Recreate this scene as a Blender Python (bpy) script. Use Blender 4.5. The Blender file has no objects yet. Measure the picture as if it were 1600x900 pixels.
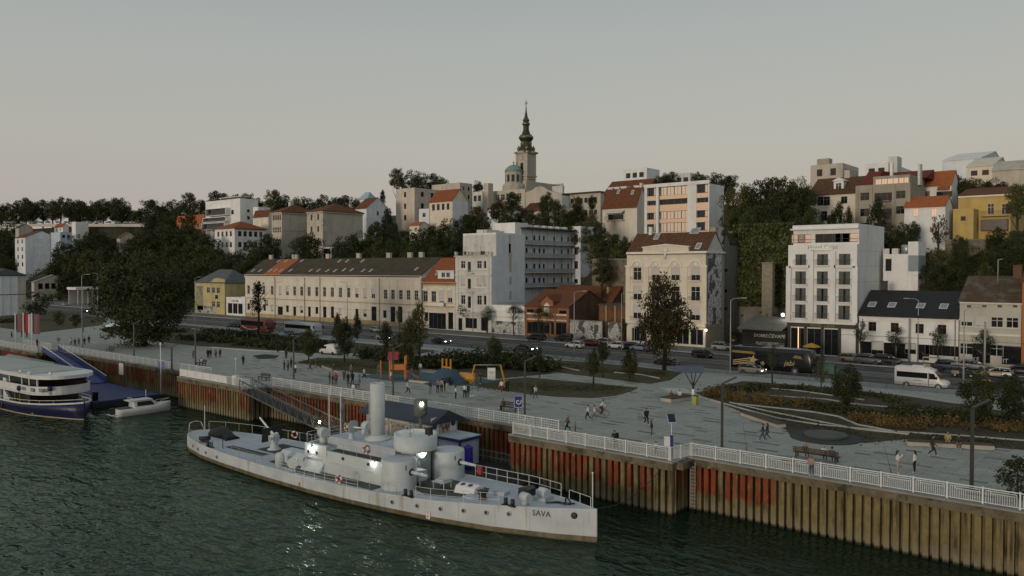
import bpy, bmesh, math, random
import numpy as np
from mathutils import Vector, Matrix
R = math.radians
scn = bpy.context.scene
COL = scn.collection
random.seed(7)
# ---------------------------------------------------------------- camera
# world frame: X runs along the quay (towards the viewer's right), Y inland, Z up from the water
CAM_Z = 20.5; FPX = 1250.0
FWD = Vector((-0.640,0.768,0)).normalized(); RGT = Vector((FWD.y,-FWD.x,0))
PITCH = math.atan(30 / FPX)
cam = bpy.data.cameras.new('camera'); cam.sensor_width = 36; cam.lens = FPX / 1600 * 36
cam.clip_start = 0.5; cam.clip_end = 6000
camo = bpy.data.objects.new('camera', cam); COL.objects.link(camo)
camo.location = (0,0, CAM_Z)
camo.rotation_euler = (R(90) - PITCH,0, math.atan2(-FWD.x, FWD.y))
scn.camera = camo
# ---------------------------------------------------------------- world and sun (dusk, sun low over the river behind the camera)
SUN_AZ = Vector((0.06,-1.0,0)).normalized(); SUN_EL = R(3.0)
w = bpy.data.worlds.new('World'); scn.world = w; w.use_nodes = True
nt = w.node_tree; nt.nodes.clear()
sky = nt.nodes.new('ShaderNodeTexSky'); sky.sky_type = 'NISHITA'; sky.sun_disc = False
sky.sun_elevation = SUN_EL; sky.sun_rotation = math.atan2(SUN_AZ.x, SUN_AZ.y)
sky.air_density = 1.6; sky.dust_density = 4.0; sky.ozone_density = 1.5; sky.altitude = 100
tc = nt.nodes.new('ShaderNodeTexCoord'); sx = nt.nodes.new('ShaderNodeSeparateXYZ')
nt.links.new(tc.outputs['Generated'], sx.inputs[0])
rp = nt.nodes.new('ShaderNodeValToRGB'); nt.links.new(sx.outputs['Z'], rp.inputs[0])
e = rp.color_ramp.elements
e[0].position = 0.0; e[0].color = (5.3,4.8,4.38,1)
e[1].position = 1.0; e[1].color = (4.0,4.5,4.8,1)
for p_, c_ in ((0.06,(5.35,4.98,4.65)),(0.15,(5.25,5.18,4.92)),(0.27,(4.65,4.85,4.78)),(0.36,(3.85,4.22,4.40)),(0.6,(4.0,4.45,4.7))):
    k = e.new(p_); k.color = (*c_,1)
mx = nt.nodes.new('ShaderNodeMix'); mx.data_type = 'RGBA'; mx.inputs[0].default_value = 0.6
nt.links.new(sky.outputs[0], mx.inputs[6]); nt.links.new(rp.outputs[0], mx.inputs[7])
bg = nt.nodes.new('ShaderNodeBackground'); bg.inputs[1].default_value = 0.128
nt.links.new(mx.outputs[2], bg.inputs[0])
wo = nt.nodes.new('ShaderNodeOutputWorld'); nt.links.new(bg.outputs[0], wo.inputs[0])
sun = bpy.data.lights.new('sun', 'SUN'); sun.energy = 1.5; sun.angle = R(14); sun.color = (1.0,0.86,0.70)
suno = bpy.data.objects.new('sun', sun); COL.objects.link(suno)
sd = Vector((SUN_AZ.x * math.cos(SUN_EL), SUN_AZ.y * math.cos(SUN_EL), math.sin(SUN_EL)))
suno.rotation_euler = sd.to_track_quat('Z', 'Y').to_euler(); suno.location = (0,-50,80)
vs = scn.view_settings
scn.display_settings.display_device = 'sRGB'
vs.view_transform = 'Standard'; vs.look = 'None'; vs.exposure = 0.0; vs.gamma = 1.0; vs.use_curve_mapping = False
scn.render.engine = 'CYCLES'
scn.cycles.use_denoising = True; scn.cycles.max_bounces = 5; scn.cycles.diffuse_bounces = 2; scn.cycles.glossy_bounces = 3
scn.cycles.transparent_max_bounces = 6; scn.cycles.caustics_reflective = False; scn.cycles.caustics_refractive = False
scn.cycles.use_adaptive_sampling = True; scn.cycles.adaptive_threshold = 0.02
# ---------------------------------------------------------------- survey helpers: where a sight line meets a level or an upright plane of the place
_F = FWD * math.cos(PITCH) - Vector((0,0,1)) * math.sin(PITCH)
_U = Vector((0,0,1)) * math.cos(PITCH) + FWD * math.sin(PITCH)
_C = Vector((0,0, CAM_Z))
QZ = 4.5                                            # promenade level
def ray(px, py): return _F * FPX + RGT * (px - 800) + _U * (450 - py)
def gp(px, py, z=QZ):
    d = ray(px, py); return _C + d * ((z - CAM_Z) / d.z)
def on_t(px, py, t):
    d = ray(px, py); return _C + d * (t / d.y)
def on_s(px, py, s):
    d = ray(px, py); return _C + d * (s / d.x)
def z_at(py, p):                                    # height above point p of the image row py
    lo, hi = -20.0,160.0
    for _ in range(40):
        m = (lo + hi) / 2; q = Vector((p.x, p.y, m)) - _C
        y = 450 - FPX * q.dot(_U) / q.dot(_F)
        if y > py: lo = m
        else: hi = m
    return lo
def proj(p):
    q = Vector(p) - _C; d = q.dot(_F)
    return 800 + FPX * q.dot(RGT) / d,450 - FPX * q.dot(_U) / d
# ---------------------------------------------------------------- materials
MATS = {}
def mat(name, col, rough=0.75, var=0.18, scale=0.6, bump=0.0, bscale=8.0, metal=0.0, streak=0.0, spec=0.3, emit=None, dirt=None, objrand=0.0):
    if name in MATS: return MATS[name]
    m = bpy.data.materials.new(name); m.use_nodes = True; n = m.node_tree; b = n.nodes['Principled BSDF']
    b.inputs['Roughness'].default_value = rough; b.inputs['Metallic'].default_value = metal
    b.inputs['Specular IOR Level'].default_value = spec
    b.inputs['Base Color'].default_value = (*col,1)
    if emit:
        b.inputs['Emission Color'].default_value = (*emit[0],1); b.inputs['Emission Strength'].default_value = emit[1]
    L = n.links.new
    if var or streak or dirt or bump:
        g = n.nodes.new('ShaderNodeNewGeometry'); src = g.outputs['Position']
    out = None
    if var:
        t = n.nodes.new('ShaderNodeTexNoise'); t.inputs['Scale'].default_value = scale; t.inputs['Detail'].default_value = 6; t.inputs['Roughness'].default_value = 0.65
        L(src, t.inputs['Vector'])
        r = n.nodes.new('ShaderNodeMapRange'); r.inputs[1].default_value = 0.3; r.inputs[2].default_value = 0.7
        r.inputs[3].default_value = 1 - var; r.inputs[4].default_value = 1 + var; L(t.outputs[0], r.inputs[0])
        out = r.outputs[0]
    if streak:
        mp = n.nodes.new('ShaderNodeMapping'); mp.inputs['Scale'].default_value = (0.55,0.55,0.06); L(src, mp.inputs[0])
        t2 = n.nodes.new('ShaderNodeTexNoise'); t2.inputs['Scale'].default_value = 1.0; t2.inputs['Detail'].default_value = 5; L(mp.outputs[0], t2.inputs['Vector'])
        r2 = n.nodes.new('ShaderNodeMapRange'); r2.inputs[1].default_value = 0.45; r2.inputs[2].default_value = 0.75; r2.inputs[3].default_value = 1.0; r2.inputs[4].default_value = 1 - streak * 0.8
        L(t2.outputs[0], r2.inputs[0])
        if out is None: out = r2.outputs[0]
        else:
            mu = n.nodes.new('ShaderNodeMath'); mu.operation = 'MULTIPLY'; L(out, mu.inputs[0]); L(r2.outputs[0], mu.inputs[1]); out = mu.outputs[0]
    if objrand:
        oi = n.nodes.new('ShaderNodeObjectInfo'); r3 = n.nodes.new('ShaderNodeMapRange'); r3.inputs[3].default_value = 1 - objrand; r3.inputs[4].default_value = 1 + objrand
        L(oi.outputs['Random'], r3.inputs[0])
        if out is None: out = r3.outputs[0]
        else:
            mu = n.nodes.new('ShaderNodeMath'); mu.operation = 'MULTIPLY'; L(out, mu.inputs[0]); L(r3.outputs[0], mu.inputs[1]); out = mu.outputs[0]
    if out is not None:
        v = n.nodes.new('ShaderNodeVectorMath'); v.operation = 'SCALE'; v.inputs[0].default_value = col; L(out, v.inputs['Scale'])
        cur = v.outputs[0]
        if dirt:
            t4 = n.nodes.new('ShaderNodeTexNoise'); t4.inputs['Scale'].default_value = dirt[1]; t4.inputs['Detail'].default_value = 8; t4.inputs['Roughness'].default_value = 0.7; L(src, t4.inputs['Vector'])
            r4 = n.nodes.new('ShaderNodeMapRange'); r4.inputs[1].default_value = dirt[2]; r4.inputs[2].default_value = dirt[2] + 0.12; L(t4.outputs[0], r4.inputs[0])
            mm = n.nodes.new('ShaderNodeMix'); mm.data_type = 'RGBA'; L(r4.outputs[0], mm.inputs[0]); L(cur, mm.inputs[6]); mm.inputs[7].default_value = (*dirt[0],1); cur = mm.outputs[2]
        L(cur, b.inputs['Base Color'])
    if bump:
        tb = n.nodes.new('ShaderNodeTexNoise'); tb.inputs['Scale'].default_value = bscale; tb.inputs['Detail'].default_value = 5; L(src, tb.inputs['Vector'])
        bu = n.nodes.new('ShaderNodeBump'); bu.inputs['Strength'].default_value = bump; bu.inputs['Distance'].default_value = 0.1; L(tb.outputs[0], bu.inputs['Height']); L(bu.outputs[0], b.inputs['Normal'])
    MATS[name] = m; return m
def plain(name, col, rough=0.5, metal=0.0, spec=0.5, emit=None): return mat(name, col, rough, var=0.06, scale=3.0, metal=metal, spec=spec, emit=emit)

# ---------------------------------------------------------------- mesh building
class MB:
    def __init__(s): s.v = []; s.f = []; s.m = []; s.mi = 0; s.sm = []
    def face(s, idx, smooth=False): s.f.append(tuple(idx)); s.m.append(s.mi); s.sm.append(smooth)
    def pts(s, P):
        n = len(s.v); s.v += [tuple(p) for p in P]; return n
    def quad(s, a, b, c, d):
        n = s.pts((a, b, c, d)); s.face((n, n + 1, n + 2, n + 3)); return s
    def box(s, x0, y0, z0, x1, y1, z1, tx=0.0, ty=0.0):       # tx, ty: how far the top draws in
        if x1 < x0: x0, x1 = x1, x0
        if y1 < y0: y0, y1 = y1, y0
        if z1 < z0: z0, z1 = z1, z0
        n = s.pts(((x0, y0, z0),(x1, y0, z0),(x1, y1, z0),(x0, y1, z0),(x0 + tx, y0 + ty, z1),(x1 - tx, y0 + ty, z1),(x1 - tx, y1 - ty, z1),(x0 + tx, y1 - ty, z1)))
        for q in ((0,3,2,1),(4,5,6,7),(0,1,5,4),(1,2,6,5),(2,3,7,6),(3,0,4,7)): s.face([n + i for i in q])
        return s
    def prism(s, poly, z0, z1, smooth=False):                 # poly: (x, y) counter-clockwise
        k = len(poly); n = s.pts([(x, y, z0) for x, y in poly] + [(x, y, z1) for x, y in poly])
        s.face([n + i for i in range(k)][::-1]); s.face([n + k + i for i in range(k)])
        for i in range(k): s.face((n + i, n + (i + 1) % k, n + k + (i + 1) % k, n + k + i), smooth)
        return s
    def prism_y(s, poly, y0, y1):                             # poly in (x, z), extruded along y
        k = len(poly); n = s.pts([(x, y0, z) for x, z in poly] + [(x, y1, z) for x, z in poly])
        s.face([n + i for i in range(k)]); s.face([n + k + i for i in range(k)][::-1])
        for i in range(k): s.face((n + (i + 1) % k, n + i, n + k + i, n + k + (i + 1) % k))
        return s
    def prism_x(s, poly, x0, x1):                             # poly in (y, z), extruded along x
        k = len(poly); n = s.pts([(x0, y, z) for y, z in poly] + [(x1, y, z) for y, z in poly])
        s.face([n + i for i in range(k)][::-1]); s.face([n + k + i for i in range(k)])
        for i in range(k): s.face((n + i, n + (i + 1) % k, n + k + (i + 1) % k, n + k + i))
        return s
    def tube(s, p0, p1, r0, r1=None, n=8, caps=True):
        p0 = Vector(p0); p1 = Vector(p1); r1 = r0 if r1 is None else r1; d = (p1 - p0)
        if d.length < 1e-6: return s
        q = d.to_track_quat('Z', 'Y'); a = s.pts([p0 + q @ Vector((r0 * math.cos(6.28318 * i / n), r0 * math.sin(6.28318 * i / n),0)) for i in range(n)] +
                                                 [p1 + q @ Vector((r1 * math.cos(6.28318 * i / n), r1 * math.sin(6.28318 * i / n),0)) for i in range(n)])
        for i in range(n): s.face((a + i, a + (i + 1) % n, a + n + (i + 1) % n, a + n + i), n > 5)
        if caps:
            s.face([a + i for i in range(n)][::-1]); s.face([a + n + i for i in range(n)])
        return s
    def path(s, P, r, n=6):
        for a, b in zip(P[:-1], P[1:]): s.tube(a, b, r, r, n)
        return s
    def bar(s, p0, p1, wd, ht):                               # square bar between two points
        p0 = Vector(p0); p1 = Vector(p1); d = (p1 - p0).normalized(); up = Vector((0,0,1)) if abs(d.z) < 0.95 else Vector((0,1,0))
        a = d.cross(up).normalized() * wd / 2; u = a.cross(d).normalized() * ht / 2
        n = s.pts([p + x for p in (p0, p1) for x in (-a - u, a - u, a + u,-a + u)])
        for q in ((0,1,2,3),(7,6,5,4),(0,4,5,1),(1,5,6,2),(2,6,7,3),(3,7,4,0)): s.face([n + i for i in q])
        return s
    def lathe(s, prof, c=(0,0,0), n=16, smooth=True, cap=True, ax=None):  # prof: (r, z) upward
        c = Vector(c); a = len(s.v); q = Vector(ax).to_track_quat('Z', 'Y') if ax else None
        for r, z in prof:
            for i in range(n):
                p = Vector((r * math.cos(6.283185 * i / n), r * math.sin(6.283185 * i / n), z)); s.v.append(tuple(c + (q @ p if q else p)))
        for j in range(len(prof) - 1):
            for i in range(n): s.face((a + j * n + i, a + j * n + (i + 1) % n, a + (j + 1) * n + (i + 1) % n, a + (j + 1) * n + i), smooth)
        if cap:
            s.face([a + i for i in range(n)][::-1]); s.face([a + (len(prof) - 1) * n + i for i in range(n)])
        return s
    def ring(s, c, r, rr, ax=(0,1,0), n=16, k=6):           # torus
        c = Vector(c); q = Vector(ax).to_track_quat('Z', 'Y'); a = len(s.v)
        for i in range(n):
            an = 6.283185 * i / n
            for j in range(k):
                b = 6.283185 * j / k; s.v.append(tuple(c + q @ Vector(((r + rr * math.cos(b)) * math.cos(an),(r + rr * math.cos(b)) * math.sin(an), rr * math.sin(b)))))
        for i in range(n):
            for j in range(k): s.face((a + i * k + j, a + ((i + 1) % n) * k + j, a + ((i + 1) % n) * k + (j + 1) % k, a + i * k + (j + 1) % k), True)
        return s
    def loft(s, rings, smooth=True, caps=True, closed=True):   # rings of equal point count
        k = len(rings[0]); a = len(s.v)
        for r in rings: s.v += [tuple(p) for p in r]
        for j in range(len(rings) - 1):
            for i in range(k if closed else k - 1): s.face((a + j * k + i, a + j * k + (i + 1) % k, a + (j + 1) * k + (i + 1) % k, a + (j + 1) * k + i), smooth)
        if caps:
            s.face([a + i for i in range(k)][::-1]); s.face([a + (len(rings) - 1) * k + i for i in range(k)])
        return s
    def ball(s, c, r, n=10, k=6, sz=1.0):
        return s.lathe([(max(0.001, r * math.sin(math.pi * j / k)),-r * sz * math.cos(math.pi * j / k)) for j in range(k + 1)], c, n)
    def mesh(s, name, mats):
        me = bpy.data.meshes.new(name); me.from_pydata(s.v, [], s.f)
        for m in (mats if isinstance(mats,(list, tuple)) else [mats]): me.materials.append(m)
        me.polygons.foreach_set('material_index', s.m); me.polygons.foreach_set('use_smooth', s.sm); me.update(); return me
def link(name, data, parent=None, loc=None, rz=0.0):
    o = bpy.data.objects.new(name, data); COL.objects.link(o)
    if parent is not None: o.parent = parent
    if loc is not None: o.location = loc
    if rz: o.rotation_euler = (0,0, rz)
    return o
def part(name, mb, m, parent, loc=None, rz=0.0): return link(name, mb.mesh(name, m) if isinstance(mb, MB) else mb, parent, loc, rz)
def tag(o, label=None, cat=None, group=None, kind=None):
    if label: o['label'] = label
    if cat: o['category'] = cat
    if group: o['group'] = group
    if kind: o['kind'] = kind
    return o
def thing(name, label, cat, loc=(0,0,0), group=None, rz=0.0): return tag(link(name, None, None, loc, rz), label, cat, group)
def struct(name, mb, m): return tag(part(name, mb, m, None), kind='structure')
def clone(o, parent=None, loc=None, rz=None, label=None, group=None, scale=None):
    c = o.copy(); COL.objects.link(c); c.parent = parent
    if loc is not None: c.location = loc
    if rz is not None: c.rotation_euler = (0,0, rz)
    if scale is not None: c.scale = scale if hasattr(scale, '__len__') else (scale,) * 3
    if label: c['label'] = label
    if group: c['group'] = group
    for ch in o.children: clone(ch, c)
    return c
def recolor(o, names, m):                                    # a copy's own paint: material held by the object, mesh shared
    for x in [o] + list(o.children_recursive):
        if x.name.split('.')[0] in names:
            x.material_slots[0].link = 'OBJECT'; x.material_slots[0].material = m
def text_mesh(body, size, depth=0.01, align='CENTER', shear=0.0):
    cu = bpy.data.curves.new('txt', 'FONT'); cu.body = body; cu.size = size; cu.extrude = depth; cu.align_x = align; cu.align_y = 'CENTER'; cu.shear = shear; cu.resolution_u = 2
    o = bpy.data.objects.new('txt', cu); COL.objects.link(o); bpy.context.view_layer.update()
    me = bpy.data.meshes.new_from_object(o.evaluated_get(bpy.context.evaluated_depsgraph_get()))
    bpy.data.objects.remove(o); return me
def lettering(body, size, m, parent, loc, rot, depth=0.01, shear=0.0, sx=1.0):
    me = text_mesh(body, size, depth, shear=shear); me.materials.clear(); me.materials.append(m)
    o = link('lettering', me, parent, loc); o.rotation_euler = rot; o.scale = (sx,1,1); return o
def smooth(t): t = max(0.0, min(1.0, t)); return t * t * (3 - 2 * t)
# ---------------------------------------------------------------- the setting: water, ground, hill, promenade, road
def node_mat(name):
    m = bpy.data.materials.new(name); m.use_nodes = True; n = m.node_tree; MATS[name] = m
    return m, n, n.nodes['Principled BSDF'], n.links.new
def N(n, typ, **kw):
    x = n.nodes.new(typ)
    for k, v in kw.items():
        if k.startswith('i'): x.inputs[int(k[1:])].default_value = v
        else: setattr(x, k, v)
    return x
def water_material():
    m, n, b, L = node_mat('river_water')
    g = N(n, 'ShaderNodeNewGeometry')
    hs = None
    for rot, sc, det, amp in ((0.5,(0.12,0.26,1),2,0.9),(0.72,(0.42,0.95,1),2,0.75),(0.6,(1.0,2.2,1),2,0.20)):
        mp = N(n, 'ShaderNodeMapping'); mp.inputs['Rotation'].default_value = (0,0, rot); mp.inputs['Scale'].default_value = sc; L(g.outputs['Position'], mp.inputs[0])
        t = N(n, 'ShaderNodeTexNoise'); t.inputs['Scale'].default_value = 1.0; t.inputs['Detail'].default_value = det; t.inputs['Distortion'].default_value = 0.6; L(mp.outputs[0], t.inputs['Vector'])
        mu = N(n, 'ShaderNodeMath', operation='MULTIPLY'); mu.inputs[1].default_value = amp; L(t.outputs[0], mu.inputs[0])
        if hs is None: hs = mu.outputs[0]
        else:
            ad = N(n, 'ShaderNodeMath', operation='ADD'); L(hs, ad.inputs[0]); L(mu.outputs[0], ad.inputs[1]); hs = ad.outputs[0]
    # calmer under the lee of the quay, livelier in the open river
    pt = N(n, 'ShaderNodeTexNoise'); pt.inputs['Scale'].default_value = 0.035; pt.inputs['Detail'].default_value = 3; L(g.outputs['Position'], pt.inputs['Vector'])
    pr = N(n, 'ShaderNodeMapRange'); pr.inputs[1].default_value = .35; pr.inputs[2].default_value = .65; pr.inputs[3].default_value = .72; pr.inputs[4].default_value = 1.0; L(pt.outputs[0], pr.inputs[0])
    bu = N(n, 'ShaderNodeBump'); L(pr.outputs[0], bu.inputs['Strength']); bu.inputs['Distance'].default_value = 0.58; L(hs, bu.inputs['Height'])
    df = N(n, 'ShaderNodeBsdfDiffuse'); df.inputs['Color'].default_value = (0.010,0.021,0.013,1); gl = N(n, 'ShaderNodeBsdfAnisotropic'); gl.inputs['Color'].default_value = (0.57,0.72,0.60,1); gl.inputs['Roughness'].default_value = 0.07
    fr = N(n, 'ShaderNodeFresnel'); fr.inputs['IOR'].default_value = 1.33; ms = N(n, 'ShaderNodeMixShader'); L(fr.outputs[0], ms.inputs[0]); L(df.outputs[0], ms.inputs[1]); L(gl.outputs[0], ms.inputs[2])
    for q in (fr, gl, df): L(bu.outputs[0], q.inputs['Normal'])
    L(ms.outputs[0], n.nodes['Material Output'].inputs['Surface']); n.nodes.remove(b)
    return m
struct('river', MB().quad((-2500,-2500,0),(1200,-2500,0),(1200,66,0),(-2500,66,0)), water_material())

def hill_z(s, t):
    H = 46 + 12 * smooth((-s - 280) / 220) - 6 * smooth((s + 60) / 60)
    K = [(158,4.4),(165,5.2),(180,12),(198,24),(230,31),(300, H),(420, H + 4)]
    if t <= K[0][0]: return K[0][1]
    for (a, za),(b, zb) in zip(K[:-1], K[1:]):
        if t < b: return za + (zb - za) * (t - a) / (b - a)
    return K[-1][1]
earth = mat('dark_earth',(0.035,0.036,0.022),0.95, var=0.4, scale=0.25, bump=0.6, bscale=2.5, dirt=((0.05,0.045,0.025),0.12,0.52))
mb = MB(); S = list(range(-1150,221,18)); T = [158,165,172,180,189,198,210,230,260,300,360,420,600,1200]
base = mb.pts([(s, t, hill_z(s, t) + (0 if t < 165 else 0.6 * math.sin(s * .13 + t * .2))) for t in T for s in S])
for j in range(len(T) - 1):
    for i in range(len(S) - 1): mb.face((base + j * len(S) + i, base + j * len(S) + i + 1, base + (j + 1) * len(S) + i + 1, base + (j + 1) * len(S) + i), True)
struct('hill', mb, earth)
struct('ground', MB().quad((-1150,64,4.30),(220,64,4.30),(220,159,4.30),(-1150,159,4.30)), earth)

# promenade: pale stone paving
def paving():
    m = mat('promenade_paving',(0.325,0.335,0.295),0.8, var=0.10, scale=0.35, bump=0.15, bscale=6, dirt=((0.23,0.232,0.21),0.09,0.56))
    n = m.node_tree; b = n.nodes['Principled BSDF']; L = n.links.new; src = b.inputs['Base Color'].links[0].from_socket; g = N(n, 'ShaderNodeNewGeometry')
    br = N(n, 'ShaderNodeTexBrick'); br.inputs['Color1'].default_value = (1.05,1.05,1.05,1); br.inputs['Color2'].default_value = (.90,.90,.90,1); br.inputs['Mortar'].default_value = (.62,.62,.60,1); br.inputs['Scale'].default_value = 1.0; br.inputs['Mortar Size'].default_value = .035; br.inputs['Brick Width'].default_value = 1.9; br.inputs['Row Height'].default_value = .66
    L(g.outputs['Position'], br.inputs['Vector']); x = N(n, 'ShaderNodeMix', data_type='RGBA', blend_type='MULTIPLY'); x.inputs[0].default_value = 1.0; L(src, x.inputs[6]); L(br.outputs['Color'], x.inputs[7]); L(x.outputs[2], b.inputs['Base Color']); return m
pave = paving()
QEDGE = [(-420,59),(-167.5,59),(-167.5,62.9),(-114.3,62.9),(-114.3,59.3),(-95.3,59.3),(-95.3,62.6),(-49.6,62.6),(-49.6,59.0),(-31.9,59.0),(-31.9,61.7),(60,61.7)]
mb = MB(); mb.prism(QEDGE + [(60,116.4),(-420,116.4)],4.38, QZ)
promenade = struct('promenade', mb, pave)
dark_pave = mat('dark_paver',(0.150,0.152,0.145),0.8, var=0.2, scale=1.2, objrand=0.25)
paver = [MB().box(-l / 2,-.24,0, l / 2,.24,.006).mesh('paver', dark_pave) for l in (1.3,1.9,2.6)]
rnd = random.Random(3); npv = 0
for row in range(28):
    t = 64.35 + row * 1.32; s = -128 + rnd.random() * 6
    while s < 6 and npv < 290:
        u = proj((s, t, QZ))
        if 380 < u[0] < 1640:
            link('paver', paver[rnd.choice((0,1,1,2))], promenade,(s, t, QZ)); npv += 1
        s += rnd.choice((5.5,8.0,11.5,15.0)) * (1 + 0.2 * rnd.random())
# road with tram strip and kerbs
asph = mat('asphalt',(0.060,0.062,0.062),0.85, var=0.22, scale=0.25, bump=0.2, bscale=20, dirt=((0.085,0.088,0.088),0.15,0.55))
road = struct('road', MB().quad((-1150,118.2,4.36),(220,118.2,4.36),(220,140.2,4.36),(-1150,140.2,4.36)), asph)
lane = mat('bike_lane',(0.20,0.225,0.225),0.8, var=0.15, scale=0.5, dirt=((0.14,0.15,0.15),0.2,0.57))
struct('cycle_path', MB().box(-1150,114.2,4.40,220,118.0,4.512), lane)
kerbm = mat('kerb_stone',(0.34,0.335,0.31),0.8, var=0.2, scale=1.0)
struct('kerb', MB().box(-1150,118.0,4.30,220,118.25,4.53), kerbm)
farpave = mat('far_pavement',(0.150,0.148,0.138),0.85, var=0.2, scale=0.4, dirt=((0.10,0.10,0.093),0.3,0.55))
struct('pavement', MB().box(-1150,140.4,4.30,220,159,4.49), farpave)
struct('kerb', MB().box(-1150,140.15,4.30,220,140.4,4.51), kerbm)
tram = mat('tram_gravel',(0.105,0.095,0.07),0.95, var=0.35, scale=0.8)
struct('tram_track_bed', MB().box(-1150,127.6,4.34,220,131.2,4.40), tram)
steel = plain('rail_steel',(0.20,0.19,0.18),0.4,0.8)
for y in (128.3,130.4): struct('tram_rail', MB().box(-1150, y,4.39,220, y + .1,4.43), steel)
white_line = mat('road_paint',(0.55,0.55,0.52),0.7, var=0.3, scale=2)
for y, dash in ((122.6,1),(126.9,0),(131.6,0),(136.0,1)):
    mb = MB()
    if dash:
        for k in range(90): s = -420 + k * 6; mb.quad((s, y,4.365),(s + 3, y,4.365),(s + 3, y + .14,4.365),(s, y + .14,4.365))
    else: mb.quad((-500, y,4.365),(100, y,4.365),(100, y + .14,4.365),(-500, y + .14,4.365))
    tag(part('lane_marking', mb, white_line, None), kind='structure')

# lawns and planting beds (raised a few centimetres, edged with white kerb strips)
grass_m = mat('dry_lawn',(0.062,0.058,0.026),0.95, var=0.35, scale=0.5, bump=0.9, bscale=9, dirt=((0.085,0.062,0.034),0.35,0.53))
bed_m = mat('planting_soil',(0.052,0.043,0.026),0.95, var=0.4, scale=0.6, bump=0.8, bscale=6, dirt=((0.075,0.07,0.03),0.5,0.52))
def ground_poly(name, pix, m, h=0.05, kerb=False):
    P = [gp(x, y) for x, y in pix]; pl = [(p.x, p.y) for p in P]
    ar = sum(a[0] * b[1] - a[1] * b[0] for a, b in zip(pl, pl[1:] + pl[:1]))
    if ar < 0: pl.reverse()
    return struct(name, MB().prism(pl, QZ - .05, QZ + h), m)
LAWNS = [
    [(466,566),(497,559),(560,561),(612,566),(655,573),(655,586),(580,585),(520,577)],
    [(747,604),(775,594),(825,590),(997,606),(985,612),(962,618),(925,622),(870,620),(825,616),(775,608)],
    [(822,571),(842,562),(920,566),(1000,574),(1066,582),(1047,594),(1016,600),(950,592),(880,583)],
]
for L_ in LAWNS: ground_poly('lawn', L_, grass_m)
ground_poly('planting_bed', [(1087,614),(1112,609),(1160,596),(1300,606),(1420,620),(1600,648),(1720,668),(1720,712),(1600,703),(1548,699),(1415,686),(1352,692),(1240,686),(1228,671),(1160,644)], bed_m,0.06)
ground_poly('lawn', [(160,517),(285,508),(420,522),(600,540),(680,548),(640,556),(560,552),(470,552),(400,546),(300,540),(200,528)], bed_m,0.05)
ground_poly('lawn', [(0,512),(0,494),(90,486),(165,497),(160,508),(60,520)], grass_m,0.05)
ground_poly('planting_bed', [(560,566),(640,556),(770,560),(850,572),(862,584),(775,592),(740,588),(640,572)], bed_m,0.055)
# round mulch patches set in the paving and the garden
def round_patch(name, px, py, rx, m, h, ring=None):
    c = gp(px, py); e1 = gp(px + rx, py); r = abs((e1 - c).length)
    mb = MB().lathe([(r,-.04),(r, h),(r * .985, h + .005)],(c.x, c.y, QZ),40)
    return struct(name, mb, m)
rubber = mat('dark_rubber_ring',(0.045,0.052,0.045),0.9, var=0.2)
round_patch('round_planting_patch',1290,684,53, rubber,0.09)
c = gp(1290,683); part_m = mat('pit_cover',(0.075,0.085,0.075),0.7, var=0.2)
struct('round_pit_cover', MB().lathe([(1.95,0),(1.95,.28),(1.85,.3)],(c.x, c.y, QZ + .06),36), part_m)
blue_rubber = mat('play_surface',(0.055,0.115,0.135),0.9, var=0.2, scale=0.8)
ground_poly('playground_surface', [(560,588),(600,583),(660,582),(740,588),(775,596),(770,604),(690,602),(600,594)], blue_rubber,0.04)
ground_poly('round_planting_patch', [(395,556),(415,554),(436,556),(430,560),(405,561)], mat('dark_soil',(0.03,0.032,0.022),0.95),0.07)
# white edging strips that wind through the garden
edge_m = mat('white_edging',(0.42,0.41,0.37),0.7, var=0.15)
for pix in ([(1087,619),(1160,640),(1215,655),(1280,665),(1400,676),(1500,682),(1600,690)], [(1140,630),(1200,644),(1260,656),(1340,672),(1420,680)],
            [(1150,632),(1270,645),(1310,652),(1340,665),(1400,676)], [(1205,608),(1250,612),(1300,619),(1350,626)], [(1200,619),(1290,625),(1330,632),(1420,640),(1530,652)],
            [(850,568),(880,575),(905,580)], [(960,583),(1000,586),(1030,592)], [(300,514),(340,520),(420,532),(480,541)], [(330,543),(390,548),(450,550)]):
    P = [gp(x, y) for x, y in pix]; mb = MB()
    for a, b in zip(P[:-1], P[1:]): mb.bar((a.x, a.y, QZ + .08),(b.x, b.y, QZ + .08),.22,.18)
    struct('edging_strip', mb, edge_m)
# garden footpath between the two lawns and zebra bars
zebra = white_line
mb = MB()
for k in range(5):
    a, b = gp(1032 + k * 3,606 + k * 1.5), gp(1072 + k * 3,608 + k * 1.5)
    mb.bar((a.x, a.y, QZ + .004),(b.x, b.y, QZ + .004),.35,.008)
tag(part('zebra_marking', mb, zebra, None), kind='structure')

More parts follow.
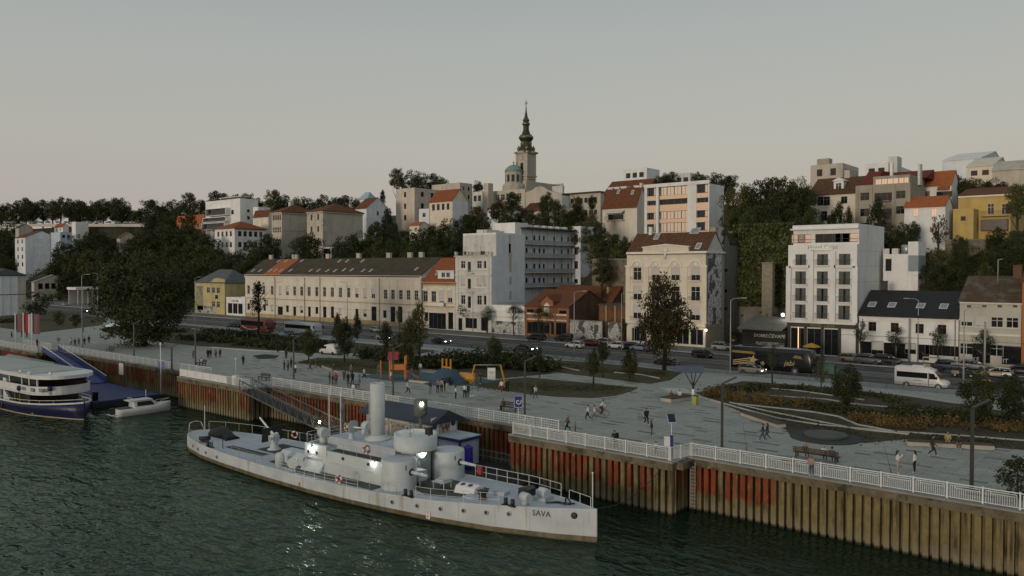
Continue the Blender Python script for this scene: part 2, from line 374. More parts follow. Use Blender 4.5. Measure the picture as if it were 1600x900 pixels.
# ---------------------------------------------------------------- quay wall of steel sheet piles under a concrete cap
def pile_material():
    m, n, b, L = node_mat('rusty_sheet_pile')
    b.inputs['Roughness'].default_value = 0.85; b.inputs['Specular IOR Level'].default_value = 0.2
    g = N(n, 'ShaderNodeNewGeometry'); sp = N(n, 'ShaderNodeSeparateXYZ'); L(g.outputs['Position'], sp.inputs[0])
    def noise(sc, det=5, w=(1,1,1), rough=.6):
        mp = N(n, 'ShaderNodeMapping'); mp.inputs['Scale'].default_value = w; L(g.outputs['Position'], mp.inputs[0])
        t = N(n, 'ShaderNodeTexNoise'); t.inputs['Scale'].default_value = sc; t.inputs['Detail'].default_value = det; t.inputs['Roughness'].default_value = rough; L(mp.outputs[0], t.inputs['Vector']); return t.outputs[0]
    def rng(x, a, b_, c=0., d=1.):
        r = N(n, 'ShaderNodeMapRange'); r.inputs[1].default_value = a; r.inputs[2].default_value = b_; r.inputs[3].default_value = c; r.inputs[4].default_value = d; L(x, r.inputs[0]); return r.outputs[0]
    def mul(a, c):
        x = N(n, 'ShaderNodeMath', operation='MULTIPLY'); L(a, x.inputs[0]); L(c, x.inputs[1]); return x.outputs[0]
    def add(a, c, op='ADD'):
        x = N(n, 'ShaderNodeMath', operation=op); L(a, x.inputs[0])
        if isinstance(c, float): x.inputs[1].default_value = c
        else: L(c, x.inputs[1])
        return x.outputs[0]
    def mixc(f, a, c):
        x = N(n, 'ShaderNodeMix', data_type='RGBA'); L(f, x.inputs[0])
        for s_, v in ((6, a),(7, c)):
            if isinstance(v, tuple): x.inputs[s_].default_value = (*v,1)
            else: L(v, x.inputs[s_])
        return x.outputs[2]
    st = noise(1.0,6,(2.2,2.2,.22))                       # vertical streaks
    tan = mixc(rng(noise(1.4,6),.35,.65),(0.225,0.182,0.082),(0.150,0.120,0.056))
    tan = mixc(rng(st,.5,.66), tan,(0.052,0.043,0.028))
    red = mixc(rng(noise(1.1,6,(1,1,.5)),.38,.62),(0.25,0.062,0.026),(0.14,0.042,0.020))
    red = mixc(rng(noise(2.2,5,(1,1,.35)),.60,.66), red,(0.22,0.16,0.11))    # bare patches
    # where rust shows: the upper two thirds, only left of the newer piles, ragged lower edge
    zr = mul(rng(add(sp.outputs[2], mul(noise(.9,3,(1.5,1.5,.1)), rng(sp.outputs[0],-300,300,1.4,1.4)), 'SUBTRACT'),.75,1.05), rng(sp.outputs[2],4.1,3.6))
    reach = mul(rng(sp.outputs[0],-24.0,-24.8), rng(noise(.11,2),.32,.44))
    oi = N(n, 'ShaderNodeObjectInfo'); band = mul(rng(oi.outputs['Random'],.12,.35), rng(noise(1.6,4,(1,1,.3)),.30,.44))
    col = mixc(mul(mul(zr, reach), band), tan, red)
    runs = rng(noise(1.0,6,(3.2,3.2,.16),.7),.50,.70)      # dark vertical runs of grime, denser on the old piles
    col = mixc(mul(runs, rng(sp.outputs[0],-24.,-34.,.25,.85)), col,(0.030,0.026,0.019))
    low = rng(sp.outputs[2],1.3,.5)                         # pale silt left by high water
    col = mixc(mul(low, rng(noise(1.2,4,(2,2,.4)),.3,.6)), col,(0.215,0.185,0.125))
    wet = rng(sp.outputs[2],.28,.08); col = mixc(wet, col,(0.03,0.03,0.02))
    L(col, b.inputs['Base Color'])
    bu = N(n, 'ShaderNodeBump'); bu.inputs['Strength'].default_value = .35; bu.inputs['Distance'].default_value = .05; L(noise(7.), bu.inputs['Height']); L(bu.outputs[0], b.inputs['Normal'])
    return m
pile_m = pile_material()
cap_m = mat('stained_concrete',(0.150,0.128,0.085),0.9, var=0.35, scale=0.9, bump=0.5, bscale=5, streak=0.4, dirt=((0.045,0.043,0.026),0.7,0.50))
PW = 0.64
def pile_mesh():
    mb = MB(); d = .48                                        # one U-shaped pile, 64 cm wide, facing -Y
    P = [(-.32,0),(-.215,0),(-.195,-d),(.195,-d),(.215,0),(.32,0)]
    n = mb.pts([(x, y,-1.0) for x, y in P] + [(x, y,3.9) for x, y in P])
    for i in range(5): mb.face((n + i, n + i + 1, n + 7 + i, n + 6 + i))
    k = mb.pts([(x, y + .03,-1.0) for x, y in P] + [(x, y + .03,3.9) for x, y in P])
    for i in range(5): mb.face((k + i + 1, k + i, k + 6 + i, k + 7 + i))
    mb.face((n + 6, n + 7, k + 7, k + 6)); mb.face((n + 7, n + 8, k + 8, k + 7)); mb.face((n + 8, n + 9, k + 9, k + 8)); mb.face((n + 9, n + 10, k + 10, k + 9))
    return mb.mesh('sheet_pile', pile_m)
pile_me = pile_mesh()
dark_fill = mat('dark_core',(0.03,0.027,0.02),0.95)
_in = []
for i,(x, y) in enumerate(QEDGE):                            # the core stands back behind the piles on every face
    dx = 0
    for a_, b_ in zip(QEDGE[:-1], QEDGE[1:]):
        if abs(a_[0] - b_[0]) < .01 and (x, y) in (a_, b_): dx = -.75 if b_[1] > a_[1] else .75
    _in.append((x + dx, y + .75))
mb = MB(); mb.prism(_in + [(60,70),(-420,70)],-1.2,4.34)
quay = struct('quay_wall', mb, dark_fill)
seg = list(zip(QEDGE[:-1], QEDGE[1:]))
for (x0, y0),(x1, y1) in seg:
    L_ = math.hypot(x1 - x0, y1 - y0); ang = math.atan2(y1 - y0, x1 - x0)
    if x1 - x0 > 1:                                           # long runs facing the river
        a, b = max(x0,-186), min(x1,3)
        k = int((b - a) / PW)
        for i in range(k): link('sheet_pile', pile_me, quay,(a + (i + .5) * (b - a) / k, y0 + .62,0))
        capx0, capx1 = max(x0,-420), min(x1,60)
        while capx0 < capx1 - .1:
            e_ = min(capx0 + 9.0, capx1)
            if e_ > -200 and capx0 < 10: part('concrete_cap', MB().box(capx0 + .006, y0 - .02,3.78, e_ - .006, y0 + .7,4.385), cap_m, quay)
            capx0 = e_
    else:
        k = max(1, int(L_ / PW)); up = y1 > y0
        for i in range(k): link('sheet_pile', pile_me, quay,(x0 - .62 + (0 if up else 1.24), min(y0, y1) + .5 + (i + .5) * L_ / k,0), R(90) if up else R(-90))
        part('concrete_cap', MB().box(x0 - .66, min(y0, y1) + .705,3.785, x0 + .02 + .6, max(y0, y1) + .69,4.384), cap_m, quay)
# paving lip on the cap
lip = mat('quay_edge_stone',(0.24,0.235,0.21),0.85, var=0.2)
for (x0, y0),(x1, y1) in seg:
    if x1 - x0 > 1: part('edge_stone', MB().box(max(x0,-420) + .01, y0 - .07,4.39, min(x1,60) - .01, y0 + .55,4.512), lip, quay)

# ---------------------------------------------------------------- white railings
rail_m = mat('white_rail_paint',(0.66,0.66,0.63),0.5, var=0.08, scale=1.5)
def rail_panel(L_, kind):
    mb = MB(); r = .028
    mb.box(0,-.03,1.06, L_,.03,1.12); mb.box(0,-.02,.10, L_,.02,.14)
    if kind == 'bars':
        mb.box(.12,-.02,.93, L_ - .12,.02,.965); mb.box(.12,-.02,.14,.155,.02,.93); mb.box(L_ - .155,-.02,.14, L_ - .12,.02,.93)
        mb.box(.42,-.02,.78, L_ - .12,.02,.81)
        k = int((L_ - .4) / .135)
        for i in range(1, k + 1): x = .14 + i * (L_ - .28) / (k + 1); mb.box(x - .013,-.013,.14, x + .013,.013,.79 if x > .42 else .93)
        mb.box(.42,-.02,.78,.45,.02,.95)
    else:
        for z in (.36,.60,.84): mb.box(0,-.018, z, L_,.018, z + .035)
        k = int(L_ / .26)
        for i in range(1, k): x = i * L_ / k; mb.box(x - .011,-.011,.14, x + .011,.011,1.06)
    return mb.mesh('railing_panel', rail_m)
rail_post = MB().box(-.05,-.05,0,.05,.05,1.18).mesh('railing_post', rail_m)
_pan = {}
def railing(label, p0, p1, kind, sp=2.15, h=1.0):
    p0 = Vector((*p0, QZ + .012)); p1 = Vector((*p1, QZ + .012)); d = p1 - p0; k = max(1, round(d.length / sp)); L_ = d.length / k; a = math.atan2(d.y, d.x)
    t = thing('quay_railing', label, 'railing', p0, 'white railings along the quay', a)
    key = (round(L_,2), kind)
    if key not in _pan: _pan[key] = rail_panel(L_ - .1, kind)
    for i in range(k + 1): link('railing_post', rail_post, t,(i * L_,0,0))
    for i in range(k): link('railing_panel', _pan[key], t,(i * L_ + .05,0,0))
    return t
railing('white railing with upright bars over the tan sheet piles at the right',(-31.7,62.05),(3,62.05), 'bars')
railing('short white railing joining the two quay levels beside the blue information post',(-32.3,59.4),(-31.75,61.95), 'bars',1.3)
railing('white railing with upright bars above the ship\'s bow and the red rusty piles',(-49.3,59.35),(-32.4,59.35), 'bars')
railing('white railing with rails running behind the grey warship from gangway to step',(-95.0,62.95),(-46.5,62.95), 'rails')
railing('short white return railing beside the square spiral sign',(-49.4,59.5),(-49.4,62.7), 'bars',1.6)
railing('white railing along the quay between blue gangway and rusty corner',(-165.8,63.2),(-111.5,63.2), 'rails')
railing('short white railing section by the head of the black truss gangway',(-101.0,59.6),(-95.5,59.6), 'rails')
railing('white railing beside the flagpoles at the far quay',(-188,59.35),(-168.2,59.35), 'rails')
railing('second white railing behind the flagpoles',(-186,63.3),(-172,63.3), 'rails')
t = thing('solid_railing', 'white railing with solid panels above the orange rusty corner', 'railing',(-114.0,59.6, QZ + .012))
for i in range(6):
    link('railing_post', rail_post, t,(i * 2.15,0,0))
    if i < 5 or True: part('infill_panel', MB().box(.07 + i * 2.15,-.02,.1,2.08 + i * 2.15,.02,1.1), rail_m, t)
# ---------------------------------------------------------------- the grey river warship
def hull_material():
    m, n, b, L = node_mat('ship_hull_paint'); b.inputs['Roughness'].default_value = 0.45
    g = N(n, 'ShaderNodeNewGeometry'); sp = N(n, 'ShaderNodeSeparateXYZ'); L(g.outputs['Position'], sp.inputs[0])
    mp = N(n, 'ShaderNodeMapping'); mp.inputs['Scale'].default_value = (1.3,1.3,.12); L(g.outputs['Position'], mp.inputs[0])
    t = N(n, 'ShaderNodeTexNoise'); t.inputs['Scale'].default_value = 1.4; t.inputs['Detail'].default_value = 6; L(mp.outputs[0], t.inputs['Vector'])
    t2 = N(n, 'ShaderNodeTexNoise'); t2.inputs['Scale'].default_value = .5; t2.inputs['Detail'].default_value = 4; L(g.outputs['Position'], t2.inputs['Vector'])
    def rng(x, a, b_):
        r = N(n, 'ShaderNodeMapRange'); r.inputs[1].default_value = a; r.inputs[2].default_value = b_; L(x, r.inputs[0]); return r.outputs[0]
    def mixc(f, a, c):
        x = N(n, 'ShaderNodeMix', data_type='RGBA'); L(f, x.inputs[0])
        for s_, v in ((6, a),(7, c)):
            if isinstance(v, tuple): x.inputs[s_].default_value = (*v,1)
            else: L(v, x.inputs[s_])
        return x.outputs[2]
    col = mixc(rng(t2.outputs[0],.35,.65),(0.41,0.455,0.465),(0.52,0.56,0.565))
    col = mixc(rng(t.outputs[0],.60,.74), col,(0.31,0.26,0.18))
    wl = mixc(rng(t.outputs[0],.4,.6),(0.17,0.145,0.085),(0.10,0.085,0.05))
    col = mixc(rng(sp.outputs[2],.50,.45), col, wl)
    col = mixc(rng(sp.outputs[2],.12,.06), col,(0.03,0.03,0.022))
    L(col, b.inputs['Base Color']); return m
grey = mat('warship_grey',(0.48,0.53,0.53),0.45, var=0.07, scale=0.8, streak=0.12)
greydk = mat('warship_deck_grey',(0.40,0.43,0.46),0.6, var=0.12, scale=0.7)
decky = mat('deck_walkway',(0.055,0.066,0.055),0.85, var=0.2, scale=1.0)
blackm = plain('black_iron',(0.018,0.018,0.018),0.5)
glassd = mat('dark_glass',(0.012,0.014,0.015),0.08, var=0, spec=0.8)
redm = plain('signal_red',(0.32,0.035,0.02),0.5)
whitem = mat('white_paint',(0.68,0.68,0.66),0.5, var=0.06, scale=1.0)
orange_m = plain('lifebuoy_orange',(0.50,0.09,0.025),0.5)
bulb_w = mat('lit_bulb',(1,1,1),0.5, var=0, emit=((1.0,0.96,0.85),150.0))
bulb_y = mat('lit_bulb_warm',(1,1,1),0.5, var=0, emit=((1.0,0.80,0.42),70.0))
SHIP = Vector((-61,48.66,0)); SHR = R(2.1)
def sw(x, y, z): return SHIP + Matrix.Rotation(SHR,3, 'Z') @ Vector((x, y, z))
ship = thing('river_warship', 'long pale grey river warship with twin turrets and tall funnel moored at the quay', 'warship', SHIP, None, SHR)
HW = [(-27.0,.25),(-26.4,1.15),(-25.3,1.9),(-23.9,2.5),(-20,3.5),(-15,4.15),(-8,4.7),(0,5.0),(6,4.85),(10,4.55),(15,3.98),(20,3.0),(25,1.35),(27.9,.06)]
DZ = [(-27,1.6),(-15,1.45),(0,1.42),(8,1.5),(15,1.75),(20,2.08),(27.9,2.5)]
def lin(K, x):
    if x <= K[0][0]: return K[0][1]
    for (a, va),(b, vb) in zip(K[:-1], K[1:]):
        if x <= b: return va + (vb - va) * (x - a) / (b - a)
    return K[-1][1]
def hw(x): return lin(HW, x)
def dz(x): return lin(DZ, x)
XS = [-27,-26.4,-25.3,-23.9,-22,-20,-17.5,-15,-11,-8,-4,0,3,6,8,10,12.5,15,17.5,20,22.5,25,26.6,27.9]
rings = []
for x in XS:
    h, d = hw(x), dz(x); rk = 0.0 if x < 20 else (x - 20) * .004
    rings.append([(x,-h * .6,-1.2),(x,-h * .94,-.3),(x,-h * .985,.1),(x,-h,.45),(x,-h, d),(x,-h + .06, d + .05),(x,-h + .12, d),(x, h - .12, d),(x, h - .06, d + .05),(x, h, d),(x, h,.45),(x, h * .985,.1),(x, h * .94,-.3),(x, h * .6,-1.2)])
part('hull', MB().loft([r[::-1] for r in rings], smooth=False), hull_material(), ship)
mb = MB()
for a, b in zip(XS[:-1], XS[1:]):
    mb.quad((a,-hw(a) + .13, dz(a) + .012),(b,-max(hw(b) - .13,.01), dz(b) + .012),(b, max(hw(b) - .13,.01), dz(b) + .012),(a, hw(a) - .13, dz(a) + .012))
part('deck', mb, greydk, ship)
def deck_patch(P):
    n = MB();
    idx = n.pts([(x, y, dz(x) + .035) for x, y in P]); n.face(range(idx, idx + len(P)))
    n.v = [(x, y, dz(x) + .035) for x, y in P]; part('walkway_mat', n, decky, ship)
for P in ([(-17,-2.4),(-10.5,-2.4),(-10.5,-1.5),(-17,-1.5)], [(-13.5,-.9),(-8.2,-.9),(-8.2,2.4),(-13.5,2.4)], [(-8,-3.3),(-3,-3.9),(-3,-2.8),(-8,-2.6)], [(-3,-4.3),(8,-4.3),(8,-2.9),(-3,-2.9)],
          [(-8,-2.4),(-3,-2.7),(-3,2.5),(-8,2.4)], [(8,-.6),(13,-3.0),(17.5,-1.9),(16.5,1.3),(11,2.2),(8,1.4)]): deck_patch(P)
# casemate and deckhouse
mb = MB(); z0 = 1.40
poly = [(-2.9,-2.75),(7.9,-2.75),(8.3,-2.2),(8.3,2.9),(7.9,3.2),(-2.9,3.2)]
mb.prism(poly, z0,3.55)
mb.prism([(-2.9,-2.82),(.2,-2.82),(.2,-2.4),(-2.9,-2.4)],3.0,3.95); mb.prism([(-3.0,-2.8),(-2.6,-2.8),(-2.6,3.2),(-3.0,3.2)],2.2,3.95)
mb.prism_x([(-2.75,1.46),(-3.35,1.46),(-2.75,2.35)],-3.0,-.2)
part('casemate', mb, grey, ship)
part('seam', MB().box(-2.85,-2.84,2.62,-.4,-2.75,2.66).box(.4,-2.79,2.5,6.4,-2.74,2.54), greydk, ship)
part('deckhouse', MB().box(-1.4,-1.55,3.55,8.0,2.4,4.55,.15,.12), greydk, ship)
part('walkway_mat', MB().quad((.4,-2.6,3.57),(7.6,-2.6,3.57),(7.6,-1.62,3.57),(.4,-1.62,3.57)), decky, ship)
part('funnel', MB().lathe([(.68,0),(.68,5.05),(.64,5.07),(.60,5.02),(.58,4.6)],(3.6,.45,4.75),28), grey, ship)
part('funnel_collar', MB().lathe([(1.12,0),(1.25,.12),(1.2,.22),(.75,.36),(.72,.5)],(3.6,.45,4.5),28), grey, ship)
part('funnel_band', MB().lathe([(.70,0),(.70,.05)],(3.6,.45,7.75),28, cap=False), greydk, ship)
part('funnel_pipe', MB().tube((3.1,-.12,4.7),(3.1,-.12,8.6),.045), greydk, ship)
part('horn', MB().lathe([(.08,0),(.34,.12),(.34,.3),(.1,.42)],(3.1,-.55,5.35),12, ax=(-.6,-.6,0)), grey, ship)
def ventilator(x, y, zb, zt, r=.42):
    o = part('ventilator', MB().lathe([(r * .72,0),(r * .72, zt - zb - r)],(x, y, zb),14), grey, ship)
    part('cowl', MB().lathe([(r * 1.02,-.42),(r * 1.05,0),(r * 1.05,.3),(r * .95,.42)],(x + .05, y, zt - r),16, ax=(1,-.25,0)), grey, o)
    part('cowl_lid', MB().lathe([(r * .93,0),(r * .90,.02)],(x + .05 + .42, y - .1, zt - r),16, ax=(1,-.25,0)), greydk, o)
ventilator(-1.6,-1.75,3.5,5.35,.46); ventilator(.4,2.0,3.5,5.6,.5)
ventilator(22.3,-1.5,2.2,3.15,.36); ventilator(22.6,.5,2.2,3.15,.40)
part('vent_base', MB().box(22.0,-.1,2.1,23.2,1.1,2.5), greydk, ship)
part('stern_ventilator', MB().lathe([(.45,0),(.45,1.0),(.40,1.2),(.2,1.34),(.02,1.38)],(-5.6,-3.75,1.42),16), grey, ship)
part('hose_reel', MB().lathe([(.5,0),(.52,.1),(.52,.3),(.5,.4)],(-2.7,-4.35,2.3),16, ax=(.6,-.7,.15)), grey, ship)
part('reel_stand', MB().tube((-2.6,-4.3,1.4),(-2.6,-4.3,2.3),.08), grey, ship)
# turrets, each with its gun
def turret(x, y):
    o = part('turret', MB().lathe([(1.46,0),(1.52,.05),(1.55,.14),(1.55,2.5),(1.50,2.58),(1.2,2.66),(.01,2.74)],(x, y,1.46),40), grey, ship)
    part('roof_plate', MB().lathe([(1.42,2.615),(1.18,2.675),(.01,2.755)],(x, y,1.46),40, cap=False), greydk, o)
    part('gun_port', MB().lathe([(.34,0),(.30,.12),(.24,.14)],(x + 1.46, y,3.1),16, ax=(1,0,0)), blackm, o)
    part('gun_barrel', MB().tube((x + 1.4, y,3.1),(x + 2.6, y,3.07),.17,.14,14).tube((x + 2.55, y,3.07),(x + 3.35, y,3.05),.14,.11,14).tube((x + 3.3, y,3.05),(x + 3.45, y,3.05),.13,.13,14), grey, o)
    part('muzzle', MB().tube((x + 3.452, y,3.05),(x + 3.46, y,3.05),.07,.07,10), blackm, o)
    part('sight_slit', MB().box(x + 1.3, y - .62,3.35, x + 1.47, y - .56,3.75), blackm, o)
turret(9.2,-2.25); turret(10.1,3.0)
# conning tower with its open drum
part('conning_tower', MB().lathe([(1.38,0),(1.38,2.95),(1.42,3.0)],(8.55,.45,1.45),32), grey, ship)
dr = part('bridge_drum', MB().lathe([(1.5,4.28),(1.93,4.36),(1.95,4.45),(1.95,5.75),(1.88,5.75),(1.86,4.7),(.01,4.7)],(8.55,.45,0),36, cap=False), grey, ship)
part('drum_floor', MB().lathe([(1.86,4.72),(.01,4.74)],(8.55,.45,0),24, cap=False), greydk, dr)
part('steering_wheel', MB().ring((8.0,.3,6.05),.42,.035,(1,-.3,.2),16,5).tube((8.0,.3,4.7),(8.0,.3,6.05),.05).tube((8.0,-.1,6.05),(8.0,.7,6.05),.02).tube((8,.3,5.65),(8,.3,6.45),.02), greydk, dr)
part('drum_gun', MB().box(9.2,1.0,5.6,9.8,1.4,6.2).tube((8.9,1.2,6.1),(10.0,1.2,6.3),.08).tube((9.5,1.2,4.7),(9.5,1.2,5.7),.1), blackm, dr)
part('drum_bracket', MB().bar((9.2,-.8,3.9),(9.6,-1.2,4.35),.06,.1).bar((9.9,.2,3.9),(10.3,.1,4.35),.06,.1), grey, ship)
part('gear_locker', MB().box(9.7,-1.25,2.05,10.7,-.35,2.95), greydk, ship)
part('locker_leg', MB().box(9.75,-1.2,1.45,9.83,-1.12,2.05).box(10.6,-1.2,1.45,10.68,-1.12,2.05), grey, ship)
# mid gun with shield on the deckhouse
g_ = part('light_gun', MB().lathe([(.36,0),(.32,.1),(.24,.2),(.24,.7)],(1.5,-.9,4.5),14), grey, ship)
part('gun_shield', MB().prism_x([(-1.5,5.2),(-.35,5.2),(-.35,6.1),(-.7,6.3),(-1.2,6.3),(-1.5,6.1)],1.75,1.81), greydk, g_)
part('gun_barrel', MB().tube((1.5,-.9,5.65),(2.95,-.9,5.72),.10,.07), whitem, g_)
# stern gun, barrel raised aft
g_ = part('stern_gun', MB().lathe([(.72,0),(.7,.08),(.45,.2),(.36,.7),(.42,.95)],(-12.0,.2,1.45),18), grey, ship)
part('gun_cradle', MB().box(-12.45,-.2,2.35,-11.6,.62,2.95).ball((-11.8,-.15,2.9),.3).ball((-12.0,.5,3.0),.26), grey, g_)
part('gun_barrel', MB().tube((-11.6,.2,2.7),(-13.1,.2,3.65),.17,.13,12).tube((-13.05,.2,3.62),(-14.5,.2,4.55),.12,.085,12), whitem, g_)
part('gun_shield', MB().prism_x([(-1.0,2.3),(1.5,2.3),(1.5,3.9),(-.9,3.7)],-12.5,-12.46), blackm, g_)
part('hand_wheel', MB().ring((-11.8,-.4,2.75),.2,.025,(0,1,0),12,4), blackm, g_)
# stern: tarpaulin heap, winch, bollards, staff
mb = MB(); rr = random.Random(5)
mb.loft([[(-24.2 + k * .8,1.0 - .15 * k + (1.0 + .25 * math.sin(k)) * math.cos(a),1.55 + (0.35 + .5 * math.sin(math.pi * (k + .5) / 6)) * max(0, math.sin(a)) * (1 + .3 * rr.random())) for a in [math.pi * i / 7 for i in range(8)]] for k in range(7)], True, True, True)
part('tarpaulin', mb, mat('black_tarp',(0.014,0.015,0.015),0.6, var=0.3), ship)
part('winch', MB().box(-21.4,-2.6,1.5,-20.2,-2.3,2.05).tube((-21.2,-2.9,1.95),(-20.4,-2.0,1.95),.22).tube((-20.3,-3.0,2.0),(-20.3,-1.9,2.35),.07), blackm, ship)
for x, y in ((-18.2,-3.45),(12.2,-4.1),(21.4,-2.35)):
    part('bollard', MB().box(x - .65, y - .16, dz(x), x + .65, y + .16, dz(x) + .08).tube((x - .34, y, dz(x)),(x - .34, y, dz(x) + .58),.16,.17,12).tube((x + .34, y, dz(x)),(x + .34, y, dz(x) + .58),.16,.17,12), blackm, ship)
part('davit', MB().path([(-16.6,-2.9,1.45),(-16.6,-2.9,2.5),(-16.0,-2.4,3.2),(-15.2,-2.0,3.5)],.05), blackm, ship)
part('stern_skylight', MB().box(-7.6,-2.5,1.42,-3.6,-.4,2.15).prism_x([(-2.5,2.15),(-.4,2.15),(-.9,2.5),(-2.0,2.5)],-7.5,-3.7), grey, ship)
part('stern_hatch', MB().box(-9.6,-1.3,1.45,-8.6,-.3,1.7), greydk, ship)
# fore deck fittings
part('hatch_table', MB().box(12.1,-1.2,2.28,13.5,-.1,2.36).box(12.35,-1.0,2.36,13.25,-.3,2.52), greydk, ship)
for x, y in ((12.2,-1.1),(13.4,-1.1),(12.2,-.2),(13.4,-.2)): part('table_leg', MB().tube((x, y,1.6),(x, y,2.3),.04), grey, ship)
sk = part('fore_skylight', MB().prism_x([(-1.2,1.75),(.35,1.75),(.15,2.4),(-.25,2.5),(-.9,2.35)],14.6,16.7), whitem, ship)
for x in (15.1,15.9): part('skylight_lens', MB().lathe([(.22,0),(.2,.03)],(x,-.55,2.45),12, ax=(0,-.2,1)), blackm, sk)
part('flat_hatch', MB().box(16.4,-2.2,1.9,18.6,-1.0,2.0), greydk, ship)
part('deck_box', MB().box(18.1,-.2,1.85,19.2,.6,2.3), greydk, ship)
part('capstan', MB().lathe([(.5,0),(.5,.1),(.3,.2),(.28,.55),(.46,.7),(.46,.85),(.2,.92)],(18.2,-1.7,1.85),16), blackm, ship)
part('windlass', MB().box(20.2,.4,2.05,21.2,1.4,2.75).tube((20.7,.1,2.5),(20.7,1.7,2.5),.33), blackm, ship)
part('anchor_chain', MB().path([(23.5,-.4,2.32),(24.3,.1,2.4),(25.0,.0,2.45),(25.6,.5,2.4)],.09).ring((25.2,.1,2.6),.28,.07,(.3,1,.2),12,5), blackm, ship)
part('fire_box', MB().box(13.3,3.4,2.2,13.75,3.65,2.85), redm, ship)
part('hawsehole', MB().lathe([(.26,0),(.2,.06),(.15,.065)],(26.35,-.76,1.95),12, ax=(.43,-1,0)), blackm, ship)
for x, y, z0_, z1_, r in ((-3.3,.4,1.5,8.6,.055),(-2.3,1.0,1.5,8.3,.06),(-25.3,.3,1.5,4.6,.05),(27.5,0,2.45,5.2,.05)):
    part('flagstaff', MB().tube((x, y, z0_),(x, y, z1_), r, r * .7).ball((x, y, z1_),.08), whitem, ship)
mb = MB(); mb.loft([[(-2.3 + .1 * math.sin(k * 1.3),1.0,7.9 - k * .33),(-2.08 + .05 * math.sin(k),.9,7.9 - k * .33),(-1.95 + .06 * math.sin(k * 2),1.06,7.85 - k * .33),(-2.2,1.12,7.9 - k * .33)] for k in range(9)], True)
part('furled_flag', mb, mat('flag_cloth',(0.16,0.15,0.20),0.8, var=0.5, scale=1.2), ship)
part('platform', MB().box(-4.4,-.2,1.42,-1.6,2.6,3.5), grey, ship)
# portholes on the river side
for x in (-22.3,-20.6,-18.5,-15.9,-2.2 + 12.9,13.3,15.6,17.7,19.7,21.5):
    y = -hw(x); a = math.atan2(hw(x + .5) - hw(x - .5),1.0)
    o = part('porthole', MB().lathe([(.20,0),(.20,.05),(.15,.06)],(x, y - .03, dz(x) - .55),14, ax=(-math.sin(a),-math.cos(a),0)), greydk, ship)
    part('pane', MB().lathe([(.14,.0),(.13,.005)],(x - .062 * math.sin(a), y - .03 - .062 * math.cos(a), dz(x) - .55),12, ax=(-math.sin(a),-math.cos(a),0)), blackm, o)
for x in (-2.4,-1.2,2.5,5.9): part('porthole', MB().lathe([(.15,0),(.14,.06)],(x,-2.8 if x > 0 else -2.83,3.15),12, ax=(0,-1,0)), blackm, ship)
# thin rail along the sheer and stanchion rails: one length per run
railg = mat('ship_rail_grey',(0.30,0.31,0.31),0.5, var=0.1)
railw = mat('ship_rail_white',(0.58,0.58,0.55),0.5, var=0.1)
def ship_rail(xs, side, m, h=.95, rails=(.35,.65,.95), inset=.15, r=.022):
    mb = MB(); P = [(x, side * (hw(x) - inset), dz(x)) for x in xs]
    for p in P: mb.tube(p,(p[0], p[1], p[2] + h), r, r,5)
    for a, b in zip(P[:-1], P[1:]):
        for q in rails: mb.tube((a[0], a[1], a[2] + q),(b[0], b[1], b[2] + q), r * .8, r * .8,4)
    return part('guard_rail', mb, m, ship)
def fr(a, b, k): return [a + (b - a) * i / k for i in range(k + 1)]
ship_rail(fr(-26.3,-20.8,4),-1, railg); ship_rail(fr(-17.4,-7.2,7),-1, railg); ship_rail(fr(-4.7,6.6,8),-1, railw); ship_rail(fr(8.0,11.0,2),-1, railg,.8,(.8,)); ship_rail(fr(13,20.6,5),-1, railw,.95,(.45,.95))
ship_rail(fr(-26,-11,8),1, railw,1.05,(1.05,)); ship_rail(fr(-10.5,-4.5,4),1, railw,1.05,(.4,.7,1.05)); ship_rail(fr(12.5,23.5,8),1, railw,1.1,(.55,1.1), r=.03); ship_rail(fr(24.5,27.2,2),1, railw,.8,(.8,), r=.03)
part('stern_hoop', MB().path([(-26.5,-1.0,1.6),(-26.8,-.7,2.6),(-26.9,0,2.75),(-26.8,.7,2.6),(-26.5,1.0,1.6)],.04), railw, ship)
mb = MB(); P = [(-3,-2.6,3.95),(-3,2.8,3.95)]
for y in (-2.6,-1.2,.2,1.6,2.8): mb.tube((-2.9, y,3.9),(-2.9, y,4.9),.02,.02,5)
for z in (4.25,4.55,4.9): mb.tube((-2.9,-2.6, z),(-2.9,2.8, z),.018,.018,4)
part('guard_rail', mb, railw, ship)
mb = MB()
for x in (.6,2.4,4.2,6,7.6): mb.tube((x,-2.65,3.55),(x,-2.65,4.45),.018,.018,5)
mb.tube((.6,-2.65,4.45),(7.6,-2.65,4.45),.015,.015,4).tube((.6,-2.65,4.0),(7.6,-2.65,4.0),.015,.015,4)
part('guard_rail', mb, railg, ship)
for x in (-23.5,-20.8,-17.9,-14.6,-11.3,-8.2,-4.9,-1.8,1.6,4.9,8.1,11.4,14.1,17.2,20.4,23.1):
    part('plate_seam', MB().bar((x,-hw(x) - .004,.5),(x,-hw(x) - .004, dz(x) - .02),.035,.012), MATS['warship_deck_grey'], ship)
# name and draught marks
a = math.atan2(1.65,5.0)
lettering('SAVA',.62, blackm, ship,(24.0,-hw(24.0) - .03, dz(24) - .42),(R(90),0, a),.008)
pl = part('draught_mark', MB().box(14.25,-4.13,.25,14.65,-4.03,.85), whitem, ship); lettering('F\nE',.3, redm, pl,(14.45,-4.16,.6),(R(90),0,.12),.006)
lettering('7',.6, redm, ship,(-1.0,-5.03,.62),(R(90),0,0),.006)
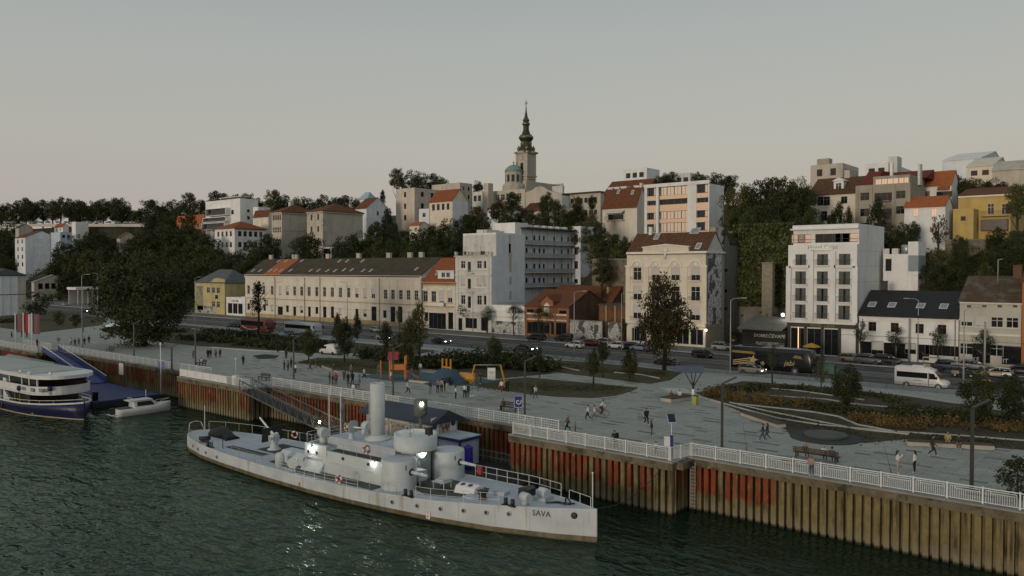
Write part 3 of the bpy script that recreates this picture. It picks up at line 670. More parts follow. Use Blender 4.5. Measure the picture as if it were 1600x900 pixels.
# lamps that are lit
def lamp_at(o, loc, e, r=.06, col=(1,.95,.85)):
    l = bpy.data.lights.new('lamp_light', 'POINT'); l.energy = e; l.shadow_soft_size = r; l.color = col
    x = bpy.data.objects.new('lamp_light', l); COL.objects.link(x); x.parent = o; x.location = loc; return x
for x, y, z, e, r in ((-1.9,-3.12,3.55,1.0,.085),(6.55,-2.98,3.3,.2,.055),(9.95,-.05,4.0,.6,.08)):
    o = part('wall_lamp', MB().box(x - .1, y + .1, z + .1, x + .1, y + .26, z + .3), greydk, ship)
    part('bulb', MB().ball((x, y, z), r), bulb_w, o); lamp_at(o,(x, y - .22, z - .05), e)
sp_ = part('signal_lantern', MB().lathe([(.32,-.5),(.62,-.25),(.64,1.1),(.60,1.16),(.1,1.2)],(6.7,3.0,7.1),20), mat('lantern_green_grey',(0.10,0.115,0.095),0.6), ship)
part('lantern_post', MB().tube((6.7,3.0,1.45),(6.7,3.0,6.7),.17), MATS['lantern_green_grey'], sp_)
part('bulb', MB().ball((7.25,2.6,7.95),.13), bulb_w, sp_); lamp_at(sp_,(7.5,2.3,7.95),5)
# lifebuoys hanging about the ship
def lifebuoy(p, ax, label):
    o = thing('lifebuoy', label, 'lifebuoy', p, 'lifebuoys on the warship')
    for k in range(8):
        n = 4; mb = MB(); rg = []
        q = Vector(ax).to_track_quat('Z', 'Y')
        for i in range(n + 1):
            an = 6.28318 * (k + i / n) / 8
            rg.append([q @ Vector(((.33 + .09 * math.cos(b)) * math.cos(an),(.33 + .09 * math.cos(b)) * math.sin(an),.09 * math.sin(b))) for b in [6.28318 * j / 6 for j in range(6)]])
        part('ring_segment', mb.loft(rg), orange_m if k % 2 else whitem, o)
lifebuoy(sw(-13.4,3.9,2.25),(.5,-1,0), 'orange and white lifebuoy on the stern rail beside the raised gun')
lifebuoy(sw(4.35,-4.83,2.0),(0,-1,0), 'orange and white lifebuoy on the river-side rail amidships')
lifebuoy(sw(4.3,-1.65,4.05),(0,-1,0), 'orange lifebuoy on the deckhouse wall below the funnel')
lifebuoy(sw(-2.9,2.2,4.6),(-.3,-1,0), 'red lifebuoy by the platform behind the stern-side ventilator')
lifebuoy(sw(6.5,2.55,5.0),(.6,-1,0), 'orange lifebuoy between funnel and bridge drum')
# mooring rope from bow to the quay
mb = MB(); A, B = sw(27.3,.2,2.4), Vector((-33.0,58.9,3.7))
mb.path([A.lerp(B, k / 10) - Vector((0,0,.9 * math.sin(math.pi * k / 10))) for k in range(11)],.03,5)
tag(part('mooring_rope', mb, blackm, None), 'thin dark mooring rope from the warship bow to the quay corner', 'rope')

# ---------------------------------------------------------------- landing stage behind the warship: pontoon, cabins, truss gangway
dkst = mat('pontoon_black_steel',(0.025,0.026,0.025),0.7, var=0.3)
po = thing('floating_pontoon', 'low black floating pontoon between the warship and the quay wall', 'pontoon',(0,0,0))
part('deck', MB().box(-80,55.4,-.6,-46,61.6,.75), dkst, po)
mb = MB()
for k in range(9): mb.tube((-60 + k * 1.7,61.3,.75),(-60 + k * 1.7,61.3,1.8),.03,.03,5)
for z in (1.2,1.8): mb.tube((-60,61.3, z),(-46.4,61.3, z),.025,.025,5)
part('guard_rail', mb, railg, po)
blueroof = mat('cabin_roof_slate',(0.035,0.045,0.062),0.6, var=0.2)
cb = thing('ticket_cabin', 'small floating cabin with dark roof and picture posters behind the funnel', 'cabin',(0,0,0))
part('wall', MB().box(-68.6,57.2,.75,-58.2,60.9,4.6), mat('cabin_cream',(0.33,0.31,0.27),0.7), cb)
part('roof', MB().prism_x([(56.6,4.66),(61.4,4.66),(61.4,4.8),(59,5.9),(56.6,4.8)],-69.2,-57.6), blueroof, cb)
def poster_mat():
    m, n, b, L = node_mat('poster_print'); g = N(n, 'ShaderNodeNewGeometry')
    t = N(n, 'ShaderNodeTexNoise'); t.inputs['Scale'].default_value = 1.6; t.inputs['Detail'].default_value = 7; L(g.outputs['Position'], t.inputs['Vector'])
    r = N(n, 'ShaderNodeValToRGB'); L(t.outputs[0], r.inputs[0]); r.color_ramp.interpolation = 'CONSTANT'
    E = r.color_ramp.elements; E[0].color = (.05,.04,.03,1); E[1].position = .46; E[1].color = (.42,.40,.36,1)
    for p_, c_ in ((.40,(.28,.10,.06)),(.56,(.46,.36,.26))): k = E.new(p_); k.color = (*c_,1)
    L(r.outputs[0], b.inputs['Base Color']); b.inputs['Roughness'].default_value = .6; return m
pm = poster_mat()
for x in (-68,-64.6,-61.3):
    f_ = part('poster_board', MB().box(x,57.12,2.5, x + 3.0,57.18,4.4), whitem, cb); part('poster', MB().box(x + .12,57.10,2.65, x + 2.88,57.125,4.25), pm, f_)
f_ = part('poster_board', MB().box(-58.17,56.9,3.4,-58.1,60.6,5.3), whitem, cb); part('poster', MB().box(-58.095,58.0,3.6,-58.07,59.6,5.1), pm, f_)
for y in (57.4,60.1): part('emblem', MB().lathe([(.34,0),(.32,.02)],(-58.09, y,4.4),14, ax=(1,0,0)), mat('emblem_blue',(0.05,0.07,0.16),.5), f_)
c2 = thing('site_container', 'white container cabin with blue edging behind the rear turret', 'container',(0,0,0))
part('wall', MB().box(-57.6,57.4,.75,-54.6,60.2,3.35), mat('container_white',(0.42,0.47,0.55),0.6, var=.1, streak=.2), c2)
part('roof', MB().box(-57.8,57.2,3.36,-54.4,60.4,3.62), mat('container_roof',(0.36,0.42,0.42),0.7), c2)
part('blue_edging', MB().box(-57.82,57.18,3.30,-54.38,57.24,3.56).box(-54.42,57.2,3.30,-54.36,60.4,3.56).box(-54.66,57.3,.8,-54.5,57.5,3.3), mat('edging_blue',(0.035,0.03,0.16),.5), c2)
part('door', MB().box(-54.59,58.2,.8,-54.54,59.1,2.8), mat('container_door',(0.30,0.34,0.42),.6), c2)
o = thing('water_tank', 'upright blue plastic tank beside the white container', 'tank',(-53.6,57.6,.75)); part('body', MB().lathe([(.42,0),(.44,.1),(.44,2.1),(.40,2.25),(.2,2.3)],(0,0,0),16), mat('tank_blue',(0.05,0.03,0.32),.4), o); part('cap', MB().lathe([(.14,2.3),(.13,2.4)],(0,0,0),10), blackm, o)
# black truss gangway
gw = thing('truss_gangway', 'dark steel truss gangway sloping from the quay down to the pontoon', 'gangway',(0,0,0))
A0, B0 = Vector((-96.0,58.3,4.3)), Vector((-70.5,56.2,.95)); trm = mat('truss_steel',(0.095,0.098,0.092),0.6, var=.2)
for off in (0,1.9):
    A, B = A0 + Vector((.2, off,0)), B0 + Vector((.2, off,0)); K = 14; mb = MB(); H = Vector((0,0,1.35))
    mb.bar(A, B,.12,.14).bar(A + H, B + H,.12,.14)
    for k in range(K + 1):
        P = A.lerp(B, k / K); mb.bar(P, P + H,.06,.06)
        if k < K: Q = A.lerp(B,(k + .5) / K); mb.bar(P, Q + H,.055,.055).bar(Q + H, A.lerp(B,(k + 1) / K),.055,.055)
    part('side_truss', mb, trm, gw)
mb = MB(); mb.bar(A0 + Vector((.2,.95,-.02)), B0 + Vector((.2,.95,-.02)),1.75,.06); part('walkway', mb, dkst, gw)
o = thing('pontoon_lamp', 'lit yellow lamp on a short post beside the truss gangway', 'lamp',(-77.4,57.6,.75)); part('post', MB().tube((0,0,0),(0,0,1.6),.05), trm, o); part('bulb', MB().ball((0,-.1,1.75),.14), bulb_y, o); lamp_at(o,(0,-.4,1.8),22,.1,(1,.78,.42))
# ---------------------------------------------------------------- blue and white passenger boat, blue landing stage, motor boat
bw = mat('boat_white',(0.60,0.61,0.60),0.45, var=0.08, streak=0.12); bb = mat('boat_blue',(0.014,0.017,0.058),0.4, var=0.15); bdk = mat('boat_deck',(0.10,0.095,0.08),0.8)
wood = mat('boat_wood',(0.14,0.085,0.04),0.6, var=.2)
roofm = mat('awning_grey',(0.40,0.41,0.37),0.8, var=0.08)
boat = thing('passenger_boat', 'two-deck white and dark blue passenger boat moored by the blue pontoon', 'boat',(-134.2,44.7,0), None, R(3)); boat.scale = (1,.76,1)
BW = [(-26,5.2),(5,5.3),(11,5.1),(15,4.3),(18,2.9),(20,1.3),(20.8,.15)]
def bhw(x): return lin(BW, x)
XB = [-26,-10,0,5,8,11,13,15,16.5,18,19,20,20.8]
def bdz(x): return 1.75 + max(0, x - 8) ** 1.6 * .010
rg = []
for x in XB:
    h, d = bhw(x), bdz(x); fl = .82 - .28 * smooth((x - 8) / 12)
    rg.append([(x,-h * fl * .7,-.8),(x,-h * fl,0),(x,-h * fl - .02,.22),(x,-h * .97,1.1),(x,-h, d),(x, h, d),(x, h * .97,1.1),(x, h * fl + .02,.22),(x, h * fl,0),(x, h * fl * .7,-.8)][::-1])
part('hull', MB().loft(rg), bb, boat)
mb = MB()
for a, b in zip(XB[:-1], XB[1:]):
    fa, fb = .82 - .28 * smooth((a - 8) / 12),.82 - .28 * smooth((b - 8) / 12)
    mb.quad((a,-bhw(a) * fa - .05,.05),(b,-bhw(b) * fb - .05,.05),(b,-bhw(b) * fb - .06,.22),(a,-bhw(a) * fa - .06,.22))
part('boot_stripe', mb, mat('boot_cream',(0.33,0.29,0.19),.6), boat)
mb = MB()
for sgn in (-1,1):
    for a, b in zip(XB[:-1], XB[1:]):
        mb.bar((a, sgn * bhw(a), bdz(a) + .06),(b, sgn * bhw(b), bdz(b) + .06),.16,.2)
        if a >= 8 or True: mb.bar((a, sgn * bhw(a), bdz(a) + .55),(b, sgn * bhw(b), bdz(b) + .55),.06,.06)
part('gunwale', mb, bw, boat)
mb = MB()
for i in range(12): x = -8 + i * 2.3; mb.tube((x,-bhw(x), bdz(x)),(x,-bhw(x), bdz(x) + .55),.03,.03,5)
part('rail_posts', mb, bw, boat)
part('main_deck', MB().prism([(-26,-5.0),(11,-4.9),(15,-4.1),(18,-2.7),(19.8,-1.2),(19.8,1.2),(18,2.7),(15,4.1),(11,4.9),(-26,5)],1.70,1.78), bdk, boat)
sal = part('saloon', MB().box(-26,-4.3,1.78,12,4.3,3.3), mat('saloon_dark',(0.03,0.028,0.024),.5), boat)
for k in range(9): part('window', MB().box(-24 + k * 3.6,-4.34,2.05,-21.2 + k * 3.6,-4.31,3.1), glassd, sal)
part('stairs', MB().box(6.0,-4.9,1.8,6.5,-4.4,2.2).box(5.5,-4.9,1.8,6.0,-4.4,2.55).box(5.0,-4.9,1.8,5.5,-4.4,2.9).box(4.5,-4.9,1.8,5.0,-4.4,3.2), bw, boat)
part('pillar', MB().box(8.2,-4.9,1.8,8.5,-4.6,3.3), wood, boat); part('pillar', MB().box(9.8,-4.9,1.8,10.1,-4.6,3.3), wood, boat)
part('pillar', MB().box(3.4,-5.15,1.5,3.9,-4.8,3.3), bw, boat)
# upper deck with its white bulwark, rounded forward
def round_front(hwid, x1, r, x0=-26, k=7):
    return [(x0,-hwid)] + [(x1 - r + r * math.sin(a),-hwid + r - r * math.cos(a)) for a in [math.pi / 2 * i / k for i in range(k + 1)]] + [(x1 - r + r * math.cos(a), hwid - r + r * math.sin(a)) for a in [math.pi / 2 * i / k for i in range(k + 1)]] + [(x0, hwid)]
pf = round_front(5.2,17.3,4.4); pin = round_front(4.95,17.05,4.2)
part('upper_deck', MB().prism(pf,3.28,3.5), bw, boat)
mb = MB(); K = len(pf)
for i in range(K - 1):
    a, b, c_, d_ = pf[i], pf[i + 1], pin[i + 1], pin[i]
    top = 4.45 if a[0] > -.5 else 4.0
    n = mb.pts([(*a,3.45),(*b,3.45),(*b,4.45),(*a,4.45),(*d_,3.45),(*c_,3.45),(*c_,4.45),(*d_,4.45)])
    for q in ((0,1,2,3),(5,4,7,6),(3,2,6,7)): mb.face([n + j for j in q])
part('bulwark', mb, bw, boat)
for x in (11.2,13.3,15.0): part('bulwark_panel', MB().box(x,-5.24 + max(0, x - 12.9) * .35,3.75, x + 1.4,-5.17 + max(0, x - 12.9) * .35,4.25), mat('panel_glass',(0.20,0.25,0.28),.25), boat)
mb = MB()
for i in range(26): x = -25 + i * 1.0; mb.box(x,-5.1,4.45, x + .35,-5.05,4.75)
mb.box(-26,-5.12,4.75,2,-5.02,4.85); part('slatted_rail', mb, bw, boat)
part('cabin', MB().box(5.5,-4.3,3.5,14.2,4.3,5.55), mat('cabin_dark_glass',(0.02,0.02,0.018),.2), boat)
for x, y in ((2.9,-5.0),(5.5,-4.4),(9.6,-4.4),(11.9,-4.4),(14.2,-4.3),(-4,-5.0),(-11,-5.0)): part('pillar', MB().box(x, y - .02,3.5, x + .3, y + .2,5.6), bw, boat)
part('counter', MB().box(4.2,-4.8,3.5,5.3,-4.3,4.9), bw, boat)
part('roof', MB().prism(round_front(5.3,18.2,4.6),5.5,5.95), bw, boat)
part('awning', MB().prism_x([(-5.0,6.0),(0,6.15),(5.0,6.0),(5.0,5.96),(-5,5.96)],-26,6.0), roofm, boat)
part('awning', MB().prism_x([(-4.6,6.0),(0,6.12),(4.6,6.0),(4.6,5.96),(-4.6,5.96)],6.4,13.0), roofm, boat)
for x, y in ((9.0,-4.2),(15,-2.4),(12,-4.3)): part('roof_light', MB().lathe([(.3,0),(.3,.2),(.2,.32),(.05,.36)],(x, y,5.95),10), bw, boat)
for x, y, z in ((10.6,-5.35,3.95),(16.6,-3.4,4.25)):
    o = part('fender', MB().ball((x, y, z),.38,14,8), bb, boat); part('fender_line', MB().tube((x, y, z - .35),(x, y, z - .9),.05), blackm, o)
for x in (1.0,4.3): part('tyre_fender', MB().ring((x,-5.25,1.0),.42,.16,(0,1,0),14,6), blackm, boat)
part('hull_patch', MB().box(10.5,-3.95,.35,12.3,-3.9,.8), MATS['boot_cream'], boat)
# green tarpaulin roof of the next boat behind
o = thing('moored_barge', 'low barge with a pale green pitched roof behind the passenger boat', 'barge',(0,0,0))
part('roof', MB().prism_x([(53.2,3.1),(58.4,3.1),(55.8,4.2)],-172,-150), mat('green_tarp',(0.20,0.25,0.22),.8, var=.12), o)
part('wall', MB().box(-171.5,53.6,.4,-150.5,58.0,3.1), bdk, o); part('hull', MB().box(-173,53,-.5,-149,58.6,.6), dkst, o)
# blue pontoon and gangway
bl = mat('pontoon_blue',(0.036,0.046,0.135),0.6, var=0.2, scale=.7, dirt=((0.03,0.032,0.075),.5,.56))
o = thing('blue_pontoon', 'flat blue landing pontoon with black guard rail beside the motor boat', 'pontoon',(0,0,0))
part('deck', MB().box(-148.5,50.5,.75,-122,60.6,.95), bl, o); part('hull', MB().box(-148.7,50.3,-.6,-121.8,60.8,.74), dkst, o)
mb = MB()
for k in range(7): mb.tube((-134 + k * 1.95,50.9,.95),(-134 + k * 1.95,50.9,2.0),.035,.035,5)
for z in (1.45,2.0): mb.tube((-134,50.9, z),(-122.3,50.9, z),.03,.03,5)
part('guard_rail', mb, dkst, o)
part('bollard', MB().lathe([(.4,0),(.4,1.1),(.5,1.15),(.5,1.3)],(-123.5,51.4,.95),12), blackm, o)
blg = mat('gangway_blue',(0.055,0.072,0.20),0.6, var=0.2, scale=.7); o = thing('blue_gangway', 'wide blue ramp with pale handrails sloping down from the quay', 'gangway',(0,0,0))
A, B = Vector((-169.2,61.2,4.55)), Vector((-141,58.2,1.05))
for q in (0,.2,.4,.6,.8): part('ramp_panel', MB().bar(A.lerp(B, q) + Vector((0,.9,0)), A.lerp(B, q + .197) + Vector((0,.9,0)),2.7,.12), blg, o)
for off in (-.55,2.35):
    D = Vector((0, off,0)); part('side_panel', MB().bar(A + D + Vector((0,0,.35)), B + D + Vector((0,0,.35)),.08,.8), blg, o)
    part('handrail', MB().bar(A + D + Vector((0,0,1.1)), B + D + Vector((0,0,1.1)),.1,.1), rail_m, o)
    for q in range(8): P = A.lerp(B, q / 7) + D; part('rail_post', MB().tube(P, P + Vector((0,0,1.08)),.04,.04,6), bl, o)
o = thing('pontoon_notice_board', 'white notice board on dark posts standing on the blue pontoon', 'sign',(-134.5,60.2,.95))
part('board', MB().box(-.8,-.05,2.0,.8,.05,3.9), whitem, o); part('post', MB().box(-.95,-.06,0,-.82,.06,3.6), redm, o); part('post', MB().box(.82,-.06,0,.95,.06,4.2), blackm, o)
# motor boat
mo = thing('motor_boat', 'small white cabin motor boat with open stern tied up at the rusty quay corner', 'boat',(-112.9,53.5,0), None, R(88))
MBW = [(-3.9,1.15),(-2,1.3),(1,1.25),(2.6,.85),(3.6,.35),(4.0,.03)]
rg = []
for x in (-3.9,-3.2,-2,0,1,2,2.6,3.2,3.6,4.0):
    h = lin(MBW, x); d = .95 + max(0, x) * .085
    rg.append([(x,-h * .6,-.25),(x,-h * .85,.05),(x,-h,.55),(x,-h * 1.03, d),(x,-h * .9, d + .03),(x, h * .9, d + .03),(x, h * 1.03, d),(x, h,.55),(x, h * .85,.05),(x, h * .6,-.25)][::-1])
part('hull', MB().loft(rg), bw, mo)
part('cockpit', MB().box(-3.6,-.9,.6,-1.5,.9,1.0), bdk, mo)
cbn = part('cabin', MB().loft([[(-1.6, s * w_, z) for s, w_, z in ((-1,1.0,.95),(-1,.85,1.95),(1,.85,1.95),(1,1.0,.95))], [(.9, s * w_, z) for s, w_, z in ((-1,1.0,.95),(-1,.8,1.95),(1,.8,1.95),(1,1.0,.95))], [(2.1, s * w_, z) for s, w_, z in ((-1,.75,1.0),(-1,.72,1.15),(1,.72,1.15),(1,.75,1.0))]], False), bw, mo)
for sgn in (-1,1): part('window', MB().quad((-1.2, sgn * 1.0,1.2),(1.2, sgn * .965,1.2),(.8, sgn * .86,1.8),(-1.2, sgn * .9,1.8)), glassd, cbn)
part('windscreen', MB().quad((1.0,-.7,1.92),(1.95,-.65,1.25),(1.95,.65,1.25),(1.0,.7,1.92)), glassd, cbn)
part('roof', MB().box(-2.3,-.95,1.95,.95,.95,2.05), bw, cbn); part('roof_rail', MB().path([(-1.8,-.7,2.05),(-1.8,-.7,2.35),(-1.8,.7,2.35),(-1.8,.7,2.05)],.04), bw, cbn)
part('mast', MB().tube((.4,0,2.05),(.4,0,3.3),.04), bw, mo); part('outboard_motor', MB().box(-4.5,-.25,.3,-3.95,.25,1.2), blackm, mo); part('bow_rail', MB().path([(1.8,-.7,1.1),(2.2,-.7,1.55),(3.8,0,1.75),(2.2,.7,1.55),(1.8,.7,1.1)],.025), rail_m, mo)
part('swim_platform', MB().box(-4.6,-1.0,.25,-3.9,1.0,.33), bw, mo)
o = thing('signal_mast', 'tall white mast with two small blue pennants behind the motor boat', 'mast',(-121.9,60.6,.9))
part('pole', MB().tube((0,0,0),(0,0,7.6),.09,.06), whitem, o); part('lamp_head', MB().lathe([(.12,0),(.14,.1),(.1,.5)],(0,0,7.6),8), whitem, o)
for d_ in (-.9,.25): part('pennant', MB().quad((d_,.0,5.2),(d_ + .75,.1,5.1),(d_ + .7,.15,3.9),(d_ + .05,.02,4.0)), mat('pennant_blue',(0.12,0.19,0.36),.8), o)
# ---------------------------------------------------------------- building kit
pane_m = mat('window_glass',(0.012,0.014,0.016),0.06, var=0, spec=0.6)
sunset_m = mat('sunset_glass',(0.95,0.82,0.68),0.12, var=0, metal=1.0)  # mirror panes with the warmth of the sunset put into their colour
frame_w = mat('window_frame_white',(0.55,0.55,0.52),0.6, var=.1); frame_b = mat('window_frame_brown',(0.09,0.06,0.04),0.6, var=.1); frame_g = mat('window_frame_grey',(0.10,0.10,0.10),.5, var=.1)
shut_m = mat('roller_shutter',(0.48,0.47,0.44),0.7, var=.06); curt_m = mat('curtain_grey_green',(0.085,0.10,0.085),0.7, var=.25, scale=5.0)
FR = {'w': frame_w, 'b': frame_b, 'g': frame_g}
_win = {}
def window_meshes(style, w, h, fr):
    key = (style, round(w,2), round(h,2), fr)
    if key in _win: return _win[key]
    f = MB(); t = .07; d = .08                                   # local: x across, z up, outward -y; origin bottom centre
    f.box(-w / 2,0,0,-w / 2 + t, d, h).box(w / 2 - t,0,0, w / 2, d, h).box(-w / 2 + t,0,0, w / 2 - t, d, t).box(-w / 2 + t,0, h - t, w / 2 - t, d, h)
    if style in ('case', 'blind', 'half'):
        f.box(-.04,.005, t,.04, d - .005, h - t)
        if h > 1.3: f.box(-w / 2 + t,.007, h * .66 - .035,-.04, d - .007, h * .66 + .035).box(.04,.007, h * .66 - .035, w / 2 - t, d - .007, h * .66 + .035)
    elif style == 'grid':
        f.box(-.04,.005, t,.04, d - .005, h - t)
        for q in (.33,.66): f.box(-w / 2 + t,.007, h * q - .03,-.04, d - .007, h * q + .03).box(.04,.007, h * q - .03, w / 2 - t, d - .007, h * q + .03)
    elif style in ('wide', 'glow', 'shop'):
        k = max(2, int(w / 1.3))
        for i in range(1, k): x = -w / 2 + i * w / k; f.box(x - .035,.005, t, x + .035, d - .005, h - t)
    p = MB().box(-w / 2 + t * .5, d * .55, t * .5, w / 2 - t * .5, d * .75, h - t * .5)
    s = None
    if style == 'blind': s = MB().box(-w / 2 + t,-.03, h * .10, w / 2 - t,.0, h - t)
    elif style == 'half': s = MB().box(-w / 2 + t,-.03, h * .42, w / 2 - t,.0, h - t)
    elif style == 'curt':
        s = MB(); k = 10; a = s.pts([(-w / 2 + t + (w - 2 * t) * i / k,-.012 - .02 * (i % 2), z) for z in (t, h - t) for i in range(k + 1)])
        for i in range(k):
            if i in (4,5): continue
            s.face((a + i, a + i + 1, a + k + 2 + i, a + k + 1 + i))
    r = (f.mesh('window', FR[fr]), p.mesh('pane', sunset_m if style == 'glow' else pane_m), s.mesh('curtain' if style == 'curt' else 'shutter', curt_m if style == 'curt' else shut_m) if s else None)
    _win[key] = r; return r
_sill = {}
def put_window(parent, p, rz, w, h, style, fr='w', sill=None):
    a, b, s = window_meshes(style, w, h, fr)
    o = link('door' if style in ('door',) else 'window', a, parent, p, rz); link('pane', b, o)
    if s: link('curtain' if style == 'curt' else 'shutter', s, o)
    if sill:
        k = round(w,2), sill.name
        if k not in _sill: _sill[k] = MB().box(-w / 2 - .12,-.34,-.10, w / 2 + .12,0.0,-.005).mesh('sill', sill)
        link('sill', _sill[k], o)
    return o
def wall_with_holes(mb, o, u, n, W, H, holes, dep=.22):
    """a wall W x H at o running along u, outward normal n; holes (u0, u1, v0, v1)"""
    o = Vector(o); u = Vector(u); n = Vector(n); Z = Vector((0,0,1))
    xs = sorted({0.0, W, *[max(0, min(W, q)) for h in holes for q in h[:2]]}); zs = sorted({0.0, H, *[max(0, min(H, q)) for h in holes for q in h[2:4]]})
    P = lambda a, b: o + u * a + Z * b
    for a, b in zip(xs[:-1], xs[1:]):
        for c, d in zip(zs[:-1], zs[1:]):
            if b - a < 1e-4 or d - c < 1e-4: continue
            m = ((a + b) / 2,(c + d) / 2)
            if any(h[0] < m[0] < h[1] and h[2] < m[1] < h[3] for h in holes): continue
            mb.quad(P(a, c), P(b, c), P(b, d), P(a, d))
    for h in holes:
        a, b, c, d = h[:4]; q = -n * dep
        mb.quad(P(a, c), P(a, c) + q, P(b, c) + q, P(b, c)); mb.quad(P(a, d), P(b, d), P(b, d) + q, P(a, d) + q)
        mb.quad(P(a, c), P(a, d), P(a, d) + q, P(a, c) + q); mb.quad(P(b, c), P(b, c) + q, P(b, d) + q, P(b, d))
        mb.quad(P(a, c) + q, P(b, c) + q, P(b, d) + q, P(a, d) + q)
class B:
    """an axis-aligned house: front towards the river (-Y), side towards +X. Corner columns are given where sight lines meet its planes."""
    def __init__(s, name, label, xl, xr, xs, t, ytop, wall, z0=None, depth=None, cat='building', group=None, s1=None):
        s.t = t; s.s1 = on_t(xr,420, t).x if s1 is None else s1; s.s0 = on_t(xl,420, t).x
        s.t1 = on_s(xs,420, s.s1).y if xs and depth is None else t + (depth or 12)
        s.z1 = z_at(ytop, Vector((s.s1, t,0))); s.z0 = (4.4 if t < 160 else hill_z(s.s1, t) - 6) if z0 is None else z0
        s.wall = wall; s.F = []; s.S = []; s.o = thing(name, label, cat,(0,0,0), group)
    def fx(s, px): return on_t(px,420, s.t).x
    def sy(s, px): return on_s(px,420, s.s1).y
    def zf(s, py, px): p = on_t(px,420, s.t); return z_at(py, p)
    def zs(s, py, px): p = on_s(px,420, s.s1); return z_at(py, p)
    def front(s, cols, w, yt, yb, xref, style='case', fr='w', sill=None):
        za, zb = s.zf(yb, xref), s.zf(yt, xref)
        for i, c in enumerate(cols):
            st = style[i % len(style)] if isinstance(style,(list, tuple)) else style
            x = s.fx(c); s.F.append((x - w / 2, x + w / 2, za, zb, st, fr, sill))
    def side(s, cols, w, yt, yb, xref, style='case', fr='w', sill=None):
        za, zb = s.zs(yb, xref), s.zs(yt, xref)
        for i, c in enumerate(cols):
            st = style[i % len(style)] if isinstance(style,(list, tuple)) else style
            y = s.sy(c); s.S.append((y - w / 2, y + w / 2, za, zb, st, fr, sill))
    def grid(s, which, n, rows, w, h, z_first, dz_, style='case', fr='w', sill=None, margin=.08, styles=None):
        L0, L1 = (s.s0, s.s1) if which == 'F' else (s.t, s.t1); m = (L1 - L0) * margin
        if s.t > 160: z_first = s.z1 - 1.1 - h - (rows - 1) * dz_        # hill houses: rows hang from the eaves
        w = min(w,(L1 - L0 - 2 * m) / n * .7)
        for r in range(rows):
            for i in range(n):
                c = L0 + m + (L1 - L0 - 2 * m) * (i + .5) / n; z = z_first + r * dz_
                st = style if not styles else styles[(i * 7 + r * 3) % len(styles)]
                (s.F if which == 'F' else s.S).append((c - w / 2, c + w / 2, z, z + h, st, fr, sill))
    def build(s, top=True):
        mb = MB(); H = s.z1 - s.z0
        wall_with_holes(mb,(s.s0, s.t, s.z0),(1,0,0),(0,-1,0), s.s1 - s.s0, H, [(a - s.s0, b - s.s0, c - s.z0, d - s.z0) for a, b, c, d, *_ in s.F])
        wall_with_holes(mb,(s.s1, s.t, s.z0),(0,1,0),(1,0,0), s.t1 - s.t, H, [(a - s.t, b - s.t, c - s.z0, d - s.z0) for a, b, c, d, *_ in s.S])
        mb.quad((s.s0, s.t1, s.z0),(s.s0, s.t, s.z0),(s.s0, s.t, s.z1),(s.s0, s.t1, s.z1)); mb.quad((s.s1, s.t1, s.z0),(s.s0, s.t1, s.z0),(s.s0, s.t1, s.z1),(s.s1, s.t1, s.z1))
        if top: mb.quad((s.s0, s.t, s.z1),(s.s1, s.t, s.z1),(s.s1, s.t1, s.z1),(s.s0, s.t1, s.z1))
        s.w = part('wall', mb, s.wall, s.o)
        for a, b, c, d, st, fr, si in s.F:
            if st != 'hole': put_window(s.o,((a + b) / 2, s.t + .12, c),0, b - a, d - c, st, fr, si)
        for a, b, c, d, st, fr, si in s.S:
            if st != 'hole': put_window(s.o,(s.s1 - .12,(a + b) / 2, c), R(90), b - a, d - c, st, fr, si)
        return s
    def band(s, z, h, out, m, side=True, name='cornice'):
        e = s.t1 if side else s.t
        mb = MB().box(s.s0 - .0, s.t - out, z, s.s1 + (out if side else 0), s.t - .003, z + h)
        if side: mb.box(s.s1 + .003, s.t - .003, z + .002, s.s1 + out, s.t1, z + h - .002)
        return part(name, mb, m, s.o)
    def gable(s, zr, m, over=.4, ridge=.5, gm=None, name='roof', left=True):       # ridge along X
        r = s.t + (s.t1 - s.t) * ridge; k = (zr - s.z1) / (r - s.t); k2 = (zr - s.z1) / (s.t1 - r); th = .18
        P = [(s.t - over, s.z1 - over * k + .04),(r, zr + .04),(s.t1 + over, s.z1 - over * k2 + .04),(s.t1 + over, s.z1 - over * k2 + .04 + th),(r, zr + th + .04),(s.t - over, s.z1 - over * k + .04 + th)]
        s.roof = part(name, MB().prism_x(P, s.s0 - .15, s.s1 + .15), m, s.o)
        for xa in (s.s1 - .3, s.s0): part('gable', MB().prism_x([(s.t, s.z1 + .01),(s.t1, s.z1 + .01),(r, zr)], xa, xa + .3), gm or s.wall, s.o)
        s.slope = lambda y: s.z1 + .04 + th + (y - s.t) * k
        return s
    def gable_y(s, zr, m, over=.3, gm=None):                                        # ridge along Y, gable to the river
        c = (s.s0 + s.s1) / 2; k = (zr - s.z1) / (c - s.s0); th = .18
        P = [(s.s0 - over, s.z1 - over * k),(c, zr),(s.s1 + over, s.z1 - over * k),(s.s1 + over, s.z1 - over * k + th),(c, zr + th),(s.s0 - over, s.z1 - over * k + th)]
        s.roof = part('roof', MB().prism_y(P, s.t - .2, s.t1 + .2), m, s.o)
        part('gable', MB().prism_y([(s.s0, s.z1 + .01),(s.s1, s.z1 + .01),(c, zr)], s.t, s.t + .3), gm or s.wall, s.o); return s
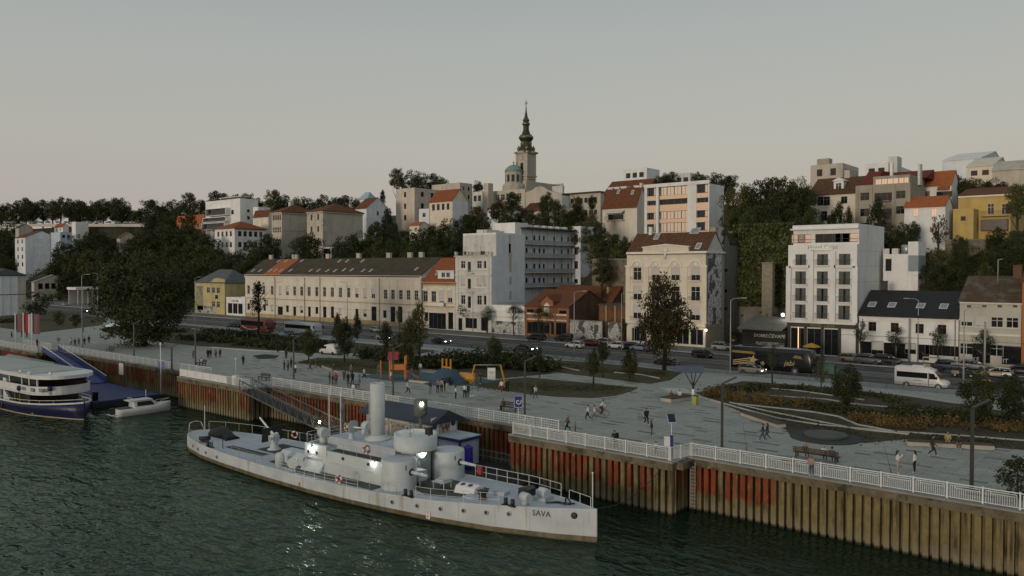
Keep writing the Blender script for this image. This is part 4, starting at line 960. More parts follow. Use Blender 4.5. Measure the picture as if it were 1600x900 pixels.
    def hip(s, zr, m, over=.5, rx=.28, eave=.25):
        a, b, c, d, z = s.s0 - over, s.s1 + over, s.t - over, s.t1 + over, s.z1 + .02; ym = (c + d) / 2; q = min((b - a),(d - c)) * rx * 1.6; q = min(q,(b - a) * .49)
        mb = MB(); n = mb.pts([(a, c, z),(b, c, z),(b, d, z),(a, d, z),(a, c, z + eave),(b, c, z + eave),(b, d, z + eave),(a, d, z + eave),(a + q, ym, zr),(b - q, ym, zr)])
        for f in ((0,3,2,1),(0,1,5,4),(1,2,6,5),(2,3,7,6),(3,0,4,7),(4,5,9,8),(5,6,9),(6,7,8,9),(7,4,8)): mb.face([n + i for i in f])
        s.roof = part('roof', mb, m, s.o); return s
    def parapet(s, h, m, th=.25):
        a, b, c, d, z = s.s0, s.s1, s.t, s.t1, s.z1 + .002
        mb = MB().box(a, c, z, b, c + th, z + h).box(b - th, c + th, z, b, d - th, z + h).box(a, c + th, z, a + th, d - th, z + h).box(a, d - th, z, b, d, z + h)
        part('parapet', mb, m, s.o); return s
    def chimney(s, x, y, z0, h, m, w=.8, d=.6):
        o = part('chimney', MB().box(x - w / 2, y - d / 2, z0, x + w / 2, y + d / 2, z0 + h).box(x - w / 2 - .08, y - d / 2 - .08, z0 + h, x + w / 2 + .08, y + d / 2 + .08, z0 + h + .12), m, s.roof if hasattr(s, 'roof') else s.o)
    def skylight(s, x, y, w=.8, l=1.3):
        z = s.slope(y); k = (s.slope(y + 1) - z)
        n = Vector((0,-k,1)).normalized() * .07; u = Vector((0,1, k)).normalized() * l / 2
        c = Vector((x, y, z)); mb = MB(); q = [c - u - Vector((w / 2,0,0)), c - u + Vector((w / 2,0,0)), c + u + Vector((w / 2,0,0)), c + u - Vector((w / 2,0,0))]
        mb.loft([[p for p in q], [p + n for p in q]], False); o = part('skylight', mb, frame_w, s.roof)
        q = [c + (p - c) * .8 + n * 1.1 for p in q]; part('pane', MB().quad(*q), mat('skylight_glass',(0.22,0.25,0.28),.1, var=0), o)
    def balcony(s, x0, x1, z, out, m, rm, h=1.0, bars=True, face='F'):
        if face == 'F': o = part('balcony', MB().box(x0, s.t - out, z - .16, x1, s.t - .003, z), m, s.o)
        else: o = part('balcony', MB().box(s.s1 + .003, x0, z - .16, s.s1 + out, x1, z), m, s.o)
        mb = MB(); L_ = x1 - x0; k = max(3, int(L_ / .18)) if bars else 2
        Q = (lambda a, b, c: (a, s.t - b, c)) if face == 'F' else (lambda a, b, c: (s.s1 + b, a, c))
        mb.bar(Q(x0, out - .05, z + h), Q(x1, out - .05, z + h),.05,.05).bar(Q(x0 + .03,.02, z + h), Q(x0 + .03, out - .05, z + h),.04,.04).bar(Q(x1 - .03,.02, z + h), Q(x1 - .03, out - .05, z + h),.04,.04)
        for i in range(k + 1): a = x0 + .03 + (L_ - .06) * i / k; mb.bar(Q(a, out - .05, z), Q(a, out - .05, z + h),.025,.025)
        part('railing', mb, rm, o); return o
def tile_mat(name, c1, c2, rows=3.0, moss=None):
    m, n, b, L = node_mat(name); b.inputs['Roughness'].default_value = .85; b.inputs['Specular IOR Level'].default_value = .2
    g = N(n, 'ShaderNodeNewGeometry')
    t = N(n, 'ShaderNodeTexNoise'); t.inputs['Scale'].default_value = 2.2; t.inputs['Detail'].default_value = 8; t.inputs['Roughness'].default_value = .75; L(g.outputs['Position'], t.inputs['Vector'])
    v = N(n, 'ShaderNodeTexVoronoi'); v.inputs['Scale'].default_value = 3.2; L(g.outputs['Position'], v.inputs['Vector'])
    ad = N(n, 'ShaderNodeMix', data_type='RGBA', blend_type='MIX'); ad.inputs[0].default_value = .35; L(t.outputs[0], ad.inputs[6]); L(v.outputs['Color'], ad.inputs[7])
    r = N(n, 'ShaderNodeMapRange'); r.inputs[1].default_value = .3; r.inputs[2].default_value = .7; L(ad.outputs[2], r.inputs[0])
    x = N(n, 'ShaderNodeMix', data_type='RGBA'); L(r.outputs[0], x.inputs[0]); x.inputs[6].default_value = (*c1,1); x.inputs[7].default_value = (*c2,1); col = x.outputs[2]
    if moss:
        t2 = N(n, 'ShaderNodeTexNoise'); t2.inputs['Scale'].default_value = .45; t2.inputs['Detail'].default_value = 7; L(g.outputs['Position'], t2.inputs['Vector'])
        r2 = N(n, 'ShaderNodeMapRange'); r2.inputs[1].default_value = .48; r2.inputs[2].default_value = .62; L(t2.outputs[0], r2.inputs[0])
        y = N(n, 'ShaderNodeMix', data_type='RGBA'); L(r2.outputs[0], y.inputs[0]); L(col, y.inputs[6]); y.inputs[7].default_value = (*moss,1); col = y.outputs[2]
    L(col, b.inputs['Base Color'])
    wv = N(n, 'ShaderNodeTexWave', bands_direction='X'); wv.inputs['Scale'].default_value = rows; L(g.outputs['Position'], wv.inputs['Vector'])
    wz = N(n, 'ShaderNodeTexWave', bands_direction='Z', wave_profile='SAW'); wz.inputs['Scale'].default_value = 1.6; L(g.outputs['Position'], wz.inputs['Vector'])
    mu = N(n, 'ShaderNodeMath', operation='ADD'); L(wv.outputs[0], mu.inputs[0]); L(wz.outputs[0], mu.inputs[1])
    bu = N(n, 'ShaderNodeBump'); bu.inputs['Strength'].default_value = .5; bu.inputs['Distance'].default_value = .06; L(mu.outputs[0], bu.inputs['Height']); L(bu.outputs[0], b.inputs['Normal'])
    return m
T_OLD = tile_mat('old_brown_tile',(0.050,0.042,0.030),(0.105,0.075,0.048), moss=(0.05,0.052,0.034))
T_RED = tile_mat('red_tile',(0.20,0.062,0.026),(0.31,0.105,0.044))
T_RUST = tile_mat('rust_tile',(0.105,0.042,0.022),(0.19,0.078,0.036))
T_ORANGE = tile_mat('orange_tile',(0.30,0.095,0.032),(0.40,0.135,0.05))
T_MIX = tile_mat('mottled_tile',(0.055,0.034,0.022),(0.16,0.078,0.04))
T_SLATE = mat('charcoal_tile',(0.018,0.019,0.020),.7, var=.2, scale=1.0)
T_DRED = tile_mat('dark_red_tile',(0.13,0.03,0.022),(0.19,0.045,0.03))
def wl(name, c, streak=.22, var=.09, dirt=None): return mat(name, c,.85, var=var, scale=.35, streak=streak, bump=.12, bscale=4, dirt=dirt)
CREAM = wl('cream_stucco',(0.64,0.595,0.50),.2, dirt=((0.48,0.42,0.31),.22,.60)); CREAM2 = wl('pale_cream_stucco',(0.65,0.59,0.48),.15); OCHRE = wl('ochre_trim',(0.40,0.31,0.18),.3)
WHITE = wl('white_stucco',(0.71,0.715,0.69),.15); WGREY = wl('grey_stucco',(0.56,0.56,0.52),.25, dirt=((0.36,0.35,0.31),.3,.58)); BLUEW = wl('cool_white_stucco',(0.64,0.68,0.70),.15)  # cool white also puts the bluish side light into wall colour
BEIGE = wl('beige_render',(0.47,0.435,0.36),.3, dirt=((0.28,0.25,0.19),.25,.58)); PINK = wl('pinkish_render',(0.55,0.48,0.40),.2); OLIVE = wl('olive_grey_render',(0.32,0.30,0.235),.25); YELL = wl('yellow_stucco',(0.50,0.37,0.13),.25)
CONC = wl('bare_concrete',(0.20,0.195,0.175),.35, dirt=((0.14,0.135,0.12),.4,.55)); YPALE = wl('pale_yellow_stucco',(0.47,0.41,0.20),.3); BRICKD = wl('dirty_brick',(0.13,0.075,0.045),.4,.3)
STONE = mat('rubble_stone',(0.17,0.145,0.10),.95, var=.4, scale=1.4, bump=.9, bscale=2.2, dirt=((0.05,0.05,0.03),.5,.55))
trim_w = mat('trim_white',(0.68,0.65,0.58),.7, var=.08); irn = plain('wrought_iron',(0.025,0.025,0.025),.5); pipe_m = mat('drain_pipe',(0.22,0.19,0.13),.6)
# ---------------------------------------------------------------- the row of houses along the far pavement (front line Y = 150)
TF = 150.0
# long beige two-storey building
b = B('long_building', 'long cream two-storey terrace with mossy tiled roof and one orange roof patch',383,658, None, TF,431, CREAM, depth=15)
UP = [388,400,412,425,437.5,448.7,460,471,482.7,494.7,506.8,519,531.6,544.5,557.3,570,583]
b.front(UP,1.5,449,464,520, ['case', 'blind', 'case', 'case', 'blind', 'half', 'case', 'case', 'case', 'case', 'case', 'case', 'grid', 'case', 'half', 'blind', 'half'], 'w', trim_w)
b.front([602,613.6,626,638,650.4],1.5,453,468,626, 'grid', 'w', trim_w)
LOW = [388,401,413,425,448.7,471,494.7,531.6,557.3,570,601,640]
b.front(LOW,1.4,480,491,505, ['dark', 'half', 'dark', 'blind'], 'b');
for px, w in ((437.5,2.8),(460,1.5),(483,1.4),(507,1.6),(519,1.5),(584,2.2),(613.5,2.0),(625,1.8)): b.front([px], w,479,502 + (px - 437) * .035, px, 'door', 'b')
b.build(); b.band(b.z1 - 1.0,.35,.22, trim_w); b.band(b.z1 - .62,.62,.5, trim_w); zb = b.zf(470.5,520); b.band(zb - .2,.25,.16, OCHRE, name='string_course'); b.band(zb + .6,.18,.14, trim_w, name='string_course'); b.band(4.42,1.3,.1, OCHRE, name='plinth')
zr = z_at(404.5, on_t(560,420, TF + 7.5)); b.gable(zr, T_OLD,.7)
for px in UP[4:]: x = b.fx(px); z = b.zf(445.5, px); part('window_hood', MB().box(x - 1.05, TF - .22, z, x + 1.05, TF - .003, z + .18), trim_w, b.o)
for px in (595.5,607.8,620,632,644.5,656): x = b.fx(px); part('pilaster', MB().box(x - .3, TF - .12, zb + .8, x + .3, TF - .004, b.z1 - 1.02), CREAM2, b.o)
for px in (430,476.3,500.5,593.3): x = b.fx(px); part('drainpipe', MB().tube((x, TF - .25,4.5),(x, TF - .25, b.z1 - .7),.09), pipe_m, b.o)
x0, x1 = b.fx(412), b.fx(437); mb = MB(); k = b.slope(1) - b.slope(0)
sh = 7.3 * .22
mb.quad((x0, TF - .6, b.slope(TF - .6) + .03),(x1, TF - .6, b.slope(TF - .6) + .03),(x1, TF + 7.4, b.slope(TF + 7.4) + .03),(x0, TF + 7.4, b.slope(TF + 7.4) + .03)); part('new_tile_patch', mb, T_ORANGE, b.roof)
for px, q in ((396,.8),(407,.8),(423,.9),(431,.9),(439.5,.8),(454.5,.9),(436,5.6),(447.5,5.6),(472,5.6),(486,.9),(498,.9),(512,.8),(524,.8),(531,5.3),(543,5.3),(538,1.2),(550,1.2),(567,5.3),(568,.9),(580,.9),(651,1.6)): b.skylight(on_t(px,420, TF + q + 1).x, TF + q + .9,.85,1.4)
for px in (422,458,461.5,511,559,606,639,657): x = on_t(px,420, TF + 7.5).x; b.chimney(x, TF + 8, zr - .6,2.2, BEIGE,1.6,.8)
LONG = b
# little house with arched windows and a red roof
b = B('stucco_house', 'narrow cream house with red roof, dormer and stone balcony beside the long terrace',661,711, None, TF - .05,441, CREAM2, depth=14, s1=None)
b.front([664.5,677.5,690,703],1.7,455,472,685, ['case', 'case', 'blind', 'half'], 'w', OCHRE)
b.front([683],6.4,489,514,685, 'shop', 'g'); b.front([704],1.8,488,514,700, 'door', 'b'); b.front([666],1.4,488,502,670, 'dark', 'b')
b.build(); b.band(b.z1 - .9,.3,.3, OCHRE); b.band(b.z1 - .45,.45,.5, OCHRE); b.gable(z_at(404, on_t(690,420, TF + 7)), T_RED,.6)
z = b.zf(478,685); b.balcony(b.fx(662), b.fx(709), z,.9, OCHRE, OCHRE,.9, False); part('balcony_front', MB().box(b.fx(672), TF - 1.05, z, b.fx(697), TF - .95, z + .9), trim_w, b.o)
for px in (664.5,677.5,690,703): x = b.fx(px); z = b.zf(453, px); part('window_hood', MB().prism_y([(x - 1.1, z),(x + 1.1, z),(x + 1.1, z + .15),(x, z + .6),(x - 1.1, z + .15)], TF - .3, TF - .06), trim_w, b.o)
x0, x1 = b.fx(681), b.fx(706); y0 = TF + 1.2; z = b.slope(y0); dm = part('dormer', MB().box(x0, y0 - .5, z - .6, x1, y0 + 3, z + 1.5).box(x0 - .4, y0 - .8, z + 1.5, x1 + .4, y0 + 3.2, z + 1.7), BLUEW, b.roof);
for q in (.35,.65): put_window(dm,(x0 + (x1 - x0) * q, y0 - .56, z - .1),0,1.3,1.3, 'case', 'w')
b.skylight(b.fx(673.5), TF + 2.2,.8,1.3)
# tall narrow grey apartment house with blind side wall
b = B('apartment_house', 'tall narrow grey apartment house with blank bluish side wall and roof terrace',711.5,768,820, TF - .1,400, WGREY)
for yt, yb in ((407.5,419.5),(434,446.5),(461.5,476)):
    b.front([723.5],1.55, yt, yb,740, ['case' if yt != 434 else 'blind'], 'w', trim_w); b.front([733.3],1.1, yt + 1.5, yb + 5.5,740, 'door', 'g'); b.front([749],1.55, yt, yb,740, ['case' if yt != 434 else 'blind'], 'w', trim_w); b.front([757.7],.9, yt, yb,750, ['dark' if yt != 434 else 'blind'], 'w', trim_w)
b.front([719],1.4,497,516,719, 'door', 'b'); b.front([736],4.0,497,513,736, 'shop', 'g'); b.front([757],2.4,496,517,757, 'door', 'g')
b.build(top=True)
for y in (400,430.5,458.5): z = b.zf(y,768); b.band(z - .1,.3,.3, WGREY, False)
for y in (421,449.5):
    z = b.zf(y,745); part('string_course', MB().box(b.fx(715), b.t - .25, z - .08, b.fx(730.5), b.t - .004, z + .1).box(b.fx(740.5), b.t - .25, z - .08, b.fx(763), b.t - .004, z + .1), trim_w, b.o)
for y in (426.5,455.5): z = b.zf(y,735); b.balcony(b.fx(729), b.fx(741.5), z,.9, WGREY, WGREY,.8, True)
for px in (715,763): x = b.fx(px); part('pilaster', MB().box(x - .3, b.t - .14, b.zf(490, px), x + .3, b.t - .005, b.z1 - .2), WGREY, b.o)
z = b.zf(489,740); part('canopy', MB().box(b.s0 + .5, b.t - 1.0, z, b.s1 - .4, b.t - .004, z + .3), WGREY, b.o)
ap = b; zt = b.zf(366,768)
a_ = MB(); b2s0, b2s1 = b.fx(716.5), b.s1 - .02
A_ = B('roof_storey', 'x',716.5,768,820, TF + 1.6,366, WGREY, z0=b.z1 + .01);
A_.s1 = b.s1 - .02; A_.t1 = b.t1; A_.s0 = b2s0; A_.z1 = zt
bpy.data.objects.remove(A_.o); A_.o = b.o
for px in (728,754): x = on_t(px,420, TF + 1.6).x; A_.F.append((x - .75, x + .75, A_.z0 + .3, A_.z0 + 2.7, 'half', 'w', None))
y = b.sy(797); A_.S.append((y - .5, y + .5, A_.z0 + .1, zt - 2.2, 'dark', 'g', None)); A_.build(); A_.parapet(.5, WHITE); part('side_shade_and_render', MB().box(b.s1 + .003, b.t + .15,4.5, b.s1 + .03, b.t1, b.z1), BLUEW, b.o); part('side_shade_and_render', MB().box(A_.s1 + .003, A_.t + .1, b.z1 + .02, A_.s1 + .048, y - .6, zt).box(A_.s1 + .003, y + .6, b.z1 + .02, A_.s1 + .048, A_.t1, zt), BLUEW, b.o)  # cool side light painted as a bluish coat over the grey walls
b.balcony(b.s0 - .2, b.s1 - 1.0, b.z1 + .05,.5, WGREY, irn,1.0)
for x in (b.s0 + .3, b.s0 + 4.5, b.s1 - 1.2): part('terrace_pier', MB().box(x - .3, b.t - .3, b.z1 + .06, x + .3, b.t + .3, b.z1 + 1.2), WHITE, b.o)
part('roof_hut', MB().box(b.fx(728), TF + 4, zt, b.fx(744), TF + 9, zt + 1.5), WGREY, b.o); part('aerial', MB().tube((b.fx(743), TF + 3, zt),(b.fx(743), TF + 3, zt + 4),.06), irn, b.o)
for y0, y1 in ((395,425),(432,445),(455,468)): ya = b.sy(797); part('stair_slot', MB().box(b.s1 + .032, ya - .45, b.zs(y1,797), b.s1 + .07, ya + .45, b.zs(y0,797)), BEIGE, b.o)
# rear wing with open galleries
sg = ap.s1 - 1.4; t0 = ap.t1; t1 = on_s(893,420, sg).y; zt_ = z_at(357, Vector((sg, t0,0)))
g = B('gallery_wing', 'white rear block with four tiers of open access galleries',700,820, None, t0 + .05,357, BLUEW, z0=6, s1=sg); g.s0 = sg - 9; g.t1 = t1; g.z1 = zt_
lev = [z_at(y, Vector((sg, t0,0))) for y in (380.5,401,425.5,448)]
for z in lev:
    for i, px in enumerate((823,835,843,850,866,878,888)):
        yy = on_s(px,420, sg).y; door = i % 3 == 1
        g.S.append((yy - .45, yy + .45, z + .05 + (0 if door else .9), z + 2.3, 'door' if door else 'dark', 'g', None))
g.build()
for z in lev:
    part('gallery_slab', MB().box(sg + .003, t0 + .1, z - .2, sg + 1.3, t1, z), WGREY, g.o)
    part('parapet_panel', MB().box(sg + 1.22, t0 + .1, z + .003, sg + 1.3, t1, z + 1.0), mat('gallery_panel',(0.36,0.385,0.40),.6, var=.1, streak=.25), g.o)
for k in range(8): yy = t0 + .2 + (t1 - t0 - .4) * k / 7; part('gallery_post', MB().tube((sg + 1.26, yy, lev[-1] - 3),(sg + 1.26, yy, zt_ - .4),.05,.05,6), irn, g.o)
part('eaves', MB().box(sg - 9, t0, zt_, sg + 1.7, t1 + .2, zt_ + .35), mat('dark_eaves',(0.05,0.05,0.05),.7), g.o)
for k in range(7): part('roof_vent', MB().box(sg - 2, t0 + 1.5 + k * 3.2, zt_ + .35, sg - .6, t0 + 2.6 + k * 3.2, zt_ + 1.2), WHITE, g.o)
part('roof_block', MB().box(sg - 7, t0 - 2.2, zt_ - 2, sg - .1, t0 + 3.2, z_at(348, Vector((sg, t0,0)))), WHITE, g.o)
s_e = on_t(907,420, t1).x; e_ = B('stair_block', 'white stair block at the far end of the gallery wing',894,907,928, t1 + .1,356, BLUEW, z0=6)
e_.front([900],1.3,367,377,900, 'case', 'g'); e_.front([900],1.3,386,398,900, 'case', 'g'); e_.front([900],1.3,408,420,900, 'case', 'g'); e_.front([900],1.3,436,443,900, 'dark', 'g'); e_.build(); e_.parapet(.5, WHITE)
part('lower_cladding', MB().box(e_.s1 + .003, e_.t,6, e_.s1 + .06, e_.t1, e_.zs(433,915)), CONC, e_.o)
def graffiti(name, base, ink, scale, th=.5):
    m, n, b_, L = node_mat(name); b_.inputs['Roughness'].default_value = .85; g_ = N(n, 'ShaderNodeNewGeometry')
    t = N(n, 'ShaderNodeTexNoise'); t.inputs['Scale'].default_value = scale; t.inputs['Detail'].default_value = 2.5; t.inputs['Distortion'].default_value = 2.2; L(g_.outputs['Position'], t.inputs['Vector'])
    ab = N(n, 'ShaderNodeMath', operation='SUBTRACT'); L(t.outputs[0], ab.inputs[0]); ab.inputs[1].default_value = th
    a2 = N(n, 'ShaderNodeMath', operation='ABSOLUTE'); L(ab.outputs[0], a2.inputs[0])
    r = N(n, 'ShaderNodeMapRange'); r.inputs[1].default_value = .02; r.inputs[2].default_value = .035; L(a2.outputs[0], r.inputs[0])
    t3 = N(n, 'ShaderNodeTexNoise'); t3.inputs['Scale'].default_value = scale * .45; L(g_.outputs['Position'], t3.inputs['Vector'])
    r3 = N(n, 'ShaderNodeMapRange'); r3.inputs[1].default_value = .56; r3.inputs[2].default_value = .58; r3.inputs[3].default_value = 1; r3.inputs[4].default_value = .15; L(t3.outputs[0], r3.inputs[0])
    mu = N(n, 'ShaderNodeMath', operation='MULTIPLY'); L(r.outputs[0], mu.inputs[0]); L(r3.outputs[0], mu.inputs[1])
    x = N(n, 'ShaderNodeMix', data_type='RGBA'); L(mu.outputs[0], x.inputs[0]); x.inputs[6].default_value = (*ink,1); x.inputs[7].default_value = (*base,1); L(x.outputs[2], b_.inputs['Base Color']); return m
GRAF = graffiti('graffiti_mono',(.46,.46,.43),(.03,.03,.035),1.1); GRAF2 = graffiti('graffiti_grey',(.42,.42,.39),(.05,.05,.05),.8)
b = B('low_annex', 'low white annex with graffiti band between grey apartment house and orange house',768.5,819.5, None, TF - .02,478, WHITE, depth=9)
b.build(); part('roof', MB().box(b.s0 + .1, TF, b.z1 + .002, b.s1 + .3, TF + 9.2, b.z1 + .35), mat('grey_blue_roof',(0.20,0.235,0.26),.6, var=.15), b.o)
part('graffiti_panel', MB().box(b.s0 + .1, TF - .06,4.6, b.fx(807), TF - .024, b.zf(502,790)), GRAF, b.o); part('graffiti_panel', MB().box(b.fx(808), TF - .07,4.6, b.s1 - .2, TF - .024, b.zf(502,815)), GRAF2, b.o)
for y in (487,495): z = b.zf(y,790); part('string_course', MB().box(b.s0, TF - .07, z, b.s1, TF - .025, z + .08), WGREY, b.o)
# orange house with brick gable
ORG = wl('orange_stucco',(0.27,0.135,0.07),.35,.2);
b = B('orange_house', 'low orange brick house with rust tile roof and bricked arch windows',821,889.5,937, TF - .01,480, ORG)
b.t1 = b.t + 16
b.front([845],5.2,503,521,845, 'shop', 'b'); b.front([873],4.4,504,523,873, 'shop', 'b'); b.front([829],1.9,503,521,829, 'dark', 'b'); b.front([828,880],2.4,484,489,850, 'dark', 'b'); b.build()
b.gable(z_at(453.5, on_t(860,420, TF + 8)), T_RUST,.6, gm=BRICKD)
part('brick_skin', MB().box(b.s1 + .004, b.t + .1,8.2, b.s1 + .08, b.t1, b.z1), BRICKD, b.o)
for y in (492,500.5): z = b.zf(y,850); b.band(z,.35,.18, CREAM, False, 'string_course')
x0, x1 = b.fx(846), b.fx(865); z = b.z1; xm = (x0 + x1) / 2
dm = part('gable_dormer', MB().prism_y([(x0, z - 2.2),(x1, z - 2.2),(x1, z + 1.1),(xm, z + 2.5),(x0, z + 1.1)], TF - .25, TF + 5), ORG, b.o)
part('dormer_roof', MB().prism_y([(x0 - .4, z + .95),(xm, z + 2.55),(x1 + .4, z + .95),(x1 + .4, z + 1.2),(xm, z + 2.8),(x0 - .4, z + 1.2)], TF - .5, TF + 5), T_RUST, dm)
part('bricked_window', MB().prism_y([(xm - .8, z - 1.6),(xm + .8, z - 1.6),(xm + .8, z + .3),(xm, z + .9),(xm - .8, z + .3)], TF - .32, TF - .255), CREAM, dm)
for x in (b.s0 + .3, b.fx(868), b.s1 - .3): part('pilaster', MB().box(x - .3, TF - .2,4.5, x + .3, TF - .015, b.z1 - .3), ORG, b.o)
o = B('rear_barn', 'long brown-red tiled barn roof behind the orange house',858,957, None, TF + 16.2,472, BRICKD, depth=9); o.build(); o.gable(z_at(447, on_t(900,420, TF + 21)), T_RUST,.5)
for px in (955,): o.chimney(on_t(px,420, TF + 20).x, TF + 19, o.z1,3.5, OCHRE,.5,1.2)
o = B('rusty_shed', 'brown rusty shed with plank front beside the cream facade',936,979.5, None, TF + 4,478, mat('rust_sheet',(0.15,0.075,0.035),.85, var=.35, scale=.6, streak=.4), depth=8); o.build(); part('roof', MB().box(o.s0 - .2, o.t - .4, o.z1, o.s1, o.t1, o.z1 + .25), mat('shed_roof',(0.06,0.055,0.05),.8), o.o)
for px in (948,962): x = o.fx(px); part('post', MB().box(x - .15, o.t - .25,4.5, x + .15, o.t - .003, o.z1), OCHRE, o.o)
for lab, a_, c_, yt, m_ in (('white yard wall sprayed with black graffiti beside the orange house',890.5,941,500, GRAF),('short white wall panel with grey graffiti in front of the rusty shed',950,972,504, GRAF2)):
    x0, x1 = on_t(a_,420, TF - .3).x, on_t(c_,420, TF - .3).x; zt = z_at(yt, Vector((x0, TF - .3,0)))
    o = thing('graffiti_wall', lab, 'wall',(0,0,0)); part('wall_panel', MB().box(x0, TF - .3,4.4, x1, TF - .05, zt), m_, o); part('coping', MB().box(x0 - .05, TF - .36, zt, x1 + .05, TF + .02, zt + .12), CONC, o)
# cream four-storey house with arches and pediment
b = B('cream_house', 'cream four-storey house with arched top windows, pediment and grey mural wall',979.5,1102.5,1131.5, TF,394.8, CREAM2)
CC = [995.7,1024.5,1055.3,1086.8]
b.front(CC,2.0,417.5,438,1040, ['case', 'half', 'half', 'half'], 'w'); b.front(CC,2.0,447,469.5,1040, ['half', 'case', 'case', 'case'], 'w'); b.front(CC,2.0,477,500,1040, ['half', 'case', 'half', 'half'], 'w')
b.front([1000,1067,1089],2.9,512,536,1040, 'shop', 'w'); b.front([991],1.2,512,533,991, 'door', 'w'); b.front([1025,1045],2.6,512,536,1040, 'shop', 'w'); b.build()
b.band(b.z1 - .1,.45,.35, trim_w); b.band(b.zf(507,1040),.4,.25, trim_w, False)
x0, x1, xm = b.fx(1005), b.fx(1076), b.fx(1040.5); zt = b.zf(382.5,1040); z = b.z1 + .35
part('pediment', MB().prism_y([(x0, z - .4),(x1, z - .4),(x1, z + .9),(xm, zt),(x0, z + .9)], TF - .18, TF + .5), CREAM2, b.o)
part('pediment_coping', MB().bar((x0 - .2, TF + .1, z + .95),(xm, TF + .1, zt + .08),.9,.22).bar((xm, TF + .1, zt + .08),(x1 + .2, TF + .1, z + .95),.9,.22), trim_w, b.o)
part('cartouche', MB().lathe([(.5,-.05),(.62,.1),(.4,.25),(.1,.3)],(xm, TF - .2, z + .2),10, ax=(0,-1,0)).tube((xm, TF - .25, z),(xm - .1, TF - .25, z - 1.6),.35,.1,6).tube((xm + .4, TF - .22, z + .3),(xm + 2.0, TF - .22, z + .1),.15,.05,6).tube((xm - .4, TF - .22, z + .3),(xm - 2.0, TF - .22, z + .1),.15,.05,6), trim_w, b.o)
for c in CC:
    x = b.fx(c); z = b.zf(416.5, c)
    mb = MB(); K = 12
    for i in range(K): a0, a1 = math.pi * i / K, math.pi * (i + 1) / K; mb.loft([[(x + r_ * math.cos(a), y_, z + r_ * .95 * math.sin(a)) for r_, y_ in ((1.55, TF - .003),(1.55, TF - .22),(1.2, TF - .22),(1.2, TF - .003))] for a in (a1, a0)], False)
    ar = part('arch_moulding', mb, trim_w, b.o); part('medallion', MB().lathe([(.5,0),(.5,.08),(.4,.14),(.1,.16)],(x, TF, z + .45),14, ax=(0,-1,0)), trim_w, ar)
    for yb in (438,469.5,500): zb = b.zf(yb, c); b.balcony(x - 1.35, x + 1.35, zb,.7, trim_w, irn,.75)
for px in (981.5,1010,1040,1071,1100.5): x = b.fx(px); part('pilaster', MB().box(x - .55, TF - .14, b.zf(506, px), x + .55, TF - .004, b.zf(417, px)), CREAM2, b.o); part('capital', MB().box(x - .7, TF - .24, b.zf(417, px), x + .7, TF - .004, b.zf(417, px) + .3), trim_w, b.o)
zr = z_at(365, on_t(1060,420,(b.t + b.t1) / 2)); b.gable(zr, T_MIX,.3, gm=WGREY); part('side_shade_and_render', MB().box(b.s1 + .003, b.t + .2,4.5, b.s1 + .05, b.t1, b.z1), OLIVE, b.o)
ya, yb = b.sy(1106), b.sy(1127); part('mural', MB().box(b.s1 + .055, ya, b.zs(507,1110), b.s1 + .07, yb, b.zs(394,1110)), graffiti('mural_print',(.62,.63,.62),(.04,.04,.04),.8,.48), b.o)
for px, q in ((1026,3.5),(1083,4.6),(1089,4.6),(1091,1.2)): b.skylight(on_t(px,420, TF + q).x, TF + q,1.2,1.8)
b.chimney(b.fx(1001),(b.t + b.t1) / 2, zr - .5,2.0, WHITE,.7,.7); b.chimney(b.s1 - .7,(b.t + b.t1) / 2 + 1, zr - .8,1.8, OLIVE,1.2,1.2)
CRE = b
r_ = B('rear_house', 'tall bare grey rear house with blank walls behind the mural wall',1130,1139,1162, b.t1 + 4,376, CONC, z0=4.4); r_.front([1134],.8,420,425,1134, 'dark', 'g'); r_.front([1134],.8,452,457,1134, 'dark', 'g'); r_.front([1134],.8,480,485,1134, 'dark', 'g'); r_.build(); r_.gable_y(r_.z1 + 1.6, T_OLD); r_.chimney(r_.s1 - 1, r_.t + 3, r_.z1,2, CONC)
# grill kiosk with painted board
b = B('grill_kiosk', 'dark low grill kiosk with painted white lettering and sloping canopy',1160,1228, None, TF - 1,517, mat('kiosk_dark',(0.03,0.028,0.024),.7), depth=7); b.build()
part('canopy', MB().prism_x([(TF - 2.2, b.z1 + .0),(TF + 6, b.z1 + 2.0),(TF + 6, b.z1 + 2.2),(TF - 2.2, b.z1 + .2)], b.s0 - .5, b.s1 - .2), mat('canopy_grey',(0.16,0.155,0.13),.7, var=.2), b.o)
brd = part('sign_board', MB().box(b.fx(1180), TF - 1.15, b.z1 - 2.2, b.s1 - .2, TF - 1.02, b.z1 - .2), mat('board_black',(0.02,0.019,0.018),.6), b.o)
ivory = plain('ivory_letter',(0.55,0.53,0.46),.6)
lettering('DOBRE',.85, ivory, brd,(b.fx(1190), TF - 1.17, b.z1 - 1.15),(R(90),0,0),.01); lettering('ĆEVAPE',.95, ivory, brd,(b.fx(1215), TF - 1.17, b.z1 - 1.15),(R(90),0,0),.01,.1)
part('lower_board', MB().box(b.fx(1182), TF - 1.12,5.2, b.s1 - .2, TF - 1.02, b.z1 - 2.3), graffiti('menu_print',(.045,.045,.042),(.24,.24,.22),1.6), b.o)
